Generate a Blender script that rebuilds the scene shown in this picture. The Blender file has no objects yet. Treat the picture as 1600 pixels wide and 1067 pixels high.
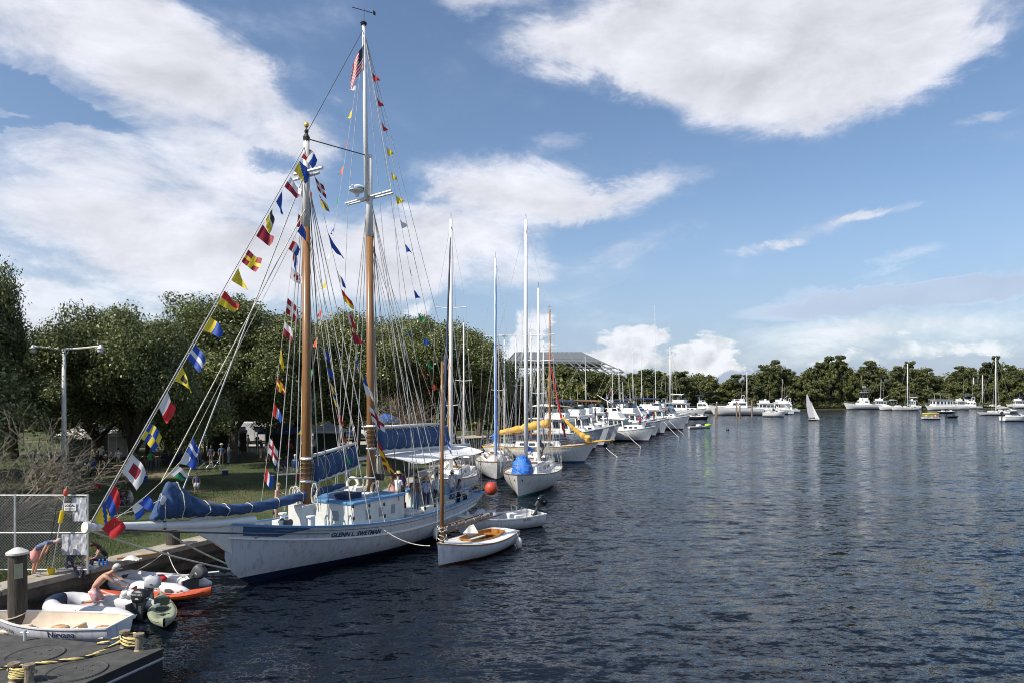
import bpy, bmesh, math, random
import numpy as np
from mathutils import Vector, Matrix
from mathutils.bvhtree import BVHTree
S = bpy.context.scene
COL = S.collection
# ------------------------------------------------------------------ camera
cam_d = bpy.data.cameras.new("camera"); cam = bpy.data.objects.new("camera", cam_d); COL.objects.link(cam)
cam.location = (0, 0, 7.0); cam.rotation_euler = (math.radians(90), 0, 0)
cam_d.sensor_width = 36; cam_d.lens = 36 * 1100 / 1600; cam_d.shift_y = (614 - 533.5) / 1600
cam_d.clip_start = 0.2; cam_d.clip_end = 9000
S.camera = cam
# ------------------------------------------------------------------ exposure
S.view_settings.view_transform = 'Standard'; S.view_settings.look = 'None'
S.view_settings.exposure = 0.2; S.view_settings.gamma = 1.0; S.view_settings.use_curve_mapping = False
S.cycles.max_bounces = 6; S.cycles.diffuse_bounces = 3; S.cycles.glossy_bounces = 3
S.cycles.transmission_bounces = 4; S.cycles.transparent_max_bounces = 6; S.cycles.sample_clamp_indirect = 4
S.cycles.use_adaptive_sampling = True; S.cycles.use_denoising = True; S.cycles.filter_width = 1.0
# ------------------------------------------------------------------ sun
SUN = Vector((-0.76, -0.50, 0.88)).normalized()
sl = bpy.data.lights.new("sun", 'SUN'); sl.energy = 5.0; sl.angle = math.radians(0.5); sl.color = (1, .94, .84)
so = bpy.data.objects.new("sun", sl); COL.objects.link(so); so.rotation_euler = SUN.to_track_quat('Z', 'Y').to_euler()
# ------------------------------------------------------------------ world
W = bpy.data.worlds.new("World"); S.world = W; W.use_nodes = True
nt = W.node_tree; N = nt.nodes; LK = nt.links; N.clear()
def nd(t, **k):
    n = N.new(t)
    for a, b in k.items(): setattr(n, a, b)
    return n
def mth(op, a, b=None, c=None, clamp=False):
    n = nd('ShaderNodeMath', operation=op); n.use_clamp = clamp
    for i, v in enumerate((a, b, c)):
        if v is None: continue
        if isinstance(v, (int, float)): n.inputs[i].default_value = v
        else: LK.new(v, n.inputs[i])
    return n.outputs[0]
def build_world():
    out = nd('ShaderNodeOutputWorld'); mix = nd('ShaderNodeMixShader')
    bs = nd('ShaderNodeBackground'); bc = nd('ShaderNodeBackground')
    sky = nd('ShaderNodeTexSky', sky_type='NISHITA', sun_disc=False)
    sky.sun_elevation = math.asin(SUN.z); sky.sun_rotation = math.atan2(SUN.x, SUN.y)
    sky.altitude = 50; sky.air_density = 1.0; sky.dust_density = 1.2; sky.ozone_density = 3.2
    LK.new(sky.outputs[0], bs.inputs[0]); bs.inputs[1].default_value = 0.125
    tc = nd('ShaderNodeTexCoord'); sep = nd('ShaderNodeSeparateXYZ'); LK.new(tc.outputs['Generated'], sep.inputs[0])
    az = mth('ARCTAN2', sep.outputs[0], sep.outputs[1]); el = mth('ARCSINE', sep.outputs[2])
    # domain warp so that cloud outlines are ragged
    def noise(scale, detail, rough, vec, dist=0.0):
        n = nd('ShaderNodeTexNoise'); n.inputs['Scale'].default_value = scale; n.inputs['Detail'].default_value = detail
        n.inputs['Roughness'].default_value = rough; n.inputs['Distortion'].default_value = dist
        LK.new(vec, n.inputs['Vector']); return n
    st = nd('ShaderNodeMapping'); LK.new(tc.outputs['Generated'], st.inputs[0]); st.inputs['Scale'].default_value = (1, 1, 2.1)
    st.inputs['Rotation'].default_value = (0, math.radians(6), 0)
    w1 = noise(7, 10, .68, st.outputs[0], .5)
    wsep = nd('ShaderNodeSeparateColor'); LK.new(w1.outputs['Color'], wsep.inputs[0])
    azw = mth('ADD', az, mth('MULTIPLY', mth('SUBTRACT', wsep.outputs[0], .5), .16))
    elw = mth('ADD', el, mth('MULTIPLY', mth('SUBTRACT', wsep.outputs[1], .5), .07))
    comb = nd('ShaderNodeCombineXYZ'); LK.new(azw, comb.inputs[0]); LK.new(elw, comb.inputs[1])
    def field(blobs):
        acc = None
        for (px, py, rx, ry, rot, amp) in blobs:
            d = Vector((px - 800, 1100, 614 - py)); a0 = math.atan2(d.x, d.y); e0 = math.asin(d.z / d.length)
            k = 1 / d.length
            m = nd('ShaderNodeMapping'); m.vector_type = 'TEXTURE'; LK.new(comb.outputs[0], m.inputs[0])
            m.inputs['Location'].default_value = (a0, e0, 0); m.inputs['Rotation'].default_value = (0, 0, math.radians(rot))
            m.inputs['Scale'].default_value = (rx * k, ry * k, 1)
            ln = nd('ShaderNodeVectorMath', operation='DOT_PRODUCT'); LK.new(m.outputs[0], ln.inputs[0]); LK.new(m.outputs[0], ln.inputs[1])
            v = mth('MULTIPLY', mth('SUBTRACT', 1.0, ln.outputs['Value'], clamp=True), amp)
            acc = v if acc is None else mth('ADD', acc, v)
        return acc
    hi = [ # wide soft clouds: px, py, rx, ry, rotation, amount
        (120, 40, 330, 120, -8, .9), (330, 160, 260, 110, -30, .9), (220, 300, 330, 130, -8, .95), (90, 390, 380, 110, 0, .75),
        (500, 205, 75, 55, 0, .6), (430, 430, 330, 80, 4, .6), (60, 500, 260, 60, 0, .6), (470, 50, 150, 90, 10, .34), (560, 405, 190, 95, 0, .6), (20, 138, 190, 34, -12, -1.5), (430, 250, 60, 20, 0, -.5), (20, 195, 90, 14, 10, -.6),
        (1150, 15, 430, 130, 0, 1.2), (1230, 110, 300, 120, -4, 1.2), (1110, 100, 270, 105, -14, .6), (1440, 60, 220, 100, 25, .9), (860, 75, 150, 45, -5, .5),
        (740, -5, 130, 32, 0, .7),
        (800, 290, 190, 58, -8, .95), (760, 345, 160, 70, 0, .8), (990, 305, 150, 34, 12, .7), (868, 220, 60, 26, 0, .5),
        (890, 425, 190, 48, 8, .55), (1010, 372, 100, 30, 16, .45), (690, 400, 180, 80, 0, .7), (905, 470, 100, 22, 0, .3),
        (1295, 352, 110, 28, 12, .75), (1205, 385, 100, 15, 2, .5), (1390, 322, 70, 12, 8, .5), (1406, 408, 70, 14, 12, .6), (1530, 187, 55, 13, 0, .55),
        (1590, 440, 110, 28, 5, .5), (1490, 500, 330, 40, 2, .42), (1350, 530, 420, 40, 0, .35), (990, 505, 200, 20, 0, .2)]
    lo = [ # small heaped clouds low over the trees
        (985, 548, 72, 40, 0, 1.0), (1022, 528, 40, 22, 0, .7), (940, 568, 60, 26, 0, .9), (1110, 550, 60, 30, 0, 1.0), (1085, 575, 60, 26, 0, .8), (1150, 572, 40, 18, 0, .8),
        (828, 515, 46, 46, 0, .8), (815, 560, 60, 40, 0, .8), (655, 485, 50, 26, 0, .55), (1395, 528, 46, 12, 0, .6), (1400, 555, 120, 22, 0, .55),
        (1560, 545, 90, 20, 0, .5), (1260, 560, 60, 16, 0, .5)]
    dark = [(1390, 470, 290, 28, 2, 1.0), (1500, 455, 160, 20, 4, .6), (1350, 452, 120, 12, 0, .4)]
    nz = noise(5.5, 10, .64, st.outputs[0], .35)
    f1 = field(hi)
    # elsewhere in the sky the same broken cover goes on
    far = nd('ShaderNodeMapRange', interpolation_type='SMOOTHSTEP'); LK.new(mth('ABSOLUTE', az), far.inputs[0])
    far.inputs[1].default_value = .68; far.inputs[2].default_value = .95; far.inputs[3].default_value = 0; far.inputs[4].default_value = .42
    up = nd('ShaderNodeMapRange', interpolation_type='SMOOTHSTEP'); LK.new(el, up.inputs[0])
    up.inputs[1].default_value = .52; up.inputs[2].default_value = .75; up.inputs[3].default_value = 0; up.inputs[4].default_value = .42
    base = mth('MAXIMUM', far.outputs[0], up.outputs[0])
    n2 = noise(2.2, 5, .55, st.outputs[0])
    base = mth('MULTIPLY', base, mth('MULTIPLY', n2.outputs[0], 1.9))
    d1 = mth('ADD', mth('ADD', f1, base), mth('MULTIPLY', mth('SUBTRACT', nz.outputs[0], .5), 1.7))
    mr = nd('ShaderNodeMapRange', interpolation_type='SMOOTHSTEP'); LK.new(d1, mr.inputs[0])
    mr.inputs[1].default_value = -.03; mr.inputs[2].default_value = 1.2; mr.inputs[4].default_value = .96
    # heaped clouds
    bl = noise(30, 6, .55, tc.outputs['Generated'])
    d2 = mth('ADD', field(lo), mth('MULTIPLY', mth('SUBTRACT', bl.outputs[0], .5), 1.1))
    mr2 = nd('ShaderNodeMapRange', interpolation_type='SMOOTHSTEP'); LK.new(d2, mr2.inputs[0])
    mr2.inputs[1].default_value = .26; mr2.inputs[2].default_value = .72; mr2.inputs[4].default_value = .85
    d3 = mth('ADD', field(dark), mth('MULTIPLY', mth('SUBTRACT', nz.outputs[0], .5), .9))
    mr3 = nd('ShaderNodeMapRange', interpolation_type='SMOOTHSTEP'); LK.new(d3, mr3.inputs[0])
    mr3.inputs[1].default_value = .2; mr3.inputs[2].default_value = .75; mr3.inputs[4].default_value = .75
    # light on the clouds: tops lighter than the parts below them
    off = nd('ShaderNodeVectorMath', operation='ADD'); LK.new(st.outputs[0], off.inputs[0]); off.inputs[1].default_value = (-.02, 0, .06)
    nzo = noise(5.5, 6, .55, off.outputs[0], .15)
    sh = mth('MULTIPLY', mth('SUBTRACT', nz.outputs[0], nzo.outputs[0]), .75)
    thick = nd('ShaderNodeMapRange'); LK.new(d1, thick.inputs[0]); thick.inputs[1].default_value = .7; thick.inputs[2].default_value = 2.2
    thick.inputs[3].default_value = 0; thick.inputs[4].default_value = .13
    offb = nd('ShaderNodeVectorMath', operation='ADD'); LK.new(tc.outputs['Generated'], offb.inputs[0]); offb.inputs[1].default_value = (-.008, 0, .014)
    blo = noise(30, 4, .5, offb.outputs[0])
    shb = mth('MULTIPLY', mth('MULTIPLY', mth('SUBTRACT', bl.outputs[0], blo.outputs[0]), 1.0), mr2.outputs[0])
    val = mth('ADD', mth('SUBTRACT', mth('ADD', .86, sh), thick.outputs[0]), shb)
    val = mth('MINIMUM', mth('MAXIMUM', val, .62), .95)
    val = mth('MULTIPLY', val, .93)
    cc = nd('ShaderNodeMix', data_type='RGBA', blend_type='MULTIPLY'); cc.inputs[0].default_value = 1
    cv = nd('ShaderNodeCombineColor'); [LK.new(val, cv.inputs[i]) for i in range(3)]
    LK.new(cv.outputs[0], cc.inputs[6]); cc.inputs[7].default_value = (.95, .96, 1.04, 1)
    dk = nd('ShaderNodeMix', data_type='RGBA'); LK.new(mr3.outputs[0], dk.inputs[0]); LK.new(cc.outputs[2], dk.inputs[6]); dk.inputs[7].default_value = (.36, .44, .62, 1)
    hm = nd('ShaderNodeMix', data_type='RGBA'); LK.new(mth('SUBTRACT', 1.0, mth('MULTIPLY', mth('MAXIMUM', mr.outputs[0], mth('MAXIMUM', mr2.outputs[0], mr3.outputs[0])), 1.5), clamp=True), hm.inputs[0]); LK.new(dk.outputs[2], hm.inputs[6]); hm.inputs[7].default_value = (.33, .42, .61, 1)
    LK.new(hm.outputs[2], bc.inputs[0]); bc.inputs[1].default_value = 1.0
    # pale band towards the horizon
    hz = nd('ShaderNodeMapRange', interpolation_type='SMOOTHSTEP'); LK.new(el, hz.inputs[0])
    hz.inputs[1].default_value = -.02; hz.inputs[2].default_value = .30; hz.inputs[3].default_value = .7; hz.inputs[4].default_value = 0
    fac = mth('MAXIMUM', mth('MAXIMUM', mr.outputs[0], mr2.outputs[0]), mth('MAXIMUM', mr3.outputs[0], hz.outputs[0]))
    LK.new(fac, mix.inputs[0]); LK.new(bs.outputs[0], mix.inputs[1]); LK.new(bc.outputs[0], mix.inputs[2]); LK.new(mix.outputs[0], out.inputs[0])
build_world()
W.cycles.sampling_method = 'MANUAL'; W.cycles.sample_map_resolution = 512

# ------------------------------------------------------------------ materials
def mat(name, c, rough=.6, metal=0, var=.12, vscale=3.0, bump=0, bscale=30, spec=.5, coat=0, stretch=None, c2=None, dirt=0):
    m = bpy.data.materials.new(name); m.use_nodes = True; t = m.node_tree; n = t.nodes; l = t.links
    b = n['Principled BSDF']; b.inputs['Roughness'].default_value = rough; b.inputs['Metallic'].default_value = metal
    b.inputs['Specular IOR Level'].default_value = spec
    if coat: b.inputs['Coat Weight'].default_value = coat
    tc = n.new('ShaderNodeTexCoord'); mp = n.new('ShaderNodeMapping'); l.new(tc.outputs['Object'], mp.inputs[0])
    if stretch: mp.inputs['Scale'].default_value = stretch
    nz = n.new('ShaderNodeTexNoise'); nz.inputs['Scale'].default_value = vscale; nz.inputs['Detail'].default_value = 6; nz.inputs['Roughness'].default_value = .65
    l.new(mp.outputs[0], nz.inputs['Vector'])
    cr = n.new('ShaderNodeValToRGB'); e = cr.color_ramp.elements
    a = c2 if c2 else tuple(x * (1 - var * 1.6) for x in c)
    e[0].position = .33; e[0].color = (*a, 1); e[1].position = .68; e[1].color = (*[min(1, x * (1 + (0 if c2 else var))) for x in c], 1)
    l.new(nz.outputs[0], cr.inputs[0]); l.new(cr.outputs[0], b.inputs['Base Color'])
    if bump:
        n2 = n.new('ShaderNodeTexNoise'); n2.inputs['Scale'].default_value = bscale; n2.inputs['Detail'].default_value = 5; l.new(mp.outputs[0], n2.inputs['Vector'])
        bp = n.new('ShaderNodeBump'); bp.inputs['Strength'].default_value = bump; bp.inputs['Distance'].default_value = .02
        l.new(n2.outputs[0], bp.inputs['Height']); l.new(bp.outputs[0], b.inputs['Normal'])
    return m
def hullmat(name, top, boot=(.02, .03, .06), bz=.12, bot=(.05, .02, .02), rough=.28, stripe=None):
    """painted topsides, a boot stripe and bottom paint by height on the hull, with faint rust and scuffs"""
    m = bpy.data.materials.new(name); m.use_nodes = True; t = m.node_tree; n = t.nodes; l = t.links
    b = n['Principled BSDF']; b.inputs['Roughness'].default_value = rough
    tc = n.new('ShaderNodeTexCoord'); sp = n.new('ShaderNodeSeparateXYZ'); l.new(tc.outputs['Object'], sp.inputs[0])
    mp = n.new('ShaderNodeMapping'); mp.inputs['Scale'].default_value = (1.2, 1.2, .25); l.new(tc.outputs['Object'], mp.inputs[0])
    nz = n.new('ShaderNodeTexNoise'); nz.inputs['Scale'].default_value = 5; nz.inputs['Detail'].default_value = 8; nz.inputs['Roughness'].default_value = .7
    l.new(mp.outputs[0], nz.inputs['Vector'])
    cr = n.new('ShaderNodeValToRGB'); e = cr.color_ramp.elements
    e[0].position = .34; e[0].color = (*[x * y for x, y in zip(top, (.72, .66, .57))], 1); e[1].position = .5; e[1].color = (*top, 1)
    l.new(nz.outputs[0], cr.inputs[0])
    cur = cr.outputs[0]
    def band(cur, z0, z1, colr):
        g = n.new('ShaderNodeMath'); g.operation = 'GREATER_THAN'; l.new(sp.outputs[2], g.inputs[0]); g.inputs[1].default_value = z0
        s = n.new('ShaderNodeMath'); s.operation = 'LESS_THAN'; l.new(sp.outputs[2], s.inputs[0]); s.inputs[1].default_value = z1
        p = n.new('ShaderNodeMath'); p.operation = 'MULTIPLY'; l.new(g.outputs[0], p.inputs[0]); l.new(s.outputs[0], p.inputs[1])
        x = n.new('ShaderNodeMix'); x.data_type = 'RGBA'; l.new(p.outputs[0], x.inputs[0]); l.new(cur, x.inputs[6]); x.inputs[7].default_value = (*colr, 1)
        return x.outputs[2]
    cur = band(cur, .03, bz, boot); cur = band(cur, -5, .03, bot)
    if stripe: cur = band(cur, stripe[0], stripe[1], stripe[2])
    l.new(cur, b.inputs['Base Color'])
    n3 = n.new('ShaderNodeTexNoise'); n3.inputs['Scale'].default_value = 1.3; l.new(tc.outputs['Object'], n3.inputs['Vector'])
    bp = n.new('ShaderNodeBump'); bp.inputs['Strength'].default_value = .12; bp.inputs['Distance'].default_value = .05; l.new(n3.outputs[0], bp.inputs['Height']); l.new(bp.outputs[0], b.inputs['Normal'])
    return m
def leafmat(name, cols, rough=.55, trans=.25):
    m = bpy.data.materials.new(name); m.use_nodes = True; t = m.node_tree; n = t.nodes; l = t.links
    b = n['Principled BSDF']; b.inputs['Roughness'].default_value = rough; b.inputs['Specular IOR Level'].default_value = .35
    ge = n.new('ShaderNodeNewGeometry'); oi = n.new('ShaderNodeObjectInfo')
    cr = n.new('ShaderNodeValToRGB'); e = cr.color_ramp.elements
    for i, c in enumerate(cols):
        el = e[i] if i < 2 else e.new(.5)
        el.position = i / (len(cols) - 1) if i < 2 else i / (len(cols) - 1)
    e[0].position = 0
    for i, c in enumerate(cols): e[i].position = i / (len(cols) - 1); e[i].color = (*c, 1)
    l.new(ge.outputs['Random Per Island'], cr.inputs[0])
    hs = n.new('ShaderNodeHueSaturation'); l.new(cr.outputs[0], hs.inputs['Color'])
    mr = n.new('ShaderNodeMapRange'); l.new(oi.outputs['Random'], mr.inputs[0]); mr.inputs[3].default_value = .72; mr.inputs[4].default_value = 1.3; l.new(mr.outputs[0], hs.inputs['Value'])
    mr = n.new('ShaderNodeMapRange'); l.new(oi.outputs['Random'], mr.inputs[0]); mr.inputs[3].default_value = .512; mr.inputs[4].default_value = .485; l.new(mr.outputs[0], hs.inputs['Hue'])
    l.new(hs.outputs[0], b.inputs['Base Color'])
    tr = n.new('ShaderNodeBsdfTranslucent'); l.new(hs.outputs[0], tr.inputs[0]); mx = n.new('ShaderNodeMixShader'); mx.inputs[0].default_value = trans
    l.new(b.outputs[0], mx.inputs[1]); l.new(tr.outputs[0], mx.inputs[2]); l.new(mx.outputs[0], n['Material Output'].inputs[0])
    return m
M = {}
def mk(key, *a, **k): M[key] = mat(key, *a, **k); return M[key]
mk('white', (.78, .78, .76), .35, var=.05); mk('offwhite', (.66, .65, .6), .5, var=.08); mk('grey', (.3, .31, .33), .5)
mk('lightgrey', (.5, .51, .53), .5, var=.08); mk('darkgrey', (.07, .075, .08), .5); mk('black', (.015, .015, .018), .4)
mk('glass', (.02, .03, .04), .06, var=.3, spec=.8); mk('wood', (.29, .155, .06), .35, var=.3, vscale=4, stretch=(6, 6, .5), c2=(.2, .085, .025))
mk('brightwood', (.5, .22, .05), .3, var=.3, vscale=5, c2=(.3, .11, .02)); mk('wornwood', (.3, .22, .15), .7, c2=(.15, .1, .07), vscale=6)
mk('deckblue', (.13, .3, .5), .55, var=.1); mk('trimblue', (.1, .27, .5), .4, var=.05)
mk('canvasblue', (.035, .08, .19), .8, var=.18, vscale=8, bump=.5, bscale=25); mk('tarpblue', (.03, .17, .6), .5, var=.2, vscale=7, bump=.6, bscale=10)
mk('navy', (.012, .025, .07), .6); mk('canvasyellow', (.72, .42, .06), .75, var=.15, bump=.5, bscale=12); mk('canvasgrey', (.16, .16, .15), .8, bump=.5, bscale=12)
mk('canvaswhite', (.72, .72, .7), .8, var=.07, bump=.3, bscale=9); mk('rope', (.62, .58, .48), .8, var=.2); mk('steel', (.6, .61, .62), .3, metal=.9, var=.1)
mk('wire', (.45, .45, .44), .5, var=.2); mk('darkwire', (.06, .06, .06), .6); mk('galv', (.55, .57, .56), .45, metal=.4, var=.15)
mk('concrete', (.42, .38, .31), .85, c2=(.25, .22, .17), vscale=2.2, bump=.5, bscale=14); mk('seawall', (.2, .165, .12), .9, c2=(.07, .055, .04), vscale=1.6, bump=.7, bscale=8)
mk('bark', (.09, .07, .05), .9, c2=(.04, .03, .022), vscale=5, bump=.8, bscale=9, stretch=(2, 2, .4)); mk('twig', (.3, .26, .2), .8, c2=(.16, .13, .1), vscale=8)
mk('pile', (.09, .075, .06), .9, c2=(.03, .025, .02), vscale=4, bump=.8, bscale=12, stretch=(3, 3, .4))
mk('tarmat', (.085, .085, .08), .9, c2=(.04, .04, .038), vscale=3, bump=.5, bscale=60); mk('bargeside', (.018, .019, .022), .6, c2=(.008, .008, .01))
mk('orange', (.55, .09, .03), .4); mk('red', (.6, .02, .025), .6, var=.08); mk('maroon', (.3, .012, .03), .6, var=.08); mk('yellow', (.8, .62, .03), .6, var=.08)
mk('blue', (.02, .08, .42), .6, var=.08); mk('green', (.02, .35, .12), .6); mk('lime', (.4, .8, .03), .4); mk('fwhite', (.78, .78, .78), .7, var=.04)
mk('kayakgreen', (.33, .36, .25), .4, var=.1, c2=(.22, .25, .17)); mk('cream', (.72, .6, .46), .5, var=.08); mk('pvc', (.62, .62, .63), .4, var=.06)
mk('pvcgrey', (.27, .28, .31), .45); mk('brown', (.16, .08, .04), .7); mk('skin', (.5, .27, .18), .55, var=.06); mk('skindark', (.16, .08, .05), .55, var=.06)
mk('hairbrown', (.07, .035, .02), .6); mk('hairgrey', (.4, .38, .35), .7); mk('hairblond', (.4, .25, .1), .6); mk('khaki', (.42, .35, .24), .8); mk('denim', (.12, .2, .34), .8)
mk('tee', (.75, .75, .74), .8); mk('pink', (.75, .32, .3), .8); mk('teal', (.05, .3, .32), .7); mk('purple', (.15, .06, .25), .7); mk('straw', (.6, .48, .28), .8, bump=.4)
mk('trailerwall', (.5, .48, .44), .7, var=.1); mk('roofsteel', (.19, .205, .215), .5, var=.1, metal=.3); mk('tentdark', (.05, .07, .05), .8); mk('sand', (.5, .45, .36), .9, c2=(.34, .29, .22), vscale=.4)
mk('plaid', (.6, .62, .68), .8, c2=(.05, .07, .2), vscale=28); mk('redplaid', (.5, .05, .06), .8, c2=(.65, .6, .6), vscale=11); mk('pattern', (.2, .25, .4), .8, c2=(.02, .03, .08), vscale=20)
mk('cushion', (.7, .55, .3), .8, c2=(.3, .06, .04), vscale=14); mk('stainedsheet', (.75, .76, .8), .7, c2=(.1, .11, .14), vscale=11, stretch=(1, 1, .4))
mk('sailgrey', (.5, .5, .56), .8, var=.1); mk('ballred', (.5, .07, .035), .5, var=.15); mk('rustysteel', (.34, .31, .24), .6, c2=(.16, .1, .06), vscale=9, metal=.2, bump=.4)
for k_ in ('red', 'maroon', 'yellow', 'blue', 'green', 'fwhite'):      # thin bunting lets some light through
    t_ = M[k_].node_tree; b_ = t_.nodes['Principled BSDF']; tr_ = t_.nodes.new('ShaderNodeBsdfTranslucent'); mx_ = t_.nodes.new('ShaderNodeMixShader'); mx_.inputs[0].default_value = .3
    t_.links.new(b_.inputs['Base Color'].links[0].from_socket, tr_.inputs[0]); t_.links.new(b_.outputs[0], mx_.inputs[1]); t_.links.new(tr_.outputs[0], mx_.inputs[2]); t_.links.new(mx_.outputs[0], t_.nodes['Material Output'].inputs[0]); mk('gold', (.7, .45, .08), .3, metal=.6)

# ------------------------------------------------------------------ mesh building
class MB:
    def __init__(s): s.v = []; s.f = []; s.m = []
    def add(s, vs, fs, mi=0):
        o = len(s.v); s.v += [tuple(v) for v in vs]; s.f += [tuple(i + o for i in f) for f in fs]
        s.m += (mi if isinstance(mi, list) else [mi] * len(fs)); return s
    def hexa(s, p, mi=0):   # p: 4 bottom ccw, 4 top ccw
        return s.add(p, [(3, 2, 1, 0), (4, 5, 6, 7), (0, 1, 5, 4), (1, 2, 6, 5), (2, 3, 7, 6), (3, 0, 4, 7)], mi)
    def box(s, c, d, rz=0, mi=0):
        x, y, z = d[0] / 2, d[1] / 2, d[2] / 2; ca, sa = math.cos(rz), math.sin(rz)
        p = []
        for k in (-z, z):
            for a, b in ((-x, -y), (x, -y), (x, y), (-x, y)): p.append((c[0] + a * ca - b * sa, c[1] + a * sa + b * ca, c[2] + k))
        return s.hexa(p, mi)
    def tube(s, pts, r, n=6, mi=0, closed=False):
        pts = [Vector(p) for p in pts]; k = len(pts); rr = r if isinstance(r, (list, tuple)) else [r] * k
        t0 = (pts[1] - pts[0]).normalized(); u = t0.orthogonal().normalized(); vs = []
        for i, p in enumerate(pts):
            if closed: t = (pts[(i + 1) % k] - pts[i - 1]).normalized()
            else: t = (pts[min(i + 1, k - 1)] - pts[max(i - 1, 0)]).normalized()
            u = (u - t * u.dot(t)); u = u.normalized() if u.length > 1e-6 else t.orthogonal().normalized(); w = t.cross(u)
            for j in range(n):
                a = 2 * math.pi * j / n; vs.append(p + (u * math.cos(a) + w * math.sin(a)) * rr[i])
        fs = []
        for i in range(k if closed else k - 1):
            i2 = (i + 1) % k
            for j in range(n): fs.append((i * n + j, i * n + (j + 1) % n, i2 * n + (j + 1) % n, i2 * n + j))
        if not closed: fs.append(tuple(range(n))[::-1]); fs.append(tuple((k - 1) * n + j for j in range(n)))
        return s.add(vs, fs, mi)
    def lathe(s, prof, c=(0, 0, 0), n=12, mi=0):
        vs = []; fs = []
        for r, z in prof:
            for j in range(n): a = 2 * math.pi * j / n; vs.append((c[0] + r * math.cos(a), c[1] + r * math.sin(a), c[2] + z))
        for i in range(len(prof) - 1):
            for j in range(n): fs.append((i * n + j, i * n + (j + 1) % n, (i + 1) * n + (j + 1) % n, (i + 1) * n + j))
        fs.append(tuple(range(n))[::-1]); fs.append(tuple((len(prof) - 1) * n + j for j in range(n)))
        return s.add(vs, fs, mi)
    def ell(s, c, r, n=10, m=6, mi=0, mat=None):
        vs = []; fs = []
        for i in range(m + 1):
            ph = math.pi * i / m
            for j in range(n):
                a = 2 * math.pi * j / n; q = Vector((r[0] * math.sin(ph) * math.cos(a), r[1] * math.sin(ph) * math.sin(a), r[2] * math.cos(ph)))
                if mat: q = mat @ q
                vs.append((c[0] + q.x, c[1] + q.y, c[2] + q.z))
        for i in range(m):
            for j in range(n): fs.append((i * n + j, (i + 1) * n + j, (i + 1) * n + (j + 1) % n, i * n + (j + 1) % n))
        return s.add(vs, fs, mi)
    def grid(s, rows, mi=0, flip=False):
        n = len(rows[0]); vs = [p for r in rows for p in r]; fs = []
        for i in range(len(rows) - 1):
            for j in range(n - 1):
                q = (i * n + j, i * n + j + 1, (i + 1) * n + j + 1, (i + 1) * n + j); fs.append(q[::-1] if flip else q)
        return s.add(vs, fs, mi)
    def build(s, name, mats, parent=None, smooth=False, bevel=0, label=None, merge=True):
        me = bpy.data.meshes.new(name); me.from_pydata(s.v, [], s.f)
        mats = mats if isinstance(mats, (list, tuple)) else [mats]
        for x in mats: me.materials.append(M[x] if isinstance(x, str) else x)
        me.polygons.foreach_set('material_index', s.m)
        if merge or bevel:
            bm = bmesh.new(); bm.from_mesh(me)
            if merge: bmesh.ops.remove_doubles(bm, verts=bm.verts, dist=1e-4)
            if bevel:
                ed = [e for e in bm.edges if len(e.link_faces) == 2 and e.calc_face_angle(0) > .5]
                bmesh.ops.bevel(bm, geom=ed, offset=bevel, segments=2, affect='EDGES', profile=.5, clamp_overlap=True)
            bm.to_mesh(me); bm.free()
        if smooth: me.shade_smooth()
        o = bpy.data.objects.new(name, me); COL.objects.link(o)
        if smooth and smooth != 'all': sharp(me, smooth if isinstance(smooth, float) else .7)
        if parent: o.parent = parent
        if label: o['label'] = label
        return o
def sharp(me, ang):
    try: me.set_sharp_from_angle(angle=ang)
    except Exception: pass
def tag(o, label, cat, group=None, kind=None):
    if label: o['label'] = label
    if cat: o['category'] = cat
    if group: o['group'] = group
    if kind: o['kind'] = kind
    return o
def thing(name, label, cat, loc=(0, 0, 0), rz=0, group=None):
    o = bpy.data.objects.new(name, None); COL.objects.link(o); o.location = loc; o.rotation_euler = (0, 0, rz); o.empty_display_size = .2
    return tag(o, label, cat, group)
def struct(name, mb, m, **k):
    o = mb.build(name, m, **k); o['kind'] = 'structure'; return o
def P(px, py, Y): return Vector(((px - 800) / 1100 * Y, Y, 7 - (py - 614) / 1100 * Y))     # a surveyed point, Y metres away
def P0(px, py, z=0): Y = (7 - z) * 1100 / (py - 614); return Vector(((px - 800) / 1100 * Y, Y, z))
def lerp(a, b, t): return a + (b - a) * t
def sagpts(a, b, sag, n=10):
    a, b = Vector(a), Vector(b); return [a.lerp(b, i / n) - Vector((0, 0, sag * 4 * (i / n) * (1 - i / n))) for i in range(n + 1)]
def line(name, a, b, r=.012, m='rope', parent=None, sag=0, n=4, label=None):
    return MB().tube(sagpts(a, b, sag, 8 if sag else 1), r, n).build(name, m, parent, label=label)
R = random.Random(7)
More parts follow.
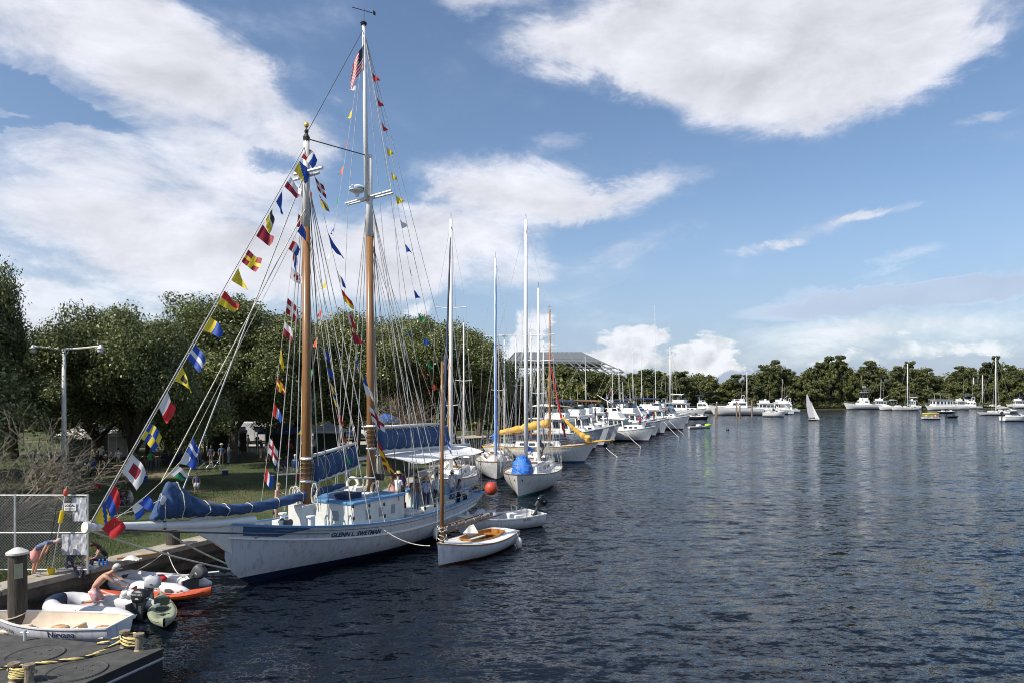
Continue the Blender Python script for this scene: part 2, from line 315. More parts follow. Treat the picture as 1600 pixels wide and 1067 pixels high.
# ------------------------------------------------------------------ water
def water_mat():
    """ripples: noise taken straight as surface slope at several scales, so that far water keeps its roughness"""
    m = bpy.data.materials.new('water'); m.use_nodes = True; t = m.node_tree; n = t.nodes; l = t.links
    b = n['Principled BSDF']; b.inputs['Base Color'].default_value = (.004, .0075, .013, 1); b.inputs['Roughness'].default_value = .06; b.inputs['IOR'].default_value = 1.333
    tc = n.new('ShaderNodeTexCoord')
    def nz(scale, sx, sy, rot, det, dist=0.0, off=0):
        mp = n.new('ShaderNodeMapping'); l.new(tc.outputs['Object'], mp.inputs[0]); mp.inputs['Scale'].default_value = (sx, sy, 1); mp.inputs['Rotation'].default_value = (0, 0, math.radians(rot)); mp.inputs['Location'].default_value = (off, off * 2, off)
        x = n.new('ShaderNodeTexNoise'); x.inputs['Scale'].default_value = scale; x.inputs['Detail'].default_value = det; x.inputs['Roughness'].default_value = .55; x.inputs['Distortion'].default_value = dist
        l.new(mp.outputs[0], x.inputs['Vector']); return x
    acc = None
    def vm(op, a, b_):
        x = n.new('ShaderNodeVectorMath'); x.operation = op
        for i, v in enumerate((a, b_)):
            if isinstance(v, tuple): x.inputs[i].default_value = v
            else: l.new(v, x.inputs[i])
        return x.outputs[0]
    for sc, sx, sy, rot, det, dist, ax, ay, off in ((.6, .5, 1.2, 14, 2, .5, .10, .22, 0), (1.5, .5, 1.3, -10, 1, .7, .22, .50, 3), (4.6, .6, 1.3, 18, 2, .5, .26, .50, 7), (13, .7, 1.2, -20, 2, .2, .2, .34, 11)):
        c = vm('SUBTRACT', nz(sc, sx, sy, rot, det, dist, off).outputs['Color'], (.5, .5, .5)); c = vm('MULTIPLY', c, (ax * 2, ay * 2, 0)); acc = c if acc is None else vm('ADD', acc, c)
    g = nz(.03, .4, 1.4, 8, 3).outputs[0]; mr = n.new('ShaderNodeMapRange'); l.new(g, mr.inputs[0]); mr.inputs[1].default_value = .35; mr.inputs[2].default_value = .65; mr.inputs[3].default_value = .5; mr.inputs[4].default_value = 1.25
    cb = n.new('ShaderNodeCombineXYZ'); [l.new(mr.outputs[0], cb.inputs[i]) for i in range(3)]
    acc = vm('ADD', vm('MULTIPLY', acc, cb.outputs[0]), (0, 0, 1.0)); acc = vm('NORMALIZE', acc, (0, 0, 0)); l.new(acc, b.inputs['Normal']); return m
wm = water_mat()
mb = MB(); xs = [-60, -30, 0, 60, 200, 600, 2500]; ys = [-300, -60, 0, 30, 80, 200, 400, 900]
mb.grid([[(x, y, 0) for x in xs] for y in ys])
struct('water', mb, wm)
# ------------------------------------------------------------------ ground
QD = Vector((.39, .92)).normalized()
Q = [(-24.2, 1.6), (-15.7, 21.6), (-12.3, 29.6), (-7.3, 41.4), (-6.2, 55), (-4.4, 72), (5, 104), (18.5, 138), (28, 165), (42, 205), (62, 248), (92, 280), (142, 308), (240, 328), (420, 336), (900, 345)]
def grass_mat():
    m = mat('lawn', (.062, .085, .02), .95, c2=(.03, .042, .014), vscale=.9, bump=.8, bscale=18)
    t = m.node_tree; n = t.nodes; l = t.links; b = n['Principled BSDF']
    src = b.inputs['Base Color'].links[0].from_socket
    tc = n.new('ShaderNodeTexCoord'); z = n.new('ShaderNodeTexNoise'); z.inputs['Scale'].default_value = .16; z.inputs['Detail'].default_value = 6; l.new(tc.outputs['Object'], z.inputs['Vector'])
    cr = n.new('ShaderNodeValToRGB'); cr.color_ramp.elements[0].position = .52; cr.color_ramp.elements[0].color = (0, 0, 0, 1); cr.color_ramp.elements[1].position = .68; cr.color_ramp.elements[1].color = (1, 1, 1, 1)
    l.new(z.outputs[0], cr.inputs[0]); x = n.new('ShaderNodeMix'); x.data_type = 'RGBA'; l.new(cr.outputs[0], x.inputs[0]); l.new(src, x.inputs[6]); x.inputs[7].default_value = (.17, .14, .08, 1)
    l.new(x.outputs[2], b.inputs['Base Color']); return m
M['lawn'] = grass_mat()
def qx(y):  # quay x at distance y
    for (x0, y0), (x1, y1) in zip(Q, Q[1:]):
        if y0 <= y <= y1: return lerp(x0, x1, (y - y0) / (y1 - y0))
    return Q[-1][0] if y > 0 else Q[0][0]
GZ = .9
mb = MB(); rows = []
ylist = sorted(set([q[1] for q in Q] + [-40, -20, 10, 16, 24, 27, 33, 37, 46, 50, 60, 66, 80, 88, 96, 115, 125, 150, 160, 185, 195, 225]))
for y in ylist:
    xq = qx(max(y, 1.6)) - .35 if y >= 1.6 else -24.5 - (1.6 - y) * .4
    xsr = [xq - d for d in (0, 2, 4, 7, 11, 16, 22, 30, 40, 60, 100, 200, 600, 2000)]
    rows.append([(x, y, GZ + (.04 * math.sin(x * .7 + y * .4) + .05 * math.sin(y * .31 - x * .2) if x < xq - 1 else 0)) for x in xsr])
rows.append([(x, 900, GZ) for x in (900, 500, 300, 200, 100, 0, -100, -200, -300, -500, -800, -1200, -2000, -3000)])
rows.append([(x, 3500, GZ) for x in (4000, 2500, 2000, 1500, 1000, 500, 0, -300, -600, -1000, -1500, -2000, -3000, -4000)])
mb.grid(rows, flip=False)
struct('ground', mb, 'lawn', smooth='all')
# path of pale ground behind the lawn
mb = MB(); pts = [(-36, 81), (-32, 82), (-25, 82), (-14, 86), (-8, 92), (-2, 102), (6, 118), (15, 138)]
mb.grid([[(x, y - 3.2, GZ + .10) for x, y in pts], [(x - 1, y + 3.4, GZ + .10) for x, y in pts]], flip=False)
struct('path', mb, 'sand')
# river bank under the far trees
mb = MB(); bank = Q[8:]
mb.grid([[(x + .6, y - .8, -.4) for x, y in bank], [(x, y, .3) for x, y in bank], [(x - 1, y + 2.2, GZ + .02) for x, y in bank], [(x - 8, y + 14, GZ + .12) for x, y in bank]])
struct('river_bank', mb, mat('bank', (.06, .055, .03), .95, c2=(.03, .035, .015), vscale=.6))
# quay: seawall face + cap slabs
mb = MB(); qq = [Vector((x, y, 0)) for x, y in Q[:9]]
mb.grid([[(p.x, p.y, -1.2) for p in qq], [(p.x, p.y, .78) for p in qq]], flip=False)
mb.grid([[(p.x, p.y, .78) for p in qq], [(p.x - .5, p.y + .2, .78) for p in qq]], flip=False)
wall = struct('seawall', mb, 'seawall')
nslab = 0; slab_me = {}
for (x0, y0), (x1, y1) in zip(Q[:8], Q[1:9]):
    a = Vector((x0, y0)); b = Vector((x1, y1)); L = (b - a).length; k = max(1, round(L / 2.6)); d = (b - a) / L; ang = math.atan2(d.y, d.x)
    for i in range(k):
        c = a + (b - a) * ((i + .5) / k); w = L / k - .025; key = round(w, 3)
        c = c + Vector((-d.y, d.x)) * .44
        if key not in slab_me:
            o = MB().box((0, 0, 0), (w, 1.0, .2)).build('cap_slab', 'concrete', bevel=.02); slab_me[key] = o.data
        else: o = bpy.data.objects.new('cap_slab', slab_me[key]); COL.objects.link(o)
        o.location = (c.x, c.y, .88 + R.uniform(-.006, .006)); o.rotation_euler = (0, 0, ang + R.uniform(-.003, .003)); o.parent = wall
# timber waler along the seawall
mb = MB(); mb.tube([(p.x + .09, p.y - .04, .42) for p in qq], .08, 4); mb.build('waler', 'pile', wall)
# ------------------------------------------------------------------ grass blades near the quay
rg = np.random.default_rng(3); n = 60000
yy = rg.uniform(22, 60, n); base = np.interp(yy, [q[1] for q in Q], [q[0] for q in Q]); xx = base - 1.25 - rg.gamma(1.6, 4.0, n)
hh = rg.uniform(.04, .13, n); aa = rg.uniform(0, 6.28, n); ww = .012
V = np.zeros((n, 3, 3)); V[:, 0] = np.stack([xx - ww * np.cos(aa), yy - ww * np.sin(aa), np.full(n, GZ - .06)], 1); V[:, 1] = np.stack([xx + ww * np.cos(aa), yy + ww * np.sin(aa), np.full(n, GZ - .06)], 1)
V[:, 2] = np.stack([xx + rg.normal(0, .03, n), yy + rg.normal(0, .03, n), GZ + hh], 1)
def npmesh(name, V, k, mats, parent=None, mi=None):
    me = bpy.data.meshes.new(name); n = len(V); me.vertices.add(n * k); me.vertices.foreach_set('co', V.reshape(-1).astype(np.float32))
    me.loops.add(n * k); me.loops.foreach_set('vertex_index', np.arange(n * k, dtype=np.int32)); me.polygons.add(n)
    me.polygons.foreach_set('loop_start', np.arange(0, n * k, k, dtype=np.int32)); me.polygons.foreach_set('loop_total', np.full(n, k, dtype=np.int32))
    for x in (mats if isinstance(mats, list) else [mats]): me.materials.append(M[x] if isinstance(x, str) else x)
    if mi is not None: me.polygons.foreach_set('material_index', mi.astype(np.int32))
    me.update(); o = bpy.data.objects.new(name, me); COL.objects.link(o); o.parent = parent; return o
M['grassblade'] = leafmat('grassblade', [(.04, .07, .012), (.07, .1, .02), (.13, .14, .05)], .7, .3)
tag(npmesh('grass', V, 3, 'grassblade'), 'short mown grass of the park lawn beside the seawall', 'grass', kind='stuff')
# ------------------------------------------------------------------ trees
M['oakleaf'] = leafmat('oakleaf', [(.042, .06, .02), (.095, .12, .038), (.17, .195, .066), (.36, .37, .18)], .36, .3)
M['farleaf'] = leafmat('farleaf', [(.04, .062, .02), (.08, .105, .032), (.13, .145, .045), (.2, .18, .06)], .7, .25)
M['pineleaf'] = leafmat('pineleaf', [(.045, .065, .024), (.08, .1, .036), (.15, .16, .06)], .7, .2)
M['paleleaf'] = leafmat('paleleaf', [(.06, .075, .035), (.12, .13, .07), (.2, .2, .13)], .6, .25)
def leaves(rng, cen, rad, nl, size, flat=.75, updown=.5):
    k = len(cen); w = rad ** 2; idx = rng.choice(k, nl, p=w / w.sum())
    d = rng.normal(size=(nl, 3)); d /= np.linalg.norm(d, axis=1)[:, None]
    rr = rad[idx] * rng.uniform(.2, 1.0, nl) ** .5 * rng.uniform(.8, 1.45, nl)
    pos = cen[idx] + d * rr[:, None] * np.array([1, 1, flat])
    nrm = d + rng.normal(scale=.7, size=(nl, 3)); nrm[:, 2] += updown * .5; nrm /= np.linalg.norm(nrm, axis=1)[:, None]
    t = np.cross(nrm, rng.normal(size=(nl, 3))); t /= np.linalg.norm(t, axis=1)[:, None]; b = np.cross(nrm, t)
    s = size * rng.uniform(.6, 1.35, nl)[:, None]
    V = np.stack([pos - t * s, pos - b * s * .55 + nrm * s * .15, pos + t * s, pos + b * s * .55 + nrm * s * .15], 1)
    return V
def crown_clumps(rng, rx, rz, z0, n, lobes=6, base=.1):
    """clump centres and radii: a few big limbs' worth of foliage, each broken into clumps"""
    cen = []; rad = []
    for i in range(lobes):
        a = 2 * math.pi * i / lobes + rng.uniform(-.4, .4); r = rx * rng.uniform(.3, .8); h = z0 + rz * rng.uniform(.45, 1.5); ls = rng.uniform(.26, .52)
        for j in range(n // lobes):
            d = rng.normal(size=3); d /= np.linalg.norm(d); q = rx * ls * rng.uniform(.4, 1.0)
            p = np.array([r * math.cos(a), r * math.sin(a), h]) + d * q * np.array([1, 1, .8])
            if p[2] < z0 + rz * base: p[2] = z0 + rz * base + rng.uniform(0, .5)
            cen.append(p); rad.append(rx * rng.uniform(.07, .2))
    for j in range(n // 5):
        d = rng.normal(size=3); d[2] = abs(d[2]); d /= np.linalg.norm(d); cen.append(np.array([d[0] * rx * .55, d[1] * rx * .55, z0 + rz * 1.0 + d[2] * rz * .75])); rad.append(rx * rng.uniform(.12, .2))
    return np.array(cen), np.array(rad)
def trunk_mb(rng, h, r, cen, nl=8, lean=.4):
    mb = MB(); top = Vector((rng.uniform(-lean, lean), rng.uniform(-lean, lean), h))
    mb.tube([(0, 0, -.3), (0, 0, .25), top * .5, top], [r * 1.5, r * 1.05, r * .9, r * .75], 9)
    for i in range(nl):
        c = Vector(cen[rng.integers(len(cen))]); m_ = top.lerp(c, .5) + Vector((0, 0, -.05 * (c - top).length))
        mb.tube([top * .93, m_, c], [r * .55, r * .32, r * .1], 6)
    return mb
def make_tree(name, seed, rx, H, trunk_h, nclump, nleaf, leaf, lm, tr, lobes=6, flat=.75, lean=.4):
    rng = np.random.default_rng(seed); rz = (H - trunk_h) / 2
    cen, rad = crown_clumps(rng, rx, rz, trunk_h - .3, nclump, lobes)
    t = bpy.data.objects.new(name, None); COL.objects.link(t)
    npmesh('crown', leaves(rng, cen, rad, nleaf, leaf, flat), 4, lm, t)
    trunk_mb(rng, trunk_h * 1.05, tr, cen, 9, lean).build('trunk', 'bark', t, smooth='all')
    return t
def dup(root):
    r = root.copy(); COL.objects.link(r)
    for ch in list(root.children):
        c = ch.copy(); COL.objects.link(c); c.parent = r
        for g in list(ch.children):
            d = g.copy(); COL.objects.link(d); d.parent = c
    return r
class Pool:
    def __init__(s, protos): s.p = protos; s.used = set(); s.i = 0
    def get(s, k=None):
        k = s.i % len(s.p) if k is None else k; s.i += 1
        if k not in s.used: s.used.add(k); return s.p[k]
        return dup(s.p[k])
oaks = Pool([make_tree('oak_tree', 11 + i, 7.0, 13.2, 2.4, 230, 115000, .105, 'oakleaf', .42, lobes=10) for i in range(3)])
def put(pool, x, y, s, sz, rz, label, cat, group, k=None, z=GZ - .05):
    o = pool.get(k); o.location = (x, y, z); o.rotation_euler = (0, 0, rz); o.scale = (s, s, sz); tag(o, label, cat, group); return o
og = 'live oaks in the park'
OAK = [ # px centre, top py, distance, scale xy, words
    (-195, 335, 38, .95, 'dark oak at the left edge with its crown reaching over the twiggy shrub'),
    (150, 500, 60, .95, 'broad oak spreading behind the double armed street lamp'),
    (20, 490, 66, 1.0, 'dense oak beyond the twiggy shrub and left of the street lamp'),
    (262, 492, 70, .8, 'lower oak filling the dip between the street lamp and the tallest oak'),
    (362, 436, 62, 1.05, 'tallest broad oak left of the schooner foremast'),
    (462, 462, 72, .9, 'oak standing right behind the schooner foremast'),
    (555, 462, 74, .92, 'oak seen between the two schooner masts'),
    (628, 474, 84, .85, 'oak just right of the schooner mainmast in the back row'),
    (706, 478, 78, .95, 'rounded oak behind the white mast right of the mainmast'),
    (748, 512, 100, .85, 'distant oak behind the mast wrapped in blue sail'),
    (790, 560, 108, .7, 'small oak rounding off the right end of the park trees'), (232, 478, 66, .62, 'slender oak between the street lamp and the tallest oak'), (668, 470, 80, .6, 'narrow oak just left of the tall white mast'),
    (90, 560, 92, 1.0, 'back row oak low behind the market tents on the left'),
    (330, 560, 98, 1.0, 'back row oak behind the standing spectators'),
    (520, 560, 100, 1.0, 'back row oak low between the schooner masts')]
for i, (px, py, Y, s, lab) in enumerate(OAK):
    top = 7 + (614 - py) / 1100 * Y - GZ
    put(oaks, (px - 800) / 1100 * Y, Y, s * 1.16, top / 13.8, i * 2.1, lab, 'tree', og, i % 3)
for x, y, s, sz, r, lab in [(-29.5, 20.5, 1.0, .95, 1.0, 'oak by the near end of the lawn outside the fence'), (-31, 33, 1.05, 1.05, 3.0, 'oak shading the lawn left of the fence'),
                         (-31.5, 40.5, .6, 1.15, 4.0, 'slimmer dark oak rising right behind the twiggy shrub'), (-43, 48, 1.1, 1.05, 5.0, 'oak at the far left end of the lawn'), (-24.5, 45.5, .8, .95, 4.0, 'oak whose crown shades the lawn behind the twiggy shrub')]:
    put(oaks, x, y, s, sz, r, lab, 'tree', og)
# mid distance trees behind the row of yachts
mids = Pool([make_tree('broadleaf_tree', 31 + i, 5.4, 12, 2.4, 70, 16000, .26, 'farleaf', .3, lobes=6) for i in range(3)])
MID = [(790, 590, 118, 'small broadleaf tree under the left end of the steel roof'), (830, 575, 128, 'broadleaf tree below the steel roof behind the wooden mast'), (872, 560, 132, 'rounded green tree in front of the steel roof'),
       (905, 565, 140, 'green tree in front of the right half of the steel roof'), (938, 590, 150, 'low green tree at the right end of the steel roof'), (850, 600, 112, 'low bushy tree behind the yellow sail cover'),
       (972, 588, 165, 'bushy tree just right of the steel roof'), (812, 612, 108, 'shrubby tree behind the two white ketch masts'), (1000, 600, 158, 'low bushy tree behind the motor yachts with flags')]
for i, (px, py, Y, lab) in enumerate(MID):
    top = 7 + (614 - py) / 1100 * Y - GZ
    put(mids, (px - 800) / 1100 * Y, Y, .95, top / 12.2, i * 1.7, lab, 'tree', 'trees behind the moored yachts')
# far shore
def pine(name, seed, H):
    rng = np.random.default_rng(seed); cen = []; rad = []
    for j in range(60):
        z = H * rng.uniform(.35, 1.0); w = 3.3 * (1 - abs((z / H - .70)) * 1.9); a = rng.uniform(0, 6.28); r = w * rng.uniform(.2, 1)
        cen.append((r * math.cos(a), r * math.sin(a), z)); rad.append(rng.uniform(.45, 1.0))
    t = bpy.data.objects.new(name, None); COL.objects.link(t); cen = np.array(cen)
    npmesh('crown', leaves(rng, cen, np.array(rad), 6500, .32, .8), 4, 'pineleaf', t); trunk_mb(rng, H * .9, .22, cen, 8, .3).build('trunk', 'twig', t); return t
fars = Pool([make_tree('far_tree', 51 + i, 5.6, 14, 1.2, 66, 8500, .4, 'farleaf' if i != 1 else 'pineleaf', .3, lobes=6, flat=.7) for i in range(4)])
pines = Pool([pine('pine_tree', 71 + i, 18) for i in range(3)])
PROF = [(930, 596), (945, 580), (985, 578), (1025, 570), (1060, 576), (1100, 578), (1135, 588), (1150, 585), (1168, 584), (1185, 572), (1212, 562), (1240, 575), (1262, 572), (1290, 556), (1312, 553), (1330, 572), (1362, 561), (1385, 572), (1402, 570), (1422, 564), (1450, 573), (1472, 580), (1500, 571), (1540, 564), (1556, 557), (1572, 565), (1600, 570), (1700, 560), (1900, 560)]
def prof(px):
    for (a, b), (c, d) in zip(PROF, PROF[1:]):
        if a <= px <= c: return lerp(b, d, (px - a) / (c - a))
    return 570
def shoreY(px):
    best = None
    for (x0, y0), (x1, y1) in zip(Q[6:], Q[7:]):
        for k in range(21):
            x = lerp(x0, x1, k / 20); y = lerp(y0, y1, k / 20); e = abs(800 + 1100 * x / y - px)
            if best is None or e < best[0]: best = (e, y)
    return best[1]
W1 = ['dark green', 'olive green', 'yellowish green', 'deep green', 'brownish green']; cnt = 0
near_lm = {0: 'behind the row of flagged motor yachts', 1: 'behind the white motor yachts at the pilings', 2: 'behind the small grey cruiser', 3: 'behind the little sailing dinghy', 4: 'behind the sportfishing boat with a tower', 5: 'behind the moored white sloop', 6: 'behind the houseboat', 7: 'behind the boats at the right edge'}
def zone(px): return 0 if px < 1105 else 1 if px < 1225 else 2 if px < 1258 else 3 if px < 1310 else 4 if px < 1395 else 5 if px < 1440 else 6 if px < 1500 else 7
ordn = ['first', 'second', 'third', 'fourth', 'fifth', 'sixth', 'seventh', 'eighth', 'ninth', 'tenth', 'eleventh', 'twelfth', 'thirteenth', 'fourteenth', 'fifteenth', 'sixteenth', 'seventeenth', 'eighteenth']
zc = {}
def farput(pool, px, py, Y, s, kindw, k=None, H=14.2, row='front'):
    zn = zone(px); key = (zn, kindw, row); zc[key] = zc.get(key, 0) + 1
    top = 7 + (614 - py) / 1100 * Y - GZ
    lab = f'{kindw} {near_lm[zn]}, {ordn[min(17, zc[key] - 1)]} from left, {row} row'
    o = put(pool, (px - 800) / 1100 * Y, Y, s, max(.3, top / H), R.uniform(0, 6.28), lab, 'tree', 'trees lining the far shore', k)
px = 925
while px < 1660:   # skyline row
    Y = shoreY(px) + 26
    farput(fars, px, prof(px) + R.uniform(-3, 8), Y + R.uniform(-6, 6), R.uniform(.75, 1.25), 'tall round tree', row='back'); px += R.uniform(15, 22)
px = 932
while px < 1650:   # front row, lower
    Y = shoreY(px) + 9
    farput(fars, px, prof(px) + R.uniform(8, 34), Y + R.uniform(-2, 4), R.uniform(.6, 1.05), 'lower bushy tree', row='front'); px += R.uniform(16, 26)
for px, dy in ((1150, -2), (1168, 0), (1195, 0), (1212, -2), (1230, 4), (1280, 2), (1296, -1), (1312, 0), (1345, 4), (1360, 0), (1402, 0), (1420, -2), (1450, 0), (1500, -1), (1515, 4), (1540, 0), (1556, -3), (1580, 2), (960, 4), (1010, 2), (1062, 2)):
    farput(pines, px, prof(px) + dy, shoreY(px) + 17, R.uniform(1.0, 1.35), 'flat topped pine', H=18.8, row='middle')
# low brush along the far water's edge, and the dark wood filling in behind the trees
rng = np.random.default_rng(5); cen = []; rad = []
for (x0, y0), (x1, y1) in zip(Q[8:], Q[9:]):
    L = math.hypot(x1 - x0, y1 - y0)
    for k in range(int(min(L, 260) / 1.6)):
        t = k * 1.6 / L; cen.append((lerp(x0, x1, t) + rng.uniform(-1, 1), lerp(y0, y1, t) + 3.0 + rng.uniform(-1, 2), rng.uniform(.6, 2.6))); rad.append(rng.uniform(.9, 2.0))
tag(npmesh('shore_brush', leaves(rng, np.array(cen), np.array(rad), 42000, .32), 4, 'farleaf'), 'tangled low brush along the far waterline', 'brush', kind='stuff')
cen = []; rad = []
for px in range(915, 1700, 5):
    Y = shoreY(px) + 42; x = (px - 800) / 1100 * Y; top = 7 + (614 - prof(px) - 5) / 1100 * Y
    for z in np.arange(2, top - 2, 2.6): cen.append((x + rng.uniform(-1, 1), Y + rng.uniform(-3, 3), z + rng.uniform(-1, 1))); rad.append(rng.uniform(1.5, 2.9))
for x in np.arange(-95, 12, 2.2):   # hedge-like wood at the back of the park
    Y = 112 + rng.uniform(-3, 3) + max(0, x + 20) * .5
    for z in np.arange(1.5, 9.5, 2.2): cen.append((x + rng.uniform(-1, 1), Y, z)); rad.append(rng.uniform(1.6, 2.4))
tag(npmesh('woodland', leaves(rng, np.array(cen), np.array(rad), 120000, .5), 4, 'farleaf'), 'dense dark woodland closing the view behind the separate trees', 'woodland', kind='stuff')
# ------------------------------------------------------------------ twiggy shrubs
def twigs(seed, H, spread, nmain, lean=(0, 0)):
    rng = random.Random(seed); mb = MB(); ends = []
    def br(p, d, L, r, dep):
        pts = [p]; q = p.copy(); dd = d.copy()
        for i in range(3):
            dd = (dd + Vector((rng.uniform(-.2, .2), rng.uniform(-.2, .2), rng.uniform(-.12, .1)))).normalized(); q = q + dd * L / 3; pts.append(q.copy())
        mb.tube(pts, [r, r * .85, r * .7, r * .5], 4)
        if dep == 0: ends.append(q); return
        for k in range(4 if dep > 1 else 5):
            s = pts[rng.choice((1, 2, 3, 3))]; nd_ = (dd + Vector((rng.uniform(-.9, .9), rng.uniform(-.9, .9), rng.uniform(-.45, .5)))).normalized()
            br(s, nd_, L * rng.uniform(.5, .8), r * .55, dep - 1)
        ends.append(q)
    for i in range(nmain):
        a = rng.uniform(0, 6.28); d = Vector((math.cos(a) * spread + lean[0], math.sin(a) * spread + lean[1], 1)).normalized()
        br(Vector((rng.uniform(-.3, .3), rng.uniform(-.3, .3), -.1)), d, H * rng.uniform(.4, .6), .05 * H / 4, 3)
    return mb, ends
def shrub(label, loc, seed, H, spread, nmain, nl, lean=(0, 0), mt_='twig', leaf='paleleaf', ls=.055):
    mb, ends = twigs(seed, H, spread, nmain, lean); t = thing('bare_shrub', label, 'shrub', loc)
    mb.build('branch', mt_, t, merge=False)
    rng = np.random.default_rng(seed); e = np.array([tuple(x) for x in ends])
    npmesh('foliage', leaves(rng, e, np.full(len(e), .3), nl, ls), 4, leaf, t)
    return t
shrub('pale twiggy half bare shrub leaning over the chain link fence', (-22.3, 29.5, GZ), 4, 5.2, .9, 13, 2600, (.25, -.2))
shrub('second pale twiggy shrub at the left edge behind the fence', (-27.0, 31.5, GZ), 9, 5.6, .9, 12, 2200, (.2, -.1))
shrub('brown leafless brush behind the large blue sail cover', (-8.9, 60, GZ), 14, 5.4, .38, 16, 300, mt_='wornwood')
# ------------------------------------------------------------------ steel roof pavilion
def pavilion():
    Y = 185; t = thing('steel_roof_pavilion', 'large grey hipped roof on open steel trusses rising above the trees', 'pavilion', ((868 - 800) / 1100 * Y, Y, GZ))
    ez = 11.8; rz = 16.9; hw = 14.5; rw = 6.5; dep = 12
    mb = MB(); A = [(-hw, -dep, ez), (hw + 1.5, -dep, ez - .5), (hw + 1.5, dep, ez - .5), (-hw, dep, ez)]; Rg = [(-10.5, 0, rz), (rw, 0, rz)]
    def slab(p, n=.25):
        q = [Vector(x) for x in p]; lo = [x - Vector((0, 0, n)) for x in q]; k = len(q)
        mb.add(q + lo, [tuple(range(k)), tuple(range(2 * k - 1, k - 1, -1))] + [(i, k + i, k + (i + 1) % k, (i + 1) % k) for i in range(k)])
    up = 9
    def inner(a, b, f): return tuple(lerp(a[i], b[i], f) for i in range(3))
    slab([inner(A[0], Rg[0], .5), inner(A[1], Rg[1], .5), Rg[1], Rg[0]])      # cladding only on the upper part; the skirt is open steel
    slab([inner(A[2], Rg[1], .3), inner(A[3], Rg[0], .3), Rg[0], Rg[1]]); slab([inner(A[1], Rg[1], .5), inner(A[2], Rg[1], .3), Rg[1]]); slab([inner(A[3], Rg[0], .3), inner(A[0], Rg[0], .5), Rg[0]])
    mb.build('roof', 'roofsteel', t)
    mb = MB()
    for i in range(15):
        f = i / 14; a = inner(A[0], A[1], f); b = inner(Rg[0], Rg[1], f); mb.tube([a, b], .16, 4); c = inner(A[3], A[2], f); mb.tube([c, b], .16, 4)
        mb.tube([a, (a[0], a[1] * .3, a[2] + 1.2)], .12, 4)
    for g in (0, .2, .4, .6): mb.tube([inner(A[0], Rg[0], g), inner(A[1], Rg[1], g)], .16, 4); mb.tube([inner(A[1], Rg[1], g), inner(A[2], Rg[1], g)], .16, 4)
    for i in range(12): f = i / 12; a = Vector(inner(A[0], A[1], f)); b = Vector(inner(A[0], A[1], f + 1 / 12)); mb.tube([a - Vector((0, 0, 1.8)), b], .1, 4); mb.tube([a, b - Vector((0, 0, 1.8))], .1, 4)
    mb.tube([(A[0][0], A[0][1], ez - 1.8), (A[1][0], A[1][1], ez - 2.6)], .16, 4)
    mb.build('truss', 'roofsteel', t)
    for x in (-13, -7, 0, 7, 14):
        for y in (-11, 11): MB().box((x, y, (ez - 1.2) / 2), (.5, .5, ez - 1.2)).build('column', 'grey', t)
pavilion()
# ------------------------------------------------------------------ street lamp
def lamp():
    t = thing('street_lamp', 'tall pale street lamp with two arms and hanging globes left of the oaks', 'street lamp', (P(100, 760, 40).x, 40, GZ))
    h = 8.6; MB().tube([(0, 0, 0), (0, 0, h * .5), (0, 0, h)], [.16, .13, .1], 10).build('pole', 'offwhite', t, smooth='all')
    MB().lathe([(.25, 0), (.25, .12), (.14, .2)], n=12).build('base', 'galv', t)
    for s in (-1, 1):
        L = 1.75 if s < 0 else 2.1
        MB().tube([(0, 0, h - .02), (s * L * .5, 0, h + .05), (s * L, 0, h + .16)], .06, 6).build('arm', 'offwhite', t)
        MB().tube([(s * .35, 0, h + .02), (0, 0, h - .5)], .02, 4).build('brace', 'galv', t)
        l = MB().lathe([(.05, .26), (.09, .2), (.1, .12), (.2, .06), (.22, -.02), (.18, -.03)], (s * L, 0, h), 12).build('lamp_head', 'galv', t, smooth='all')
        MB().ell((s * L, 0, h - .1), (.19, .19, .17), 12, 8).build('globe', 'offwhite', l, smooth='all')
lamp()
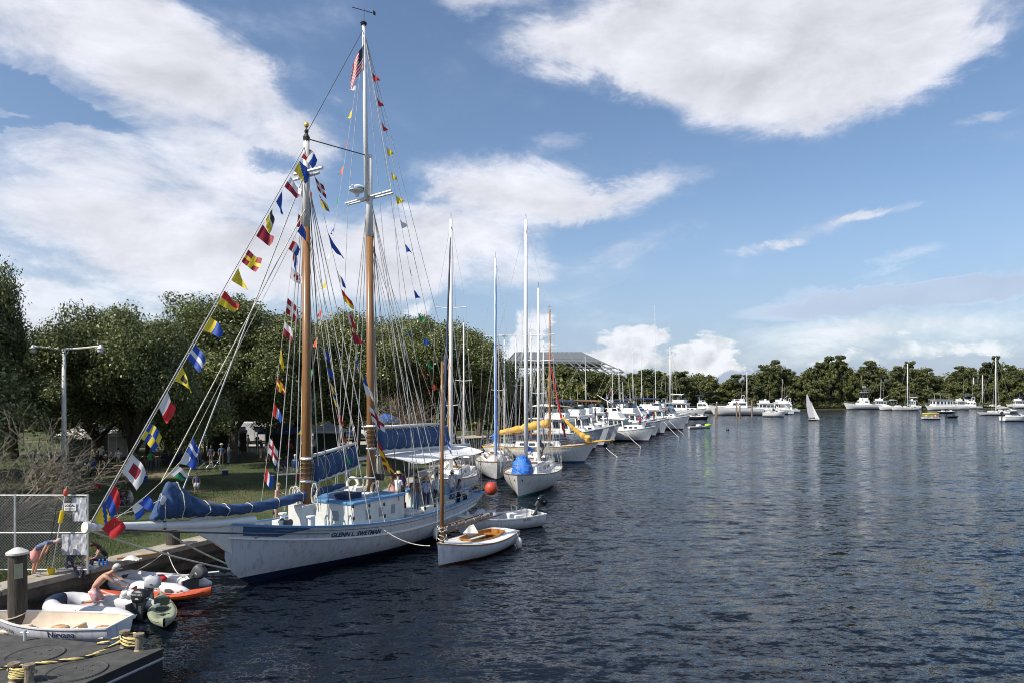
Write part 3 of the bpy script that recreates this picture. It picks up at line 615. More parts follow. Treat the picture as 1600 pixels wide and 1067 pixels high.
# ------------------------------------------------------------------ hulls
class Hull:
    def __init__(s, L, B, zb, zm, zs, d=.45, tw=.6, br=.25, sr=0, cnt=0, cl=0, ent=2.2, mid=.42, n=26, pw=2.6, clip=0, bulw=0):
        s.__dict__.update(locals())
    def half(s, t):
        if t < s.mid: return s.B / 2 * (s.tw + (1 - s.tw) * math.sin(math.pi / 2 * t / s.mid))
        q = (t - s.mid) / (1 - s.mid); return s.B / 2 * max(0.004, (1 - q ** s.ent))
    def sheer(s, t): return s.zm + ((s.zb - s.zm) * ((t - s.mid) / (1 - s.mid)) ** 2 if t > s.mid else (s.zs - s.zm) * ((s.mid - t) / s.mid) ** 2)
    def bot(s, t):
        z = -s.d
        if s.cnt and t < .3: z = lerp(s.cnt, -s.d, math.sin(math.pi / 2 * t / .3))
        return z
    def pt(s, t, w, side=1, inset=0):
        sh = s.sheer(t); bz = s.bot(t); z = bz + (sh - bz) * w; b = max(0, s.half(t) - inset)
        f = max(0.0, (t - .55) / .45); p = lerp(s.pw, 1.25, f ** 1.3)
        g = 1 - max(0, 1 - w) ** p
        g = lerp(g, g * (.62 + .38 * w), f)           # flare forward
        x = -s.L / 2 + s.L * t
        h = (sh - z) / max(.1, sh + s.d)
        hh = h + s.clip * math.sin(math.pi * h) * -1   # hollow clipper stem
        x -= s.br * s.L * max(0, hh) * t ** 8
        x += s.sr * (sh - z) * (1 - t) ** 6
        return Vector((x, side * b * g, z))
    def ts(s): return [i / s.n for i in range(s.n + 1)]
    WL = [0, .1, .2, .3, .4, .5, .6, .7, .8, .9, 1]
    def hull(s, m, parent, name='hull'):
        mb = MB(); T = s.ts()
        for sd in (1, -1): mb.grid([[s.pt(t, w, sd) for w in s.WL] for t in T], flip=(sd > 0))
        a = [s.pt(0, w, 1) for w in s.WL]; b = [s.pt(0, w, -1) for w in s.WL]; mb.grid([a, b], flip=True)
        return mb.build(name, m, parent, smooth=.6)
    def deck(s, m, parent, drop=.0, t0=0, t1=1, inset=.02, name='deck', camber=.04):
        mb = MB(); rows = []
        for t in [lerp(t0, t1, i / 20) for i in range(21)]:
            a = s.pt(t, 1 - drop / (s.sheer(t) - s.bot(t)), 1, inset); z = a.z
            rows.append([(a.x, a.y, z), (a.x, a.y * .5, z + camber * .8), (a.x, 0, z + camber), (a.x, -a.y * .5, z + camber * .8), (a.x, -a.y, z)])
        mb.grid(rows, flip=True); return mb.build(name, m, parent)
    def strip(s, m, parent, off, h, name='rub_rail', wd=.05, t0=0, t1=1, up=.0, stern=True):
        """a rail of rectangular section following the sheer, off metres below it"""
        mb = MB()
        for sd in (1, -1):
            rows = []
            for t in [lerp(t0, t1, i / 30) for i in range(31)]:
                w0 = 1 - off / (s.sheer(t) - s.bot(t)); a = s.pt(t, w0, sd); a.z += up
                o = Vector((0, sd * wd, 0)); i_ = Vector((0, -sd * wd * .6, 0)); H = Vector((0, 0, h))
                if t > .97: o = o * .8 + Vector((wd * .6, 0, 0))
                if abs(a.y) < wd: i_ = Vector((0, 0, 0))
                rows.append([a + i_, a + o, a + o + H, a + i_ + H, a + i_])
            mb.grid(rows, flip=(sd > 0)); mb.add(rows[0][:4], [(0, 1, 2, 3)]); mb.add(rows[-1][:4], [(0, 1, 2, 3)])
        if stern and t0 == 0:
            a = s.pt(0, 1 - off / (s.sheer(0) - s.bot(0)), 1); mb.box((a.x, 0, a.z + h / 2 + up), (wd * 1.5, a.y * 2 + wd, h * .98))
        return mb.build(name, m, parent)
    def railing(s, m, parent, t0, t1, h=.6, every=1.5, rr=.018, name='railing', lines=2, sides=(1, -1)):
        mb = MB()
        for sd in sides:
            k = max(2, int((t1 - t0) * s.L / every)); tops = []
            for i in range(k + 1):
                t = lerp(t0, t1, i / k); a = s.pt(t, 1, sd, .05); b = a + Vector((0, 0, h)); mb.tube([a, b], rr * .8, 4); tops.append((a, b))
            for q in range(lines):
                f = 1 - q / lines; mb.tube([a.lerp(b, f) for a, b in tops], rr if q == 0 else rr * .6, 4)
        return mb.build(name, m, parent, merge=False)
def house(mb, x0, x1, y0, y1, z0, z1, fs=.0, bs=.0, ins=.08, mi=0):
    """tapered block; x1 is the forward end, fs/bs the set-back of the top edge there, y0/y1 half width aft/forward"""
    p = [Vector((x0, -y0, z0)), Vector((x1, -y1, z0)), Vector((x1, y1, z0)), Vector((x0, y0, z0)),
         Vector((x0 + bs, -y0 + ins, z1)), Vector((x1 - fs, -y1 + ins, z1)), Vector((x1 - fs, y1 - ins, z1)), Vector((x0 + bs, y0 - ins, z1))]
    mb.hexa(p, mi); return p
def panes(p, parent, side=((.06, .34), (.38, .66), (.7, .94)), v=(.35, .8), front=((.06, .48), (.52, .94)), back=(), m='glass', skew=0):
    """window panes standing proud of the faces of a house block p"""
    me = []
    def face(a, b, c, d, lst, vv):   # a,b bottom; d,c top
        n = (b - a).cross(d - a).normalized() * .015
        for u0, u1 in lst:
            q = []
            for (u, w) in ((u0, vv[0]), (u1, vv[0]), (u1 - skew * .0, vv[1]), (u0 + skew * .0, vv[1])): q.append(a.lerp(b, u).lerp(d.lerp(c, u), w))
            mb = MB(); mb.hexa([x - n for x in q] + [x + n for x in q]); me.append(mb.build('window', m, parent))
    face(p[0], p[1], p[5], p[4], side, v); face(p[2], p[3], p[7], p[6], [(1 - b, 1 - a) for a, b in side], v)
    face(p[1], p[2], p[6], p[5], front, v); face(p[3], p[0], p[4], p[7], back, v)
    return me
def spar(name, a, b, r0, r1, m, parent, n=8): return MB().tube([a, Vector(a).lerp(Vector(b), .5), b], [r0, (r0 + r1) / 2 * 1.03, r1], n).build(name, m, parent, smooth='all')
def furled(name, a, b, r0, r1, m, parent, seed=0, ties=True, hang=0):
    """a bundled sail or cover along a spar: lumpy, tied at intervals"""
    rng = random.Random(seed); a = Vector(a); b = Vector(b); k = 22; mb = MB(); pts = []; rr = []
    for i in range(k + 1):
        f = i / k; pts.append(a.lerp(b, f) + Vector((0, rng.uniform(-.02, .02), rng.uniform(-.02, .02) - hang * math.sin(math.pi * f)))); rr.append(lerp(r0, r1, f) * (1 + rng.uniform(-.12, .16)) * (.78 if ties and i % 4 == 0 else 1) * (.6 if i in (0, k) else 1))
    mb.tube(pts, rr, 9); o = mb.build(name, m, parent, smooth='all')
    if ties:
        t = MB()
        for i in range(4, k, 4): d = (pts[i + 1] - pts[i - 1]).normalized(); t.tube([pts[i] - d * .015, pts[i] + d * .015], rr[i] + .012, 9)
        t.build('sail_tie', 'rope', o)
    return o
def stays(lst, parent, r=.012, m='wire'):
    for nm, a, b in lst: MB().tube([a, b], r, 4).build(nm, m, parent)
def mastset(t, x, z0, h, r, m, spr=(), hb=1.5, xf=None, xa=None, deckz=1.2, rt=None, wr=.012, top=True):
    a = Vector((x, 0, z0)); b = Vector((x - .0, 0, h)); mo = spar('mast', a, b, r, rt or r * .62, m, t, 10)
    for f, w in spr:
        z = lerp(z0, h, f); MB().tube([(x, -w, z + .05), (x, 0, z - .03), (x, w, z + .05)], .035, 5).build('spreader', 'white', t)
    lst = []
    for sd in (1, -1):
        pts = [(x, 0, h - .1)] + [(x, sd * w, lerp(z0, h, f) + .05) for f, w in sorted(spr, reverse=True)] + [(x - .1, sd * hb, deckz)]
        o = MB().tube(pts, wr, 4).build('shroud', 'wire', t)
        f0 = spr[0][0] if spr else .6
        lst += [('shroud', (x, 0, lerp(z0, h, f0)), (x - .7, sd * hb * .97, deckz)), ('shroud', (x, 0, lerp(z0, h, f0)), (x + .6, sd * hb * .95, deckz))]
    if xf is not None: lst.append(('forestay', (x, 0, h - .05), (xf, 0, deckz + .3)))
    if xa is not None: lst.append(('backstay', (x, 0, h - .05), (xa, 0, deckz + .1)))
    stays(lst, t, wr)
    if top: MB().tube([(x, 0, h), (x, 0, h + .5)], .012, 4).tube([(x - .2, 0, h + .3), (x + .25, 0, h + .3)], .012, 4).build('masthead_vane', 'black', t)
    return mo
# ------------------------------------------------------------------ text
def textmesh(name, s, size, m, parent, fn, bold=0, shear=0, spacing=1.0):
    """flat lettering laid on a surface: fn(u, v) gives the point for u along the line and v up"""
    cu = bpy.data.curves.new(name, 'FONT'); cu.body = s; cu.size = size; cu.offset = bold; cu.shear = shear; cu.space_character = spacing; cu.align_x = 'CENTER'; cu.resolution_u = 3
    o = bpy.data.objects.new(name, cu); COL.objects.link(o); dg = bpy.context.evaluated_depsgraph_get(); dg.update()
    me = bpy.data.meshes.new_from_object(o.evaluated_get(dg)); bpy.data.objects.remove(o); bpy.data.curves.remove(cu)
    for v in me.vertices: v.co = fn(v.co.x, v.co.y)
    me.materials.clear(); me.materials.append(M[m]); ob = bpy.data.objects.new(name, me); COL.objects.link(ob); ob.parent = parent; return ob
# ------------------------------------------------------------------ the schooner
HS = hullmat('schooner_hull', (.5, .52, .56), boot=(.012, .02, .045), bz=.30, bot=(.012, .02, .045))
S0 = Vector((-10.2, 25.0, 0)); SH = Vector((-.467, -.884, 0)).normalized()
SC = S0 - SH * 7.9
sch = thing('schooner', 'large white two masted schooner with blue covers and signal flags moored along the seawall', 'schooner', SC, math.atan2(SH.y, SH.x))
SM = sch.matrix_basis.copy() if False else Matrix.Translation(SC) @ Matrix.Rotation(math.atan2(SH.y, SH.x), 4, 'Z')
def schooner():
    t = sch; h = Hull(15.8, 4.7, 2.35, 1.5, 1.62, d=.7, tw=.62, br=.14, sr=.9, cnt=.62, ent=2.0, mid=.45, n=34, pw=3.0, clip=.45)
    hull = h.hull(HS, t)
    X = lambda s: 7.9 - s
    dk = h.deck('deckblue', t, drop=.38)
    h.strip('trimblue', t, -.0, .06, 'cap_rail', .07)
    h.strip('white', t, .50, .07, 'rub_rail', .05); h.strip(mat('bulwark_line', (.16, .17, .18), .5), t, .15, .025, 'bulwark_strake', .015, t0=.05, t1=.9)
    # hollow trail-board panel (blue) each side of the bow
    for sd in (1, -1):
        rows = []
        for i in range(15):
            f = i / 14; tt = lerp(.965, .82, f); hh = .34 if f < .55 else lerp(.34, .05, ((f - .55) / .45) ** .6)
            a = h.pt(tt, 1 - .03 / (h.sheer(tt) - h.bot(tt)), sd); b = h.pt(tt, 1 - (.03 + hh) / (h.sheer(tt) - h.bot(tt)), sd); o = Vector((0, sd * .012, 0)); rows.append([a + o, b + o])
        MB().grid(rows, flip=(sd < 0)).build('bow_panel', 'trimblue' if False else mat('panelblue', (.03, .09, .2), .4), t)
    # name on the bow
    names = [Vector(h.pt(k / 60, .5, 1)) for k in range(61)]
    def onhull(side, xc, zoff, sc=1):
        def fn(u, v):
            x = xc - u if side > 0 else xc + u; tt = min(1, max(0, (x + h.L / 2) / h.L)); ss = h.sheer(tt); z = ss - zoff + v; w = (z - h.bot(tt)) / (ss - h.bot(tt)); p = h.pt(tt, w, side); return Vector((x, p.y + side * .014, z))
        return fn
    for sd in (1, -1): textmesh('name_lettering', 'GLENN L. SWETMAN', .25, 'navy', t, onhull(sd, 3.0, .41), .008, .25)
    # stem knee and bowsprit
    kn = MB(); prof = [(7.85, 2.34), (8.6, 2.42), (9.9, 2.62), (9.9, 2.5), (9.0, 2.2), (8.3, 1.75), (7.6, 1.2), (7.55, 1.9)]
    vs = [(x, .09, z) for x, z in prof] + [(x, -.09, z) for x, z in prof]; k = len(prof)
    kn.add(vs, [tuple(range(k)), tuple(range(2 * k - 1, k - 1, -1))] + [(i, k + i, k + (i + 1) % k, (i + 1) % k) for i in range(k)]); kn.build('stem_knee', 'offwhite', t)
    bs = MB().tube([(6.6, 0, 2.30), (8.4, 0, 2.45), (10.4, 0, 2.72), (12.75, 0, 3.06)], [.17, .17, .15, .12], 12).build('bowsprit', 'white', t, smooth=.8)
    MB().tube([(12.74, 0, 3.06), (12.86, 0, 3.08)], [.17, .17], 14).build('end_cap', 'offwhite', bs)
    MB().tube([(10.3, 0, 2.70), (10.4, 0, 2.715)], .175, 12).tube([(12.5, 0, 3.025), (12.58, 0, 3.035)], .14, 12).build('band', 'steel', bs)
    for k, (a, b) in enumerate((((12.7, 0, 2.95), (6.7, 0, .35)), ((10.35, 0, 2.58), (6.75, 0, .38)))):
        MB().tube(sagpts(a, b, .12, 10), .03, 5).build('bobstay', 'rope', t)
    for sd in (1, -1): MB().tube(sagpts((12.6, 0, 3.0), (4.6, sd * 1.85, 1.62), .06, 8), .028, 5).build('whisker_stay', 'darkwire', t)
    MB().tube(sagpts((12.7, .02, 3.25), (10.3, .05, 3.6), .1, 6), .015, 4).build('footrope', 'rope', t)
    # foremast and mainmast
    xf, xm = X(4.0), X(8.07)
    f1 = spar('foremast', (xf, 0, 1.1), (xf, 0, 13.7), .185, .15, 'wood', t, 12); MB().tube([(xf, 0, 13.7), (xf, 0, 17.2)], [.155, .12], 10).build('masthead', 'offwhite', f1, smooth='all')
    MB().lathe([(.02, 0), (.12, .05), (.14, .25), (.06, .4), (.09, .5), (.02, .62)], (xf, 0, 17.1), 8).build('truck', 'black', f1); MB().ell((xf, 0, 17.85), (.1, .1, .12)).build('finial', 'gold', f1)
    MB().tube([(xf + .1, -.55, 15.9), (xf + .1, .95, 15.95)], .07, 6).tube([(xf - .1, -.9, 15.75), (xf - .1, .6, 15.85)], .06, 6).build('crosstree', 'white', t)
    m1 = spar('mainmast', (xm, 0, 1.1), (xm + .1, 0, 14.1), .18, .155, 'wood', t, 12); MB().tube([(xm + .1, 0, 14.1), (xm + .13, 0, 17.8)], [.165, .14], 10).build('masthead', 'white', m1, smooth='all')
    MB().tube([(xm + .30, 0, 15.7), (xm + .42, 0, 20), (xm + .52, 0, 23.6)], [.12, .1, .07], 10).build('topmast', 'white', m1, smooth='all')
    MB().lathe([(.13, 0), (.16, .08), (.05, .16)], (xm + .52, 0, 23.55), 8).tube([(xm + .5, 0, 23.6), (xm + .5, 0, 24.3)], .015, 4).tube([(xm + .1, .25, 24.2), (xm + .9, -.35, 24.25)], .018, 4).box((xm + .1, .25, 24.22), (.18, .03, .16)).build('wind_vane', 'black', m1)
    MB().tube([(xm + .2, -1.35, 15.75), (xm + .2, 1.3, 16.0)], [.05, .06], 6).tube([(xm, -1.3, 15.75), (xm, 1.25, 15.95)], .05, 6).build('crosstree', 'white', t)
    MB().lathe([(.08, -.25), (.12, -.12), (.26, -.05), (.35, .02), (.35, .16), (.26, .24), (.1, .27)], (xm + .45, -.45, 16.15), 16).build('radar_dome', 'white', t, smooth=.8)
    MB().lathe([(.352, .05), (.352, .1)], (xm + .45, -.45, 16.15), 16).build('stripe', 'trimblue', t)
    spring = MB().tube([(xf, 0, 17.3), (xm + .15, 0, 17.75)], .025, 5).build('triatic_stay', 'darkwire', t)
    MB().tube([(xf, 0, 17.5), (xm + .5, 0, 23.4)], .015, 4).build('topmast_stay', 'darkwire', t)
    MB().tube([(xf, 0, 17.1), (12.7, 0, 3.15)], .02, 4).build('jib_stay', 'wire', t)
    MB().tube([(xf, .05, 14.6), (10.4, 0, 4.1)], .02, 4).build('forestay', 'rope', t); MB().tube([(xf, -.05, 16.0), (10.0, 0, 2.9)], .025, 4).build('forestay', 'wire', t)
    # shrouds
    for (x, zt, ss) in ((xf, 15.4, (4.7, 5.5, 6.3)), (xm + .12, 15.6, (9.0, 9.8, 10.6))):
        for sd in (1, -1):
            feet = []
            for s_ in ss:
                if sd < 0: s_ -= .9
                tt = (X(s_) + h.L / 2) / h.L; p = h.pt(tt, 1, sd); p.z += .05; feet.append(p)
                MB().tube([p, (x, sd * .12, zt)], .02, 5).build('shroud', 'wire', t)
                MB().ell(p + Vector((0, 0, .25)), (.06, .05, .09), 6, 4).ell(p + Vector((0, 0, .6)) + (Vector((x, 0, zt)) - p) * .01, (.06, .05, .09), 6, 4).build('deadeye', 'black', t)
            rt = MB()
            for q in range(3, 24):
                f = q / 24 * .52; a = feet[0].lerp(Vector((x, sd * .12, zt)), f); b = feet[-1].lerp(Vector((x, sd * .12, zt)), f)
                if sd > 0 or q % 2: pass
            for q in (3,): rt.tube([feet[0].lerp(Vector((x, sd * .12, zt)), .045 * q), feet[-1].lerp(Vector((x, sd * .12, zt)), .045 * q)], .035, 5)
            rt.build('sheer_pole', 'offwhite', t)
    for sd in (1, -1):
        for dx in (1.2, 3.4):
            p = h.pt((X(12.2 + dx) + h.L / 2) / h.L, 1, sd); MB().tube([p, (xm + .5, 0, 23.3)], .013, 4).build('backstay', 'wire', t)
        MB().tube([(xm + .1, sd * 1.27, 15.9), (xm + .5, 0, 23.3)], .013, 4).build('topmast_shroud', 'wire', t)
        MB().tube([(xm + .1, sd * 1.27, 15.9), h.pt(.47, 1, sd)], .013, 4).build('topmast_shroud', 'wire', t)
    # halyards and running rigging, close to the masts
    rr = random.Random(4)
    for x, zt, n_ in ((xf, 15.6, 11), (xm, 15.4, 11)):
        for i in range(n_):
            a = rr.uniform(0, 6.28); q = rr.uniform(.25, 1.5) * (1 if i % 2 else .45)
            MB().tube(sagpts((x + rr.uniform(-.1, .1), rr.uniform(-.15, .15), zt + rr.uniform(-3, 0)), (x - .1 - abs(q * math.cos(a)), q * math.sin(a), rr.uniform(1.9, 2.6)), rr.uniform(0, .06), 5), rr.uniform(.011, .02), 4).build('halyard', 'rope' if i % 3 else 'darkwire', t)
    for i in range(5):   # topping lifts and lazy jacks
        MB().tube([(xf, 0, 14), (xf - .6 - i * .65, .08 * (-1) ** i, 3.9 + .1 * i)], .012, 4).build('lazy_jack', 'rope', t)
        MB().tube([(xm, 0, 14), (xm - .9 - i * .95, .08 * (-1) ** i, 4.6)], .012, 4).build('lazy_jack', 'wire', t)
    # rope coils hung at the masts
    for x in (xf, xm):
        for k in range(9):
            a = k * .7; y = .35 * math.sin(a) + rr.uniform(-.3, .3); q = rr.uniform(.5, .9); cx, cz = x + .38 * math.cos(a), rr.uniform(2.5, 3.3) - .2
            pts = [(cx + .02 * j, y + .13 * math.cos(j * .785 + .4), cz + q * .5 * math.sin(j * .785 + .4)) for j in range(8)]
            MB().tube(pts, .03, 5, closed=True).build('rope_coil', 'rope', t)
    for x, zz in ((xf, (3.45, 4.35)), (xm, (4.5, 5.5))):
        for z in zz: MB().lathe([(.21, -.05), (.25, 0), (.21, .06)], (x, 0, z), 12).build('mast_collar', 'white', t)
        for k in range(9): MB().tube([(x + .25 * math.cos(b), .25 * math.sin(b), lerp(*zz, (k + .5) / 9)) for b in [j * math.pi / 5 for j in range(10)]], .014, 4, closed=True).build('mast_hoop', 'wornwood' if k % 2 else 'black', t)
        MB().box((x + .26, 0, 1.9), (.7, .8, 1.3)).build('mast_housing', 'offwhite', t, bevel=.03)
    # booms, gaffs, covered sails
    def coverpanel(nm, x0, x1, z0a, z0b, z1a, z1b, thick, seed, nt=7):
        rg = random.Random(seed); rows = []; K = 40; J = 14
        ph = [rg.uniform(0, 6) for _ in range(4)]
        for i in range(K + 1):
            f = i / K; x = lerp(x0, x1, f); lo = lerp(z0a, z0b, f) - .08 * abs(math.sin(f * nt * math.pi)) ; hi = lerp(z1a, z1b, f) - .03 * abs(math.sin(f * nt * math.pi)); r = []
            tie = abs(math.sin(f * nt * math.pi)) ** .5
            for j in range(J):
                a = 2 * math.pi * j / J; zz = lerp(lo, hi, .5 + .5 * math.sin(a)); w = thick * (.45 + .55 * max(0, .5 - .5 * math.sin(a)) ** .6) * math.cos(a) * (.62 + .38 * tie) * (1 + .22 * math.sin(f * 23 + ph[0] + zz * 3) + .14 * math.sin(f * 47 + zz * 7 + ph[1])) * (.5 if i in (0, K) else 1)
                r.append((x, w, zz))
            rows.append(r + [r[0]])
        mb = MB(); mb.grid(rows); mb.add(rows[0][:-1], [tuple(range(J))[::-1]]); mb.add(rows[-1][:-1], [tuple(range(J))])
        o = mb.build(nm, 'canvasblue', t, smooth='all')
        tb = MB()
        for q in range(nt + 1):
            f = min(.995, max(.005, q / nt)); r = rows[round(f * K)][:-1]; c = Vector(r[0]); cen = Vector((c.x, 0, (r[3][2] + r[10][2]) / 2))
            tb.tube([cen + (Vector(p) - cen) * 1.05 for p in r], .014, 4, closed=True)
        tb.build('lacing', 'rope', o)
    coverpanel('foresail_cover', xf - .35, xf - 3.0, 3.40, 3.85, 4.28, 4.68, .34, 1)
    spar('fore_boom', (xf - .2, 0, 3.32), (xf - 3.3, 0, 3.78), .09, .07, 'white', t); spar('fore_gaff', (xf - .2, 0, 4.42), (xf - 3.1, 0, 4.8), .08, .06, 'white', t)
    coverpanel('mainsail_cover', xm - .3, X(14.4), 4.42, 4.3, 5.35, 5.28, .4, 2, 9)
    spar('main_boom', (xm - .2, 0, 4.32), (X(16.6), 0, 4.1), .11, .08, 'white', t); spar('main_gaff', (xm - .2, 0, 5.42), (X(13.6), 0, 5.4), .08, .06, 'white', t)
    # jib in its blue bag on the bowsprit, and the bundled boom running aft
    rows = []; K = 30; J = 16; rg = random.Random(3)
    tops = [(10.75, 3.02, 2.94, .1), (10.5, 3.55, 2.92, .22), (10.15, 4.12, 2.9, .36), (9.85, 4.05, 2.88, .42), (9.3, 3.6, 2.82, .42), (8.7, 3.25, 2.76, .36), (8.0, 3.08, 2.66, .26), (7.2, 2.98, 2.6, .22), (6.2, 2.95, 2.55, .2), (5.2, 2.98, 2.6, .2), (4.2, 3.05, 2.68, .19), (3.4, 3.1, 2.76, .16), (2.4, 3.12, 2.86, .13), (1.6, 3.12, 2.95, .08)]
    for i in range(K * 2 + 1):
        f = i / (K * 2) * (len(tops) - 1); a = int(min(f, len(tops) - 2)); u = f - a; x, hi, lo, w = [lerp(tops[a][q], tops[a + 1][q], u) for q in range(4)]
        tie = 1 - .28 * (1 if (i % 6 == 0 and i > 12) else 0); r = []
        for j in range(J):
            b = 2 * math.pi * j / J; up = .5 + .5 * math.sin(b); wz = w * math.cos(b) * (1.25 - .85 * up if hi - lo > .6 else 1) * (1 + .18 * math.sin(i * .9 + j * 2.1) + .1 * math.sin(i * 2.3 + j)) * tie
            r.append((x, wz + .02 * math.sin(i * .5), lerp(lo, hi, up) + (.02 * math.sin(i * 1.7 + j))))
        rows.append(r + [r[0]])
    mb = MB(); mb.grid(rows, flip=True); mb.add(rows[0][:-1], [tuple(range(J))]); mb.add(rows[-1][:-1], [tuple(range(J))[::-1]]); jb = mb.build('jib_cover', 'canvasblue', t, smooth='all')
    tb = MB()
    for i in (6, 14, 22, 28, 34, 40, 46, 52): r = rows[i][:-1]; c = Vector((r[0][0], 0, (r[4][2] + r[12][2]) / 2)); tb.tube([c + (Vector(p) - c) * 1.05 for p in r], .016, 4, closed=True)
    tb.build('lacing', 'rope', jb); MB().ell((10.42, .16, 3.55), (.12, .03, .16), 10, 6).build('patch', 'white', jb)
    spar('jib_boom', (9.3, 0, 2.72), (1.4, 0, 2.9), .07, .06, 'white', t)
    # deck houses
    def hs(nm, s0, s1, y0, y1, z0, z1, m='offwhite', top='trimblue', **k):
        mb = MB(); p = house(mb, X(s1), X(s0), y0, y1, z0, z1, ins=.04, **k); o = mb.build(nm, m, t, bevel=.02)
        tb = MB(); house(tb, X(s1) - .05, X(s0) + .05, y0 + .03, y1 + .03, z1 - .02, z1 + .09, ins=.02); tb.build('roof', top, o, bevel=.02); return o, p
    o, p = hs('forward_house', 5.2, 8.6, 1.5, 1.45, 1.1, 2.42)
    panes(p, o, side=((.2, .28), (.45, .53), (.7, .78)), v=(.45, .75), front=((.6, .72),), m='grey')
    MB().box((X(6.1), .2, 2.6), (1.0, 1.0, .26)).build('hatch', 'navy', o, bevel=.03); MB().box((X(7.6), -.5, 2.62), (.8, .7, .3)).build('hatch', 'offwhite', o, bevel=.03)
    o, p = hs('side_locker', 8.75, 9.6, 1.75, 1.75, 1.1, 1.5, top='offwhite')
    o, p = hs('aft_cabin', 12.2, 14.6, 1.25, 1.35, 1.15, 1.95); panes(p, o, side=((.1, .25), (.4, .55), (.7, .85)), v=(.3, .75), front=(), m='glass')
    MB().box((X(14.9), .2, 1.9), (.5, .6, 1.4)).build('wheel_box', 'offwhite', t, bevel=.03)
    for sd in (1, -1): MB().box((X(11.0), sd * 1.65, 1.5), (2.6, .4, .42)).build('bench', 'offwhite', t, bevel=.02)
    MB().box((X(11.2), -.7, 1.35), (.5, .4, .38)).build('cooler', 'red', t, bevel=.03); MB().box((X(12.3), 1.0, 1.45), (.6, .5, .6)).build('deck_box', 'white', t, bevel=.03)
    # awning
    rows = []
    for i in range(15):
        f = i / 14; s_ = lerp(8.5, 15.6, f); w = 2.05 - .5 * f; sag = .12 * abs(math.sin(f * 3 * math.pi)); r = []
        for j in range(11):
            g = j / 5 - 1; r.append((X(s_), g * w * (1 - .06 * math.sin(math.pi * ((f * 3) % 1))), 4.12 - .25 * g * g - sag * abs(g) ** 1.5))
        rows.append(r)
    low = [[(x, y, z - .03) for x, y, z in r] for r in rows]
    MB().grid(rows).grid(low, flip=True).build('awning', 'canvaswhite', t, smooth='all')
    for s_ in (8.6, 11, 13.2, 15.4):
        for sd in (1, -1):
            w = 2.0 - .5 * (s_ - 8.5) / 7; MB().tube([(X(s_), sd * w, 1.2), (X(s_), sd * w, 3.6)], .022, 5).build('awning_pole', 'steel', t)
    # stanchions, lifelines, anchor, winch
    h.railing('steel', t, .02, .38, .62, 1.2, lines=2); h.railing('steel', t, .6, .72, .6, 1.0, lines=1, sides=(-1,))
    wl = MB(); wl.lathe([(.16, -.22), (.1, -.12), (.1, .12), (.16, .22)], (0, 0, 0), 10)
    w = wl.build('windlass', 'darkgrey', t); w.rotation_euler = (math.radians(90), 0, 0); w.location = (X(2.6), .3, 2.02); MB().box((X(2.6), 0, 1.95), (.4, .5, .3)).build('windlass_base', 'offwhite', t, bevel=.03)
    for y in (.9, -.6): MB().lathe([(.1, 0), (.1, .35), (.17, .42), (.17, .47)], (X(3.3), y, 1.75), 8).build('vent', 'white', t)
    # life ring hanging inboard of the mainmast
    MB().tube([(xm + .15 + .02 * k, -.9 + .28 * math.cos(k * .6283), 2.85 + .28 * math.sin(k * .6283)) for k in range(10)], .075, 8, closed=True).build('life_ring', 'offwhite', t, smooth='all')
    MB().box((X(7.8), .6, 3.25), (.12, .6, .28)).build('speaker_box', 'black', t)
    # port anchor chafe: anchor under the bow and hawse pipe
    for sd in (1, -1):
        p = h.pt(.935, .86, sd); MB().ell(p, (.12, .03, .06), 10, 6).build('hawse_pipe', 'grey', t)
    for s_, sd in ((9.9, 1), (13.6, 1)):
        p = h.pt((X(s_) + h.L / 2) / h.L, .6, 1); q = h.pt((X(s_) + h.L / 2) / h.L, 1, 1); MB().ell(p + Vector((0, .16, -.1)), (.13, .13, .28), 8, 6).tube([q, p + Vector((0, .16, .15))], .012, 4).build('fender', 'offwhite', t, smooth='all')
    return h
hs_ = schooner()
def SW(x, y, z): return SM @ Vector((x, y, z))
SX = lambda s: 7.9 - s
# ------------------------------------------------------------------ flags
def flag(parent, Pn, H, F, pat, tri=0, seed=0, n=8, label=None, rip=.07, origin=None):
    """H: vector up the hoist from Pn, F: vector to the fly end; the cloth ripples across"""
    nr = H.cross(F); nr = nr.normalized() if nr.length > 1e-6 else Vector((0, 1, 0)); rg = random.Random(seed); ph = rg.uniform(0, 6); mb = MB(); names = []
    rows = []; L = F.length
    for i in range(n + 1):
        u = i / n; r = []
        for j in range(n + 1):
            v = j / n; vv = lerp(v, .5, u * tri) if tri < 1 else lerp(v, .15, u)
            p = Pn + H * vv + F * (u * (1 - .16 * abs(v - .5))) + nr * (rip * L * 2 * u * math.sin(u * 7 + ph + v * 1.6)) + Vector((0, 0, -.12 * L * u * u + .05 * L * math.sin(u * 6 + ph)))
            r.append(p - (origin or Vector((0, 0, 0))))
        rows.append(r)
    def mi(nm):
        if nm not in names: names.append(nm)
        return names.index(nm)
    vs = [p for r in rows for p in r]; fs = []; ms = []
    for i in range(n):
        for j in range(n): fs.append((i * (n + 1) + j, i * (n + 1) + j + 1, (i + 1) * (n + 1) + j + 1, (i + 1) * (n + 1) + j)); ms.append(mi(pat((i + .5) / n, (j + .5) / n)))
    mb.add(vs, fs, ms); return mb.build('flag', names, parent, smooth='all', label=label)
def solid(c): return lambda u, v: c
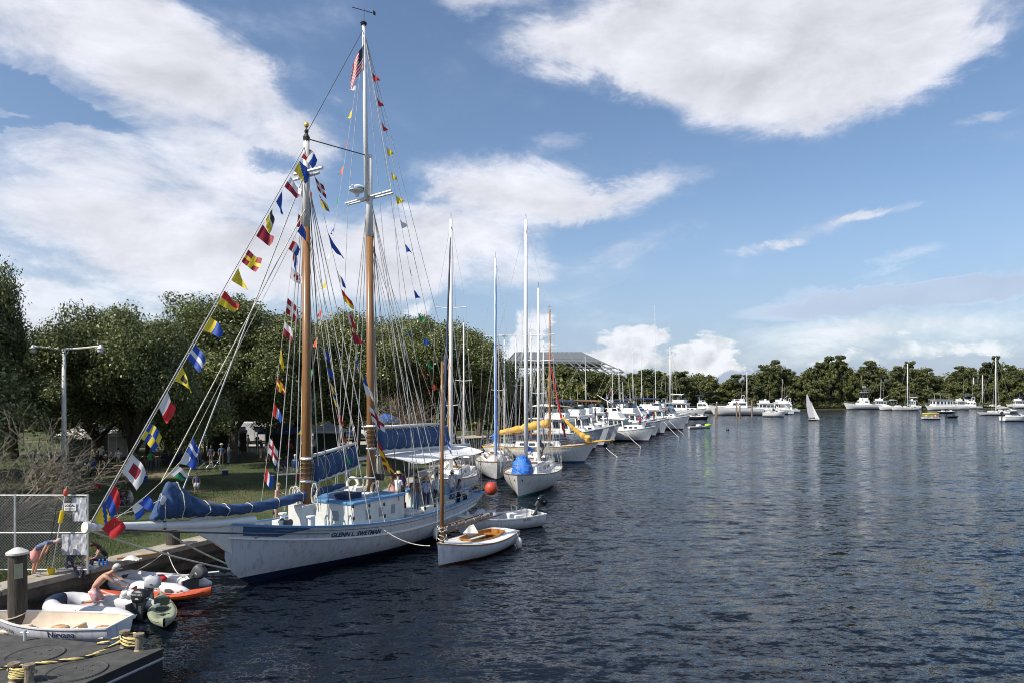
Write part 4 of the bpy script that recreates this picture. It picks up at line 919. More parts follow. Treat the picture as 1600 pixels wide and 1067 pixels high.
PT = {
 'yb_diag': lambda u, v: 'yellow' if u + v < 1 else 'blue', 'rb': lambda u, v: 'red' if v > .5 else 'blue', 'wrect': lambda u, v: 'maroon' if .25 < u < .75 and .22 < v < .78 else 'fwhite',
 'check': lambda u, v: 'blue' if int(u * 4) % 2 ^ (v > .5) else 'yellow', 'wr': lambda u, v: 'fwhite' if u < .5 else 'red', 'wr_v': lambda u, v: 'fwhite' if v > .5 else 'maroon', 'ybl': lambda u, v: 'black' if .3 < u < .6 and .3 < v < .7 else 'yellow',
 'bwb': lambda u, v: 'fwhite' if .33 < v < .67 else 'blue', 'yb': lambda u, v: 'yellow' if u < .5 else 'blue', 'ry': lambda u, v: 'red' if v > .45 else 'yellow', 'yellow': solid('yellow'), 'red': solid('red'), 'blue': solid('blue'), 'white': solid('fwhite'), 'maroon': solid('maroon'),
 'ryx': lambda u, v: 'yellow' if abs(u - .5) < .15 or abs(v - .5) < .15 else 'maroon', 'rwb': lambda u, v: 'red' if u < .33 else 'fwhite' if u < .66 else 'blue', 'blk_y': lambda u, v: 'black' if v > .6 else 'fwhite' if v > .5 else 'yellow',
 'bc': lambda u, v: 'blue', 'wx': lambda u, v: 'maroon' if abs(u - .45) < .12 or abs(v - .5) < .14 else 'fwhite', 'xw': lambda u, v: 'fwhite' if abs(u - .45) < .12 or abs(v - .5) < .14 else 'maroon', 'wb': lambda u, v: 'fwhite' if u < .5 else 'blue', 'wbx': lambda u, v: 'blue' if abs(u - v) < .2 else 'fwhite', 'orange': solid('orange'), 'green': solid('green'),
 'wg': lambda u, v: 'fwhite' if u < .4 else ('green' if v < .4 else 'black' if v < .6 else 'fwhite'), 'ydb': lambda u, v: 'blue' if abs(u + v - 1) < .25 else 'yellow', 'yby': lambda u, v: 'blue' if .3 < v < .7 else 'yellow', 'wdot': lambda u, v: 'maroon' if (u - .5) ** 2 + (v - .5) ** 2 < .06 else 'fwhite'}
DESC = {'yb_diag': 'diagonally halved yellow and blue flag', 'rb': 'red over blue flag', 'wrect': 'white flag with dark red block', 'check': 'yellow and blue striped flag', 'wr': 'white and red flag', 'wr_v': 'white over dark red flag', 'ybl': 'yellow pennant with black patch', 'bwb': 'blue flag with white stripe', 'yb': 'yellow and blue flag', 'ry': 'red over yellow flag', 'yellow': 'plain yellow flag', 'red': 'plain red flag', 'blue': 'plain blue flag', 'white': 'plain white flag', 'maroon': 'dark red flag', 'ryx': 'dark red flag with yellow cross', 'rwb': 'red white and blue flag', 'blk_y': 'black and yellow flag', 'wx': 'white flag with red cross', 'xw': 'red flag with white cross', 'wb': 'white and blue flag', 'wbx': 'white flag with blue diagonal', 'orange': 'orange pennant', 'green': 'green pennant', 'wg': 'white, black and green flag', 'ydb': 'yellow flag with blue diagonal', 'yby': 'blue striped yellow flag', 'wdot': 'white flag with dark red dot'}
def flagline(label, A, B, items, size=.5, sag=0, rr=.01, pen=.0, fly=Vector((.75, .25, -.72)), cat='flag string', grp='flag strings on the schooner', wind=.25, mline='rope'):
    """items: (fraction along A to B, pattern key, triangular?)"""
    A = Vector(A); B = Vector(B); t = thing('flag_string', label, cat, A, 0, grp)
    MB().tube([p - A for p in sagpts(A, B, sag, 12)], rr, 4).build('line', mline, t)
    d = (B - A).normalized(); rg = random.Random(len(label) * 7)
    for k, it in enumerate(items):
        f, key = it[0], it[1]; tri = it[2] if len(it) > 2 else 0; sz = size * (it[3] if len(it) > 3 else 1)
        p = A.lerp(B, f) - Vector((0, 0, sag * 4 * f * (1 - f)))
        F = ((fly if rg.random() < .86 else Vector((fly.x * .3, .1, -1))) + Vector((rg.uniform(-wind, wind), rg.uniform(-wind, wind), rg.uniform(-wind, wind)))).normalized() * sz * rg.uniform(.9, 1.15)
        flag(t, p, d * sz, F, PT[key], tri, seed=k * 13 + len(label), label=DESC[key], origin=A)
    return t
def at_y(A, B, ys):   # fraction of the way from A to B at which the line stands at height angle ys
    A = Vector(A); B = Vector(B); c = (614 - ys) / 1100; return (c * A.y - (A.z - 7)) / ((B.z - A.z) - c * (B.y - A.y))
tipw = SW(12.6, 0, 3.2); ftop = SW(SX(4.0), 0, 16.9)
L1 = [(805, 'ydb', .5, 1.0), (775, 'rb', 0, 1.0), (728, 'wrect', 0, 1.1), (676, 'check', 0), (628, 'wr', 0), (586, 'ybl', 1), (550, 'bwb', 0), (507, 'yb', .4), (468, 'ry', .5), (430, 'yellow', 1), (402, 'ryx', 0), (362, 'maroon', .3), (335, 'blk_y', 0), (308, 'blue', 1), (285, 'wr_v', .3), (258, 'yb_diag', 0), (238, 'rwb', 0)]
flagline('long string of square signal flags from the bowsprit end up to the foremast head', tipw, ftop, [(at_y(tipw, ftop, y + 8), k, *r) for y, k, *r in L1], .58)
A = SW(12.5, .1, 3.0); B = SW(9.75, .1, 4.75)
flagline('short slack string with a red and a blue flag just above the bowsprit', A, B, [(.02, 'red', 0, 1.25), (.38, 'wb', .2), (.45, 'blue', .4), (.84, 'wg', .3)], .42, sag=.2)
A = SW(9.9, .1, 4.5); B = SW(SX(4.0), .1, 14.4)
flagline('string above the blue jib cover with a few blue and white flags near its foot', A, B, [(.02, 'wb', .3), (.06, 'bwb', 0), (.82, 'rwb', 0), (.9, 'blue', .5)], .45)
A = SW(SX(3.6), -2.15, 2.3); B = SW(SX(4.1), -.3, 15.7)
flagline('signal flags on the starboard shroud left of the foremast', A, B, [(.08, 'rwb', 0), (.17, 'wx', 0, 1.2), (.285, 'rwb', .3), (.365, 'ryx', .4), (.45, 'yellow', .6, 1.1), (.535, 'wr_v', 0), (.6, 'xw', 0, 1.2), (.7, 'wdot', .3), (.765, 'rwb', 0), (.86, 'maroon', .7, 1.1), (.95, 'wr', 0)], .5)
A = SW(SX(7.3), 1.7, 2.4); B = SW(SX(4.1), .3, 15.9)
flagline('signal flags on the port side between the schooner masts', A, B, [(.1, 'ryx', 0, 1.1), (.15, 'ry', 0, 1.2), (.25, 'wx', 0, 1.3), (.34, 'white', .2), (.385, 'yb', .4), (.44, 'wbx', 0), (.5, 'maroon', .6), (.56, 'wr', 0), (.62, 'ry', .3), (.68, 'wb', .4), (.78, 'blue', 1, 1.2), (.9, 'ydb', .5), (.95, 'xw', 0)], .52)
A = SW(SX(6.6), .3, 2.6); B = SW(SX(4.6), .2, 9.2)
flagline('string of mixed flags hanging close behind the foremast', A, B, [(.25, 'green', .5), (.36, 'orange', 1), (.48, 'red', .5), (.6, 'yb_diag', 0), (.68, 'ydb', .4), (.78, 'blue', .2), (.9, 'wb', 0)], .42)
A = SW(SX(8.1) + .5, 0, 23.3); B = SW(SX(5.2), -1.9, 2.6)
PC = ['blue', 'white', 'yellow', 'red', 'orange', 'green', 'blue', 'white', 'yellow', 'red', 'orange', 'green', 'blue', 'yellow', 'red', 'green']
flagline('string of small pennants falling forward from the topmast head', A, B, [(.05 + i * .062, PC[i % 16], 1) for i in range(14)], .42, fly=Vector((-.5, .2, -.6)), rr=.008)
A = SW(SX(8.1) + .5, .05, 23.0); B = SW(SX(11.6), 2.1, 2.3)
flagline('string of small pennants falling aft and to port from the topmast head', A, B, [(.02 + i * .052, PC[(i * 5 + 4) % 16], 1) for i in range(16)], .42, fly=Vector((.6, .2, -.45)), rr=.008)
A = SW(SX(13.2), 1.6, 2.6); B = SW(SX(9.0), .4, 12.0)
flagline('string with a blue and white and a red and yellow flag beside the mainsail cover', A, B, [(.1, 'ry', .2, 1.3), (.2, 'bwb', 0, 1.3), (.48, 'red', 1, .7), (.56, 'orange', 1, .7), (.66, 'green', 1, .7), (.76, 'blue', 1, .7)], .45)
def usflag():
    A = SW(SX(8.1) + .62, 0, 21.6); t = thing('national_flag', 'United States flag hanging below the schooner topmast head', 'flag', A)
    flag(t, Vector((0, 0, 0)), Vector((.05, 0, 1.1)), Vector((-.55, -.1, -1.0)), lambda u, v: 'navy' if (u < .4 and v > .46) else ('red' if int(v * 13) % 2 == 0 else 'fwhite'), 0, 5, n=13, rip=.06)
    MB().tube([(0, 0, -.1), (.02, 0, 1.4)], .008, 4).build('halyard', 'rope', t)
usflag()
# ------------------------------------------------------------------ people
def J(**k):
    b = dict(pelvis=(0, 0, .93), belly=(0, 0, 1.08), chest=(.0, 0, 1.28), neck=(-.01, 0, 1.49), chin=(.02, 0, 1.57), head=(.03, 0, 1.66), top=(.02, 0, 1.73))
    for s, n in ((1, 'l'), (-1, 'r')):
        b.update({n + 'sh': (0, s * .17, 1.42), n + 'el': (-.03, s * .25, 1.15), n + 'wr': (.06, s * .25, .92), n + 'ha': (.09, s * .24, .83), n + 'hip': (0, s * .09, .88), n + 'kn': (.03, s * .1, .5), n + 'an': (-.01, s * .11, .1), n + 'to': (.14, s * .13, .04)})
    b.update(k); return b
def bent(**k): return J(**k)
POSE = {
 'stand': J(),
 'hips': J(lel=(-.12, .33, 1.17), lwr=(.02, .2, 1.02), lha=(.08, .15, 1.0), rkn=(.07, -.13, .5), ran=(.05, -.15, .1), rto=(.19, -.19, .04)),
 'hold': J(lel=(.04, .24, 1.13), lwr=(.25, .12, 1.17), lha=(.32, .08, 1.2), rel=(.04, -.24, 1.13), rwr=(.25, -.1, 1.15), rha=(.32, -.06, 1.18)),
 'walk': J(lkn=(.2, .1, .52), lan=(.26, .1, .1), lto=(.42, .12, .06), rkn=(-.05, -.1, .5), ran=(-.26, -.1, .16), rto=(-.16, -.12, .05), lwr=(-.1, .27, .92), lha=(-.12, .27, .83), rwr=(.2, -.25, .98), rha=(.28, -.24, .93)),
 'reach': J(lel=(.2, .22, 1.24), lwr=(.44, .16, 1.14), lha=(.54, .14, 1.12), chest=(.05, 0, 1.28), neck=(.07, 0, 1.48), chin=(.11, 0, 1.55), head=(.13, 0, 1.64), top=(.12, 0, 1.71), rel=(.06, -.25, 1.14), rwr=(.2, -.24, .98), rha=(.27, -.23, .93)),
 'cam': J(lel=(.13, .25, 1.22), lwr=(.22, .1, 1.5), lha=(.24, .06, 1.58), rel=(.13, -.25, 1.22), rwr=(.22, -.1, 1.5), rha=(.24, -.06, 1.58)),
 'sit': J(pelvis=(0, 0, .52), belly=(.01, 0, .68), chest=(.03, 0, .88), neck=(.05, 0, 1.08), chin=(.09, 0, 1.15), head=(.11, 0, 1.24), top=(.1, 0, 1.31), lsh=(.03, .17, 1.01), rsh=(.03, -.17, 1.01), lel=(.05, .24, .76), rel=(.05, -.24, .76), lwr=(.25, .15, .68), rwr=(.25, -.15, .68), lha=(.33, .12, .66), rha=(.33, -.12, .66), lhip=(.05, .1, .5), rhip=(.05, -.1, .5), lkn=(.45, .13, .52), rkn=(.45, -.13, .52), lan=(.42, .13, .1), ran=(.42, -.13, .1), lto=(.56, .14, .04), rto=(.56, -.14, .04)),
 'ground': J(pelvis=(0, 0, .13), belly=(-.02, 0, .3), chest=(.02, 0, .5), neck=(.08, 0, .69), chin=(.13, 0, .76), head=(.16, 0, .85), top=(.15, 0, .92), lsh=(.05, .17, .62), rsh=(.05, -.17, .62), lel=(.12, .26, .38), rel=(.12, -.26, .38), lwr=(.32, .14, .42), rwr=(.32, -.14, .42), lha=(.39, .1, .43), rha=(.39, -.1, .43), lhip=(.05, .1, .13), rhip=(.05, -.1, .13), lkn=(.38, .16, .42), rkn=(.38, -.16, .4), lan=(.6, .13, .08), ran=(.6, -.13, .08), lto=(.74, .14, .05), rto=(.74, -.14, .05)),
 'edge': J(pelvis=(0, 0, .13), belly=(.04, 0, .29), chest=(.16, 0, .46), neck=(.3, 0, .6), chin=(.38, 0, .63), head=(.46, 0, .68), top=(.5, 0, .74), lsh=(.24, .18, .54), rsh=(.24, -.18, .54), lel=(.36, .27, .3), rel=(.36, -.27, .3), lwr=(.58, .16, .22), rwr=(.58, -.14, .22), lha=(.66, .12, .2), rha=(.66, -.1, .2), lhip=(.05, .1, .13), rhip=(.05, -.1, .13), lkn=(.46, .2, .22), rkn=(.45, -.2, .28), lan=(.52, .12, -.22), ran=(.60, -.12, -.14), lto=(.64, .12, -.3), rto=(.73, -.13, -.2)),
 'bend': J(pelvis=(0, 0, .86), belly=(.1, 0, .97), chest=(.3, 0, 1.06), neck=(.5, 0, 1.12), chin=(.58, 0, 1.1), head=(.67, 0, 1.11), top=(.74, 0, 1.13), lsh=(.42, .17, 1.08), rsh=(.42, -.17, 1.08), lel=(.3, .22, .82), rel=(.3, -.22, .82), lwr=(.2, .16, .62), rwr=(.2, -.16, .62), lha=(.16, .14, .54), rha=(.16, -.14, .54), lhip=(0, .1, .82), rhip=(0, -.1, .82), lkn=(.06, .12, .47), rkn=(.04, -.11, .47), lan=(-.04, .12, .1), ran=(-.04, -.12, .1)),
 'kneel': J(pelvis=(0, 0, .5), belly=(.1, 0, .64), chest=(.28, 0, .8), neck=(.45, 0, .94), chin=(.53, 0, .97), head=(.6, 0, 1.04), top=(.63, 0, 1.11), lsh=(.38, .19, .9), rsh=(.38, -.19, .9), lel=(.62, .22, .72), rel=(.62, -.22, .7), lwr=(.82, .12, .6), rwr=(.8, -.14, .56), lha=(.9, .1, .56), rha=(.88, -.12, .52), lhip=(0, .11, .46), rhip=(0, -.11, .46), lkn=(.18, .2, .08), rkn=(.2, -.2, .08), lan=(-.24, .18, .06), ran=(-.24, -.18, .06), lto=(-.38, .18, .05), rto=(-.38, -.18, .05)),
}
RAD = dict(pelvis=(.13, .16), belly=(.115, .145), chest=(.12, .165), neck=(.052, .055), chin=(.07, .065), head=(.095, .085), top=(.06, .055), sh=(.062, .062), el=(.042, .042), wr=(.028, .032), ha=(.034, .026), hip=(.095, .095), kn=(.062, .062), an=(.042, .042), to=(.036, .04))
BONES = [('pelvis', 'belly', 'T'), ('belly', 'chest', 'T'), ('chest', 'neck', 'T'), ('neck', 'chin', 'H'), ('chin', 'head', 'H'), ('head', 'top', 'H')]
for q in 'lr': BONES += [('chest', q + 'sh', 'T'), (q + 'sh', q + 'el', 'A'), (q + 'el', q + 'wr', 'F'), (q + 'wr', q + 'ha', 'D'), ('pelvis', q + 'hip', 'P'), (q + 'hip', q + 'kn', 'P'), (q + 'kn', q + 'an', 'L'), (q + 'an', q + 'to', 'S')]
bodycache = {}
def body_mesh(pose, female=False, fingers=False):
    key = (pose, female, fingers)
    if key in bodycache: return bodycache[key]
    P_ = POSE[pose]; names = list(P_); idx = {n: i for i, n in enumerate(names)}; vs = [P_[n] for n in names]; rad = []
    for n in names:
        r = RAD.get(n) or RAD[n[1:]]
        if female: r = {'belly': (.095, .11), 'chest': (.115, .14), 'pelvis': (.13, .165)}.get(n, (r[0] * .93, r[1] * .93))
        rad.append(r)
    edges = [(idx[a], idx[b]) for a, b, _ in BONES]; tags = [c for *_, c in BONES]; bsegs = [(a, b) for a, b, _ in BONES]
    if fingers:   # four fingers and a thumb on each hand
        for q, sd in (('l', 1), ('r', -1)):
            w = Vector(P_[q + 'wr']); hnd = Vector(P_[q + 'ha']); d = (hnd - w).normalized(); side = d.cross(Vector((0, 0, 1))); side = side.normalized() if side.length > .1 else Vector((0, 1, 0)); dn = side.cross(d).normalized()
            for k, (o, ln) in enumerate(((-.03, .07), (-.01, .08), (.01, .078), (.03, .06))):
                i0 = idx[q + 'ha']; a = hnd + side * o + d * .02; b = a + d * ln * .6 - dn * .008; c = b + d * ln * .4 - dn * .03
                for p_, r in ((a, .012), (b, .0095), (c, .007)): vs.append(tuple(p_)); rad.append((r, r))
                n0 = len(vs) - 3; edges += [(i0, n0), (n0, n0 + 1), (n0 + 1, n0 + 2)]; tags += ['D'] * 3; bsegs += [None] * 3
            a = w.lerp(hnd, .5) + side * -.045 * sd; b = a + d * .05 + side * -.015 * sd
            for p_, r in ((a, .014), (b, .009)): vs.append(tuple(p_)); rad.append((r, r))
            n0 = len(vs) - 2; edges += [(idx[q + 'wr'], n0), (n0, n0 + 1)]; tags += ['D'] * 2; bsegs += [None] * 2
    me = bpy.data.meshes.new('b'); me.from_pydata(vs, edges, []); o = bpy.data.objects.new('b', me); COL.objects.link(o)
    m = o.modifiers.new('s', 'SKIN'); m.use_smooth_shade = True; m.branch_smoothing = .6
    for i, v in enumerate(me.skin_vertices[0].data): v.radius = rad[i]; v.use_root = (i == 0)
    o.modifiers.new('u', 'SUBSURF').levels = 1
    dg = bpy.context.evaluated_depsgraph_get(); out = bpy.data.meshes.new_from_object(o.evaluated_get(dg)); bpy.data.objects.remove(o)
    # which limb each face belongs to
    nf = len(out.polygons); c = np.zeros(nf * 3); out.polygons.foreach_get('center', c); c = c.reshape(-1, 3); best = np.full(nf, 9e9); which = np.zeros(nf, int); along = np.zeros(nf)
    for bi, (a, b) in enumerate(edges):
        A = np.array(vs[a]); B = np.array(vs[b]); D = B - A; tt = np.clip(((c - A) @ D) / (D @ D), 0, 1); ds = np.linalg.norm(c - (A + tt[:, None] * D), axis=1) / ((rad[a][0] + rad[b][0]) / 2) ** .8
        u = ds < best; best[u] = ds[u]; which[u] = bi; along[u] = tt[u]
    zone = np.array([ord(tags[w]) for w in which]); out.shade_smooth(); bodycache[key] = (out, zone, along); return bodycache[key]
def person(label, loc, ang, pose='stand', shirt='tee', pants='khaki', skin='skin', hair='hairbrown', hairlen=0, hat=None, sleeves=0, legs='long', shoes='darkgrey', female=False, scale=1.0, group=None, fingers=False, extra=None):
    src, zone, along = body_mesh(pose, female, fingers); me = src.copy()
    for x in (skin, shirt, pants, shoes): me.materials.append(M[x])
    mi = np.zeros(len(zone), int); Z = {k: ord(k) for k in 'THAFDPLS'}
    mi[zone == Z['T']] = 1 if shirt != 'none' else 0
    mi[(zone == Z['A']) & (along < (.75 if sleeves == 0 else 2 if sleeves > 0 else -1))] = 1
    if sleeves > 0: mi[zone == Z['F']] = 1
    mi[zone == Z['P']] = 2
    if legs == 'long': mi[zone == Z['L']] = 2
    elif legs == 'short': mi[(zone == Z['P']) & (along > .97)] = 0
    elif legs == 'brief': mi[(zone == Z['P']) & (along > .45)] = 0
    mi[zone == Z['S']] = 3
    if shirt == 'skin': mi[mi == 1] = 0
    me.polygons.foreach_set('material_index', mi.astype(np.int32))
    t = thing('person', label, 'person', loc, ang, group); t.scale = (scale,) * 3
    b = bpy.data.objects.new('body', me); COL.objects.link(b); b.parent = t
    Pz = POSE[pose]; hd = Vector(Pz['head']); up = (Vector(Pz['top']) - Vector(Pz['chin'])).normalized(); rot = up.to_track_quat('Z', 'Y').to_matrix() if up.z < .98 else Matrix.Identity(3)
    fw = Vector((1, 0, 0)) - up * up.x; fw = fw.normalized() if fw.length > .1 else Vector((0, 0, -1))
    if hair:
        mb = MB(); mb.ell(hd + up * .03 - fw * .022, (.098, .092, .095), 10, 6, mat=rot)
        if hairlen: 
            for k in range(5): mb.ell(hd - fw * (.06 + .008 * k) - up * (.05 + k * hairlen * .2), (.055, .085 - .008 * k, .07), 8, 5)
        mb.build('hair', hair, t, smooth='all')
    mb = MB(); mb.ell(hd + fw * .098 - up * .012, (.016, .013, .02), 6, 4); mb.build('nose', skin, b, smooth='all')
    mb = MB()
    for s in (1, -1): mb.ell(hd + fw * .085 + Vector((0, s * .032, 0)) + up * .015, (.01, .014, .008), 6, 4)
    mb.build('eye', 'black', b)
    if hat:
        kind, hm = hat; mb = MB(); hc = hd + up * .075
        if kind == 'brim': prof = [(.19, 0), (.195, .01), (.11, .02), (.105, .08), (.06, .11), (.01, .115)]
        else: prof = [(.1, 0), (.104, .03), (.09, .07), (.05, .1), (.01, .11)]
        if kind == 'cap': mb.ell(fw * .1 + Vector((0, 0, .01)), (.085, .07, .014), 10, 4)
        mb.lathe(prof, (0, 0, 0), 14); mb.v = [tuple(hc + (rot @ Vector(v) if kind != 'cap' else Matrix.Identity(3) @ Vector(v))) for v in mb.v]
        mb.build('hat', hm, t, smooth='all')
    if extra == 'skirt' : 
        pv = Vector(Pz['pelvis']); MB().lathe([(.15, .1), (.19, -.05), (.22, -.22), (.215, -.225)], tuple(pv), 14).build('skirt', pants, t, smooth='all')
    if extra == 'shorts':
        mb = MB()
        for q in 'lr': a = Vector(Pz[q + 'hip']); k = Vector(Pz[q + 'kn']); mb.tube([a + Vector((0, 0, .03)), a.lerp(k, .45), a.lerp(k, .8)], [.115, .115, .11], 10)
        mb.build('shorts', pants, t, smooth='all')
    if extra == 'backpack': c = Vector(Pz['chest']); MB().box((c.x - .19, 0, c.z - .05), (.16, .26, .4)).build('backpack', 'black', t, bevel=.04)
    return t
def face(loc, target): return math.atan2(target[1] - loc[1], target[0] - loc[0])
DZ = 1.3
pp = [
 ('man on the schooner deck in white T shirt, khaki shorts and straw hat', SW(SX(8.95), .85, 1.58), math.radians(65), dict(pose='hold', shirt='tee', pants='khaki', legs='short', hat=('brim', 'straw'))),
 ('woman with long brown hair in a dark vest and jeans on the schooner deck', SW(SX(10.2), .95, DZ), math.radians(-40), dict(pose='stand', shirt='brown', pants='denim', hair='hairbrown', hairlen=.5, sleeves=-1, female=True, extra='backpack')),
 ('bald man in a checked shirt and dark trousers talking with the long haired woman', SW(SX(10.5), 1.35, DZ), math.radians(100), dict(pose='hold', shirt='plaid', pants='navy', hair=None)),
 ('person in a light blue shirt under the schooner awning near the wooden catboat mast', SW(SX(11.6), 1.2, DZ), math.radians(120), dict(pose='stand', shirt='lightgrey', pants='black')),
 ('person in a maroon cap under the awning behind the bald man', SW(SX(12.0), -.2, DZ), math.radians(200), dict(pose='hips', shirt='lightgrey', pants='darkgrey', hat=('cap', 'maroon'))),
 ('person in a purple top under the middle of the awning', SW(SX(11.7), -.9, DZ), math.radians(220), dict(pose='stand', shirt='purple', pants='darkgrey', female=True, hairlen=.3)),
 ('seated woman in black and white leaning forward near the schooner stern', SW(SX(13.5), 1.25, DZ - .05), math.radians(-20), dict(pose='sit', shirt='pattern', pants='black', female=True, hairlen=.2)),
 ('man in a green shirt standing by the mainmast of the schooner', SW(SX(9.3), -.75, DZ), math.radians(-100), dict(pose='hold', shirt='green', pants='darkgrey', hair='hairbrown')),
 ('person in a white shirt standing at the rail just forward of the stern awning poles', SW(SX(12.6), 1.45, DZ), math.radians(40), dict(pose='hips', shirt='tee', pants='denim', hat=('cap', 'fwhite'))),
 ('person in a coral shirt among the group behind the straw hatted man', SW(SX(9.9), -.1, DZ), math.radians(-70), dict(pose='stand', shirt='pink', pants='khaki', female=True, hairlen=.2)),
 ('person in a teal shirt seated at the schooner wheel', SW(SX(14.6), -.8, DZ), math.radians(60), dict(pose='sit', shirt='teal', pants='khaki', hat=('cap', 'navy'))),
]
for lab, loc, ang, kw in pp: person(lab, loc, ang, group='people aboard the schooner', **kw)
person('woman in a coral top and white shorts reaching to the right beyond the schooner bow', (-11.25, 33.6, GZ + .08), math.radians(10), pose='reach', shirt='pink', pants='fwhite', legs='brief', hair='hairblond', female=True, extra='shorts', shoes='lightgrey')
person('small child in a dark top and white shorts standing alone on the lawn', P0(307, 772, GZ), math.radians(-60), pose='stand', shirt='pattern', pants='fwhite', legs='short', hair='hairbrown', female=True, scale=.76, extra='shorts')
person('bending woman with a patterned top and pink shorts looking over the quay by the fence', (-15.72, 23.2, GZ + .08), math.radians(15), pose='bend', shirt='pattern', pants='pink', legs='brief', hair='hairgrey', female=True, extra='shorts', fingers=True, shoes='lightgrey', sleeves=-1)
person('man in dark navy clothes and black cap sitting hunched on the quay edge', (-15.15, 24.0, .98), math.radians(-15), pose='edge', shirt='navy', pants='navy', hat=('cap', 'black'), hair='hairgrey', fingers=True, sleeves=0)
person('woman in a black sleeveless top sitting on the quay beside the fence post', (-14.35, 25.0, .98), math.radians(-150), pose='edge', shirt='black', pants='navy', hair='hairbrown', hairlen=.2, female=True, sleeves=-1, fingers=True)
person('shirtless man in red checked shorts and white cap kneeling in the grey inflatable dinghy', (-13.3, 22.35, .28), math.radians(15), pose='kneel', shirt='skin', pants='redplaid', legs='short', hat=('cap', 'fwhite'), hair='hairgrey', sleeves=-1, extra='shorts', fingers=True, scale=1.06)
person('person in a dark top sitting on the lawn behind the lowest signal flags', P0(190, 792, GZ), math.radians(-30), pose='ground', shirt='navy', pants='darkgrey')
person('person in a white vest sitting on the lawn right of the red and blue flag', P0(206, 788, GZ), math.radians(-140), pose='ground', shirt='lightgrey', pants='khaki', hair='hairbrown')
# the crowd on the lawn
SHN = dict(tee='white', navy='navy', green='green', pink='coral', black='black', lightgrey='pale grey', maroon='maroon', blue='bright blue', teal='teal', yellow='yellow', khaki='khaki', purple='purple', orange='orange', red='red', denim='denim blue', plaid='checked')
extra = [(290, 716, 'stand', 'in the dark behind the stall, left one'), (320, 714, 'hold', 'in the dark behind the bicycles'), (408, 716, 'hips', 'in the shade between the oak trunk and the foremast'), (418, 722, 'walk', 'crossing the shade left of the foremast'), (452, 716, 'stand', 'before the dark blue tent'), (492, 712, 'hold', 'just right of the foremast in the shade'),
    (560, 704, 'stand', 'behind the end of the foresail cover'), (590, 706, 'walk', 'just right of the mainmast on the lawn'), (132, 734, 'hold', 'behind the left picnic table'), (158, 728, 'hips', 'in front of the pale walled tent'), (215, 724, 'stand', 'between the tent and the stall'), (672, 702, 'hips', 'right of the leafless brush')]
spots = [ # px, py(feet), pose, place words
    (330, 728, 'stand', 'at the left of the group under the tall oak'), (346, 726, 'hips', 'in the middle of the group under the tall oak'), (357, 724, 'hold', 'at the right of the group under the tall oak'), (372, 712, 'walk', 'further back right of the group under the tall oak'),
    (235, 738, 'hips', 'by the market stall behind the striped flag'), (246, 736, 'hold', 'beside the stall keeper behind the striped flag'), (300, 733, 'walk', 'walking past the bicycles'), (312, 726, 'stand', 'standing near the bicycles'),
    (146, 752, 'walk', 'walking in front of the picnic tables'), (118, 744, 'sit', 'sitting at the left picnic table'), (168, 738, 'sit', 'sitting at the picnic table'), (185, 734, 'stand', 'standing behind the picnic table'), (205, 732, 'sit', 'sitting near the white trailer'),
    (268, 728, 'stand', 'in the shade right of the stall'), (282, 722, 'cam', 'with raised arms in the shade by the stall'), (434, 744, 'sit', 'sitting in the first folding chair left of the foremast'), (447, 740, 'sit', 'sitting in the second folding chair left of the foremast'), (461, 738, 'sit', 'sitting in the third folding chair left of the foremast'),
    (425, 712, 'stand', 'standing far back left of the foremast'), (505, 725, 'sit', 'sitting in the shade right of the foremast'), (520, 722, 'sit', 'sitting under the foresail cover'), (534, 724, 'stand', 'standing behind the foresail boom'), (545, 745, 'stand', 'beside the seawall behind the foresail'),
    (640, 706, 'stand', 'on the lawn behind the mainsail cover'), (655, 703, 'walk', 'on the lawn left of the leafless brush'), (612, 700, 'stand', 'far back below the blue market tent'), (628, 700, 'hold', 'far back beside the blue market tent'),
    (388, 705, 'walk', 'walking on the pale path'), (402, 703, 'stand', 'standing on the pale path'), (725, 722, 'stand', 'on the quay behind the white sloop mast'), (735, 720, 'hold', 'on the quay left of the blue wrapped mast'), (745, 719, 'walk', 'on the quay near the blue wrapped mast'),
    (782, 700, 'stand', 'on the quay behind the ketch masts'), (790, 698, 'hips', 'on the quay just left of the yellow sail cover'), (757, 708, 'stand', 'on the quay behind the blue sail bundle'), (800, 694, 'hold', 'on the quay above the yellow sail cover'),
    (70, 770, 'stand', 'behind the chain link fence'), (98, 765, 'hips', 'behind the fence panel with the sheets'), (55, 740, 'walk', 'half hidden behind the twiggy shrub')]
spots += extra
sh_ = ['tee' if k_ % 3 == 0 else q_ for k_, q_ in enumerate(['green', 'black', 'navy', 'teal', 'red', 'lightgrey'] * 2)]
sh_ = ['navy', 'denim', 'lightgrey', 'tee', 'green', 'black', 'teal', 'khaki', 'blue', 'tee', 'navy', 'tee', 'maroon', 'black', 'lightgrey', 'tee', 'navy', 'denim', 'orange', 'black', 'teal', 'tee', 'plaid', 'tee', 'red', 'lightgrey', 'green', 'tee', 'navy', 'tee', 'yellow', 'black', 'tee', 'denim', 'lightgrey', 'red', 'tee', 'orange', 'blue'] + sh_
pn_ = ['darkgrey', 'khaki', 'denim', 'black', 'navy']
chairs = []
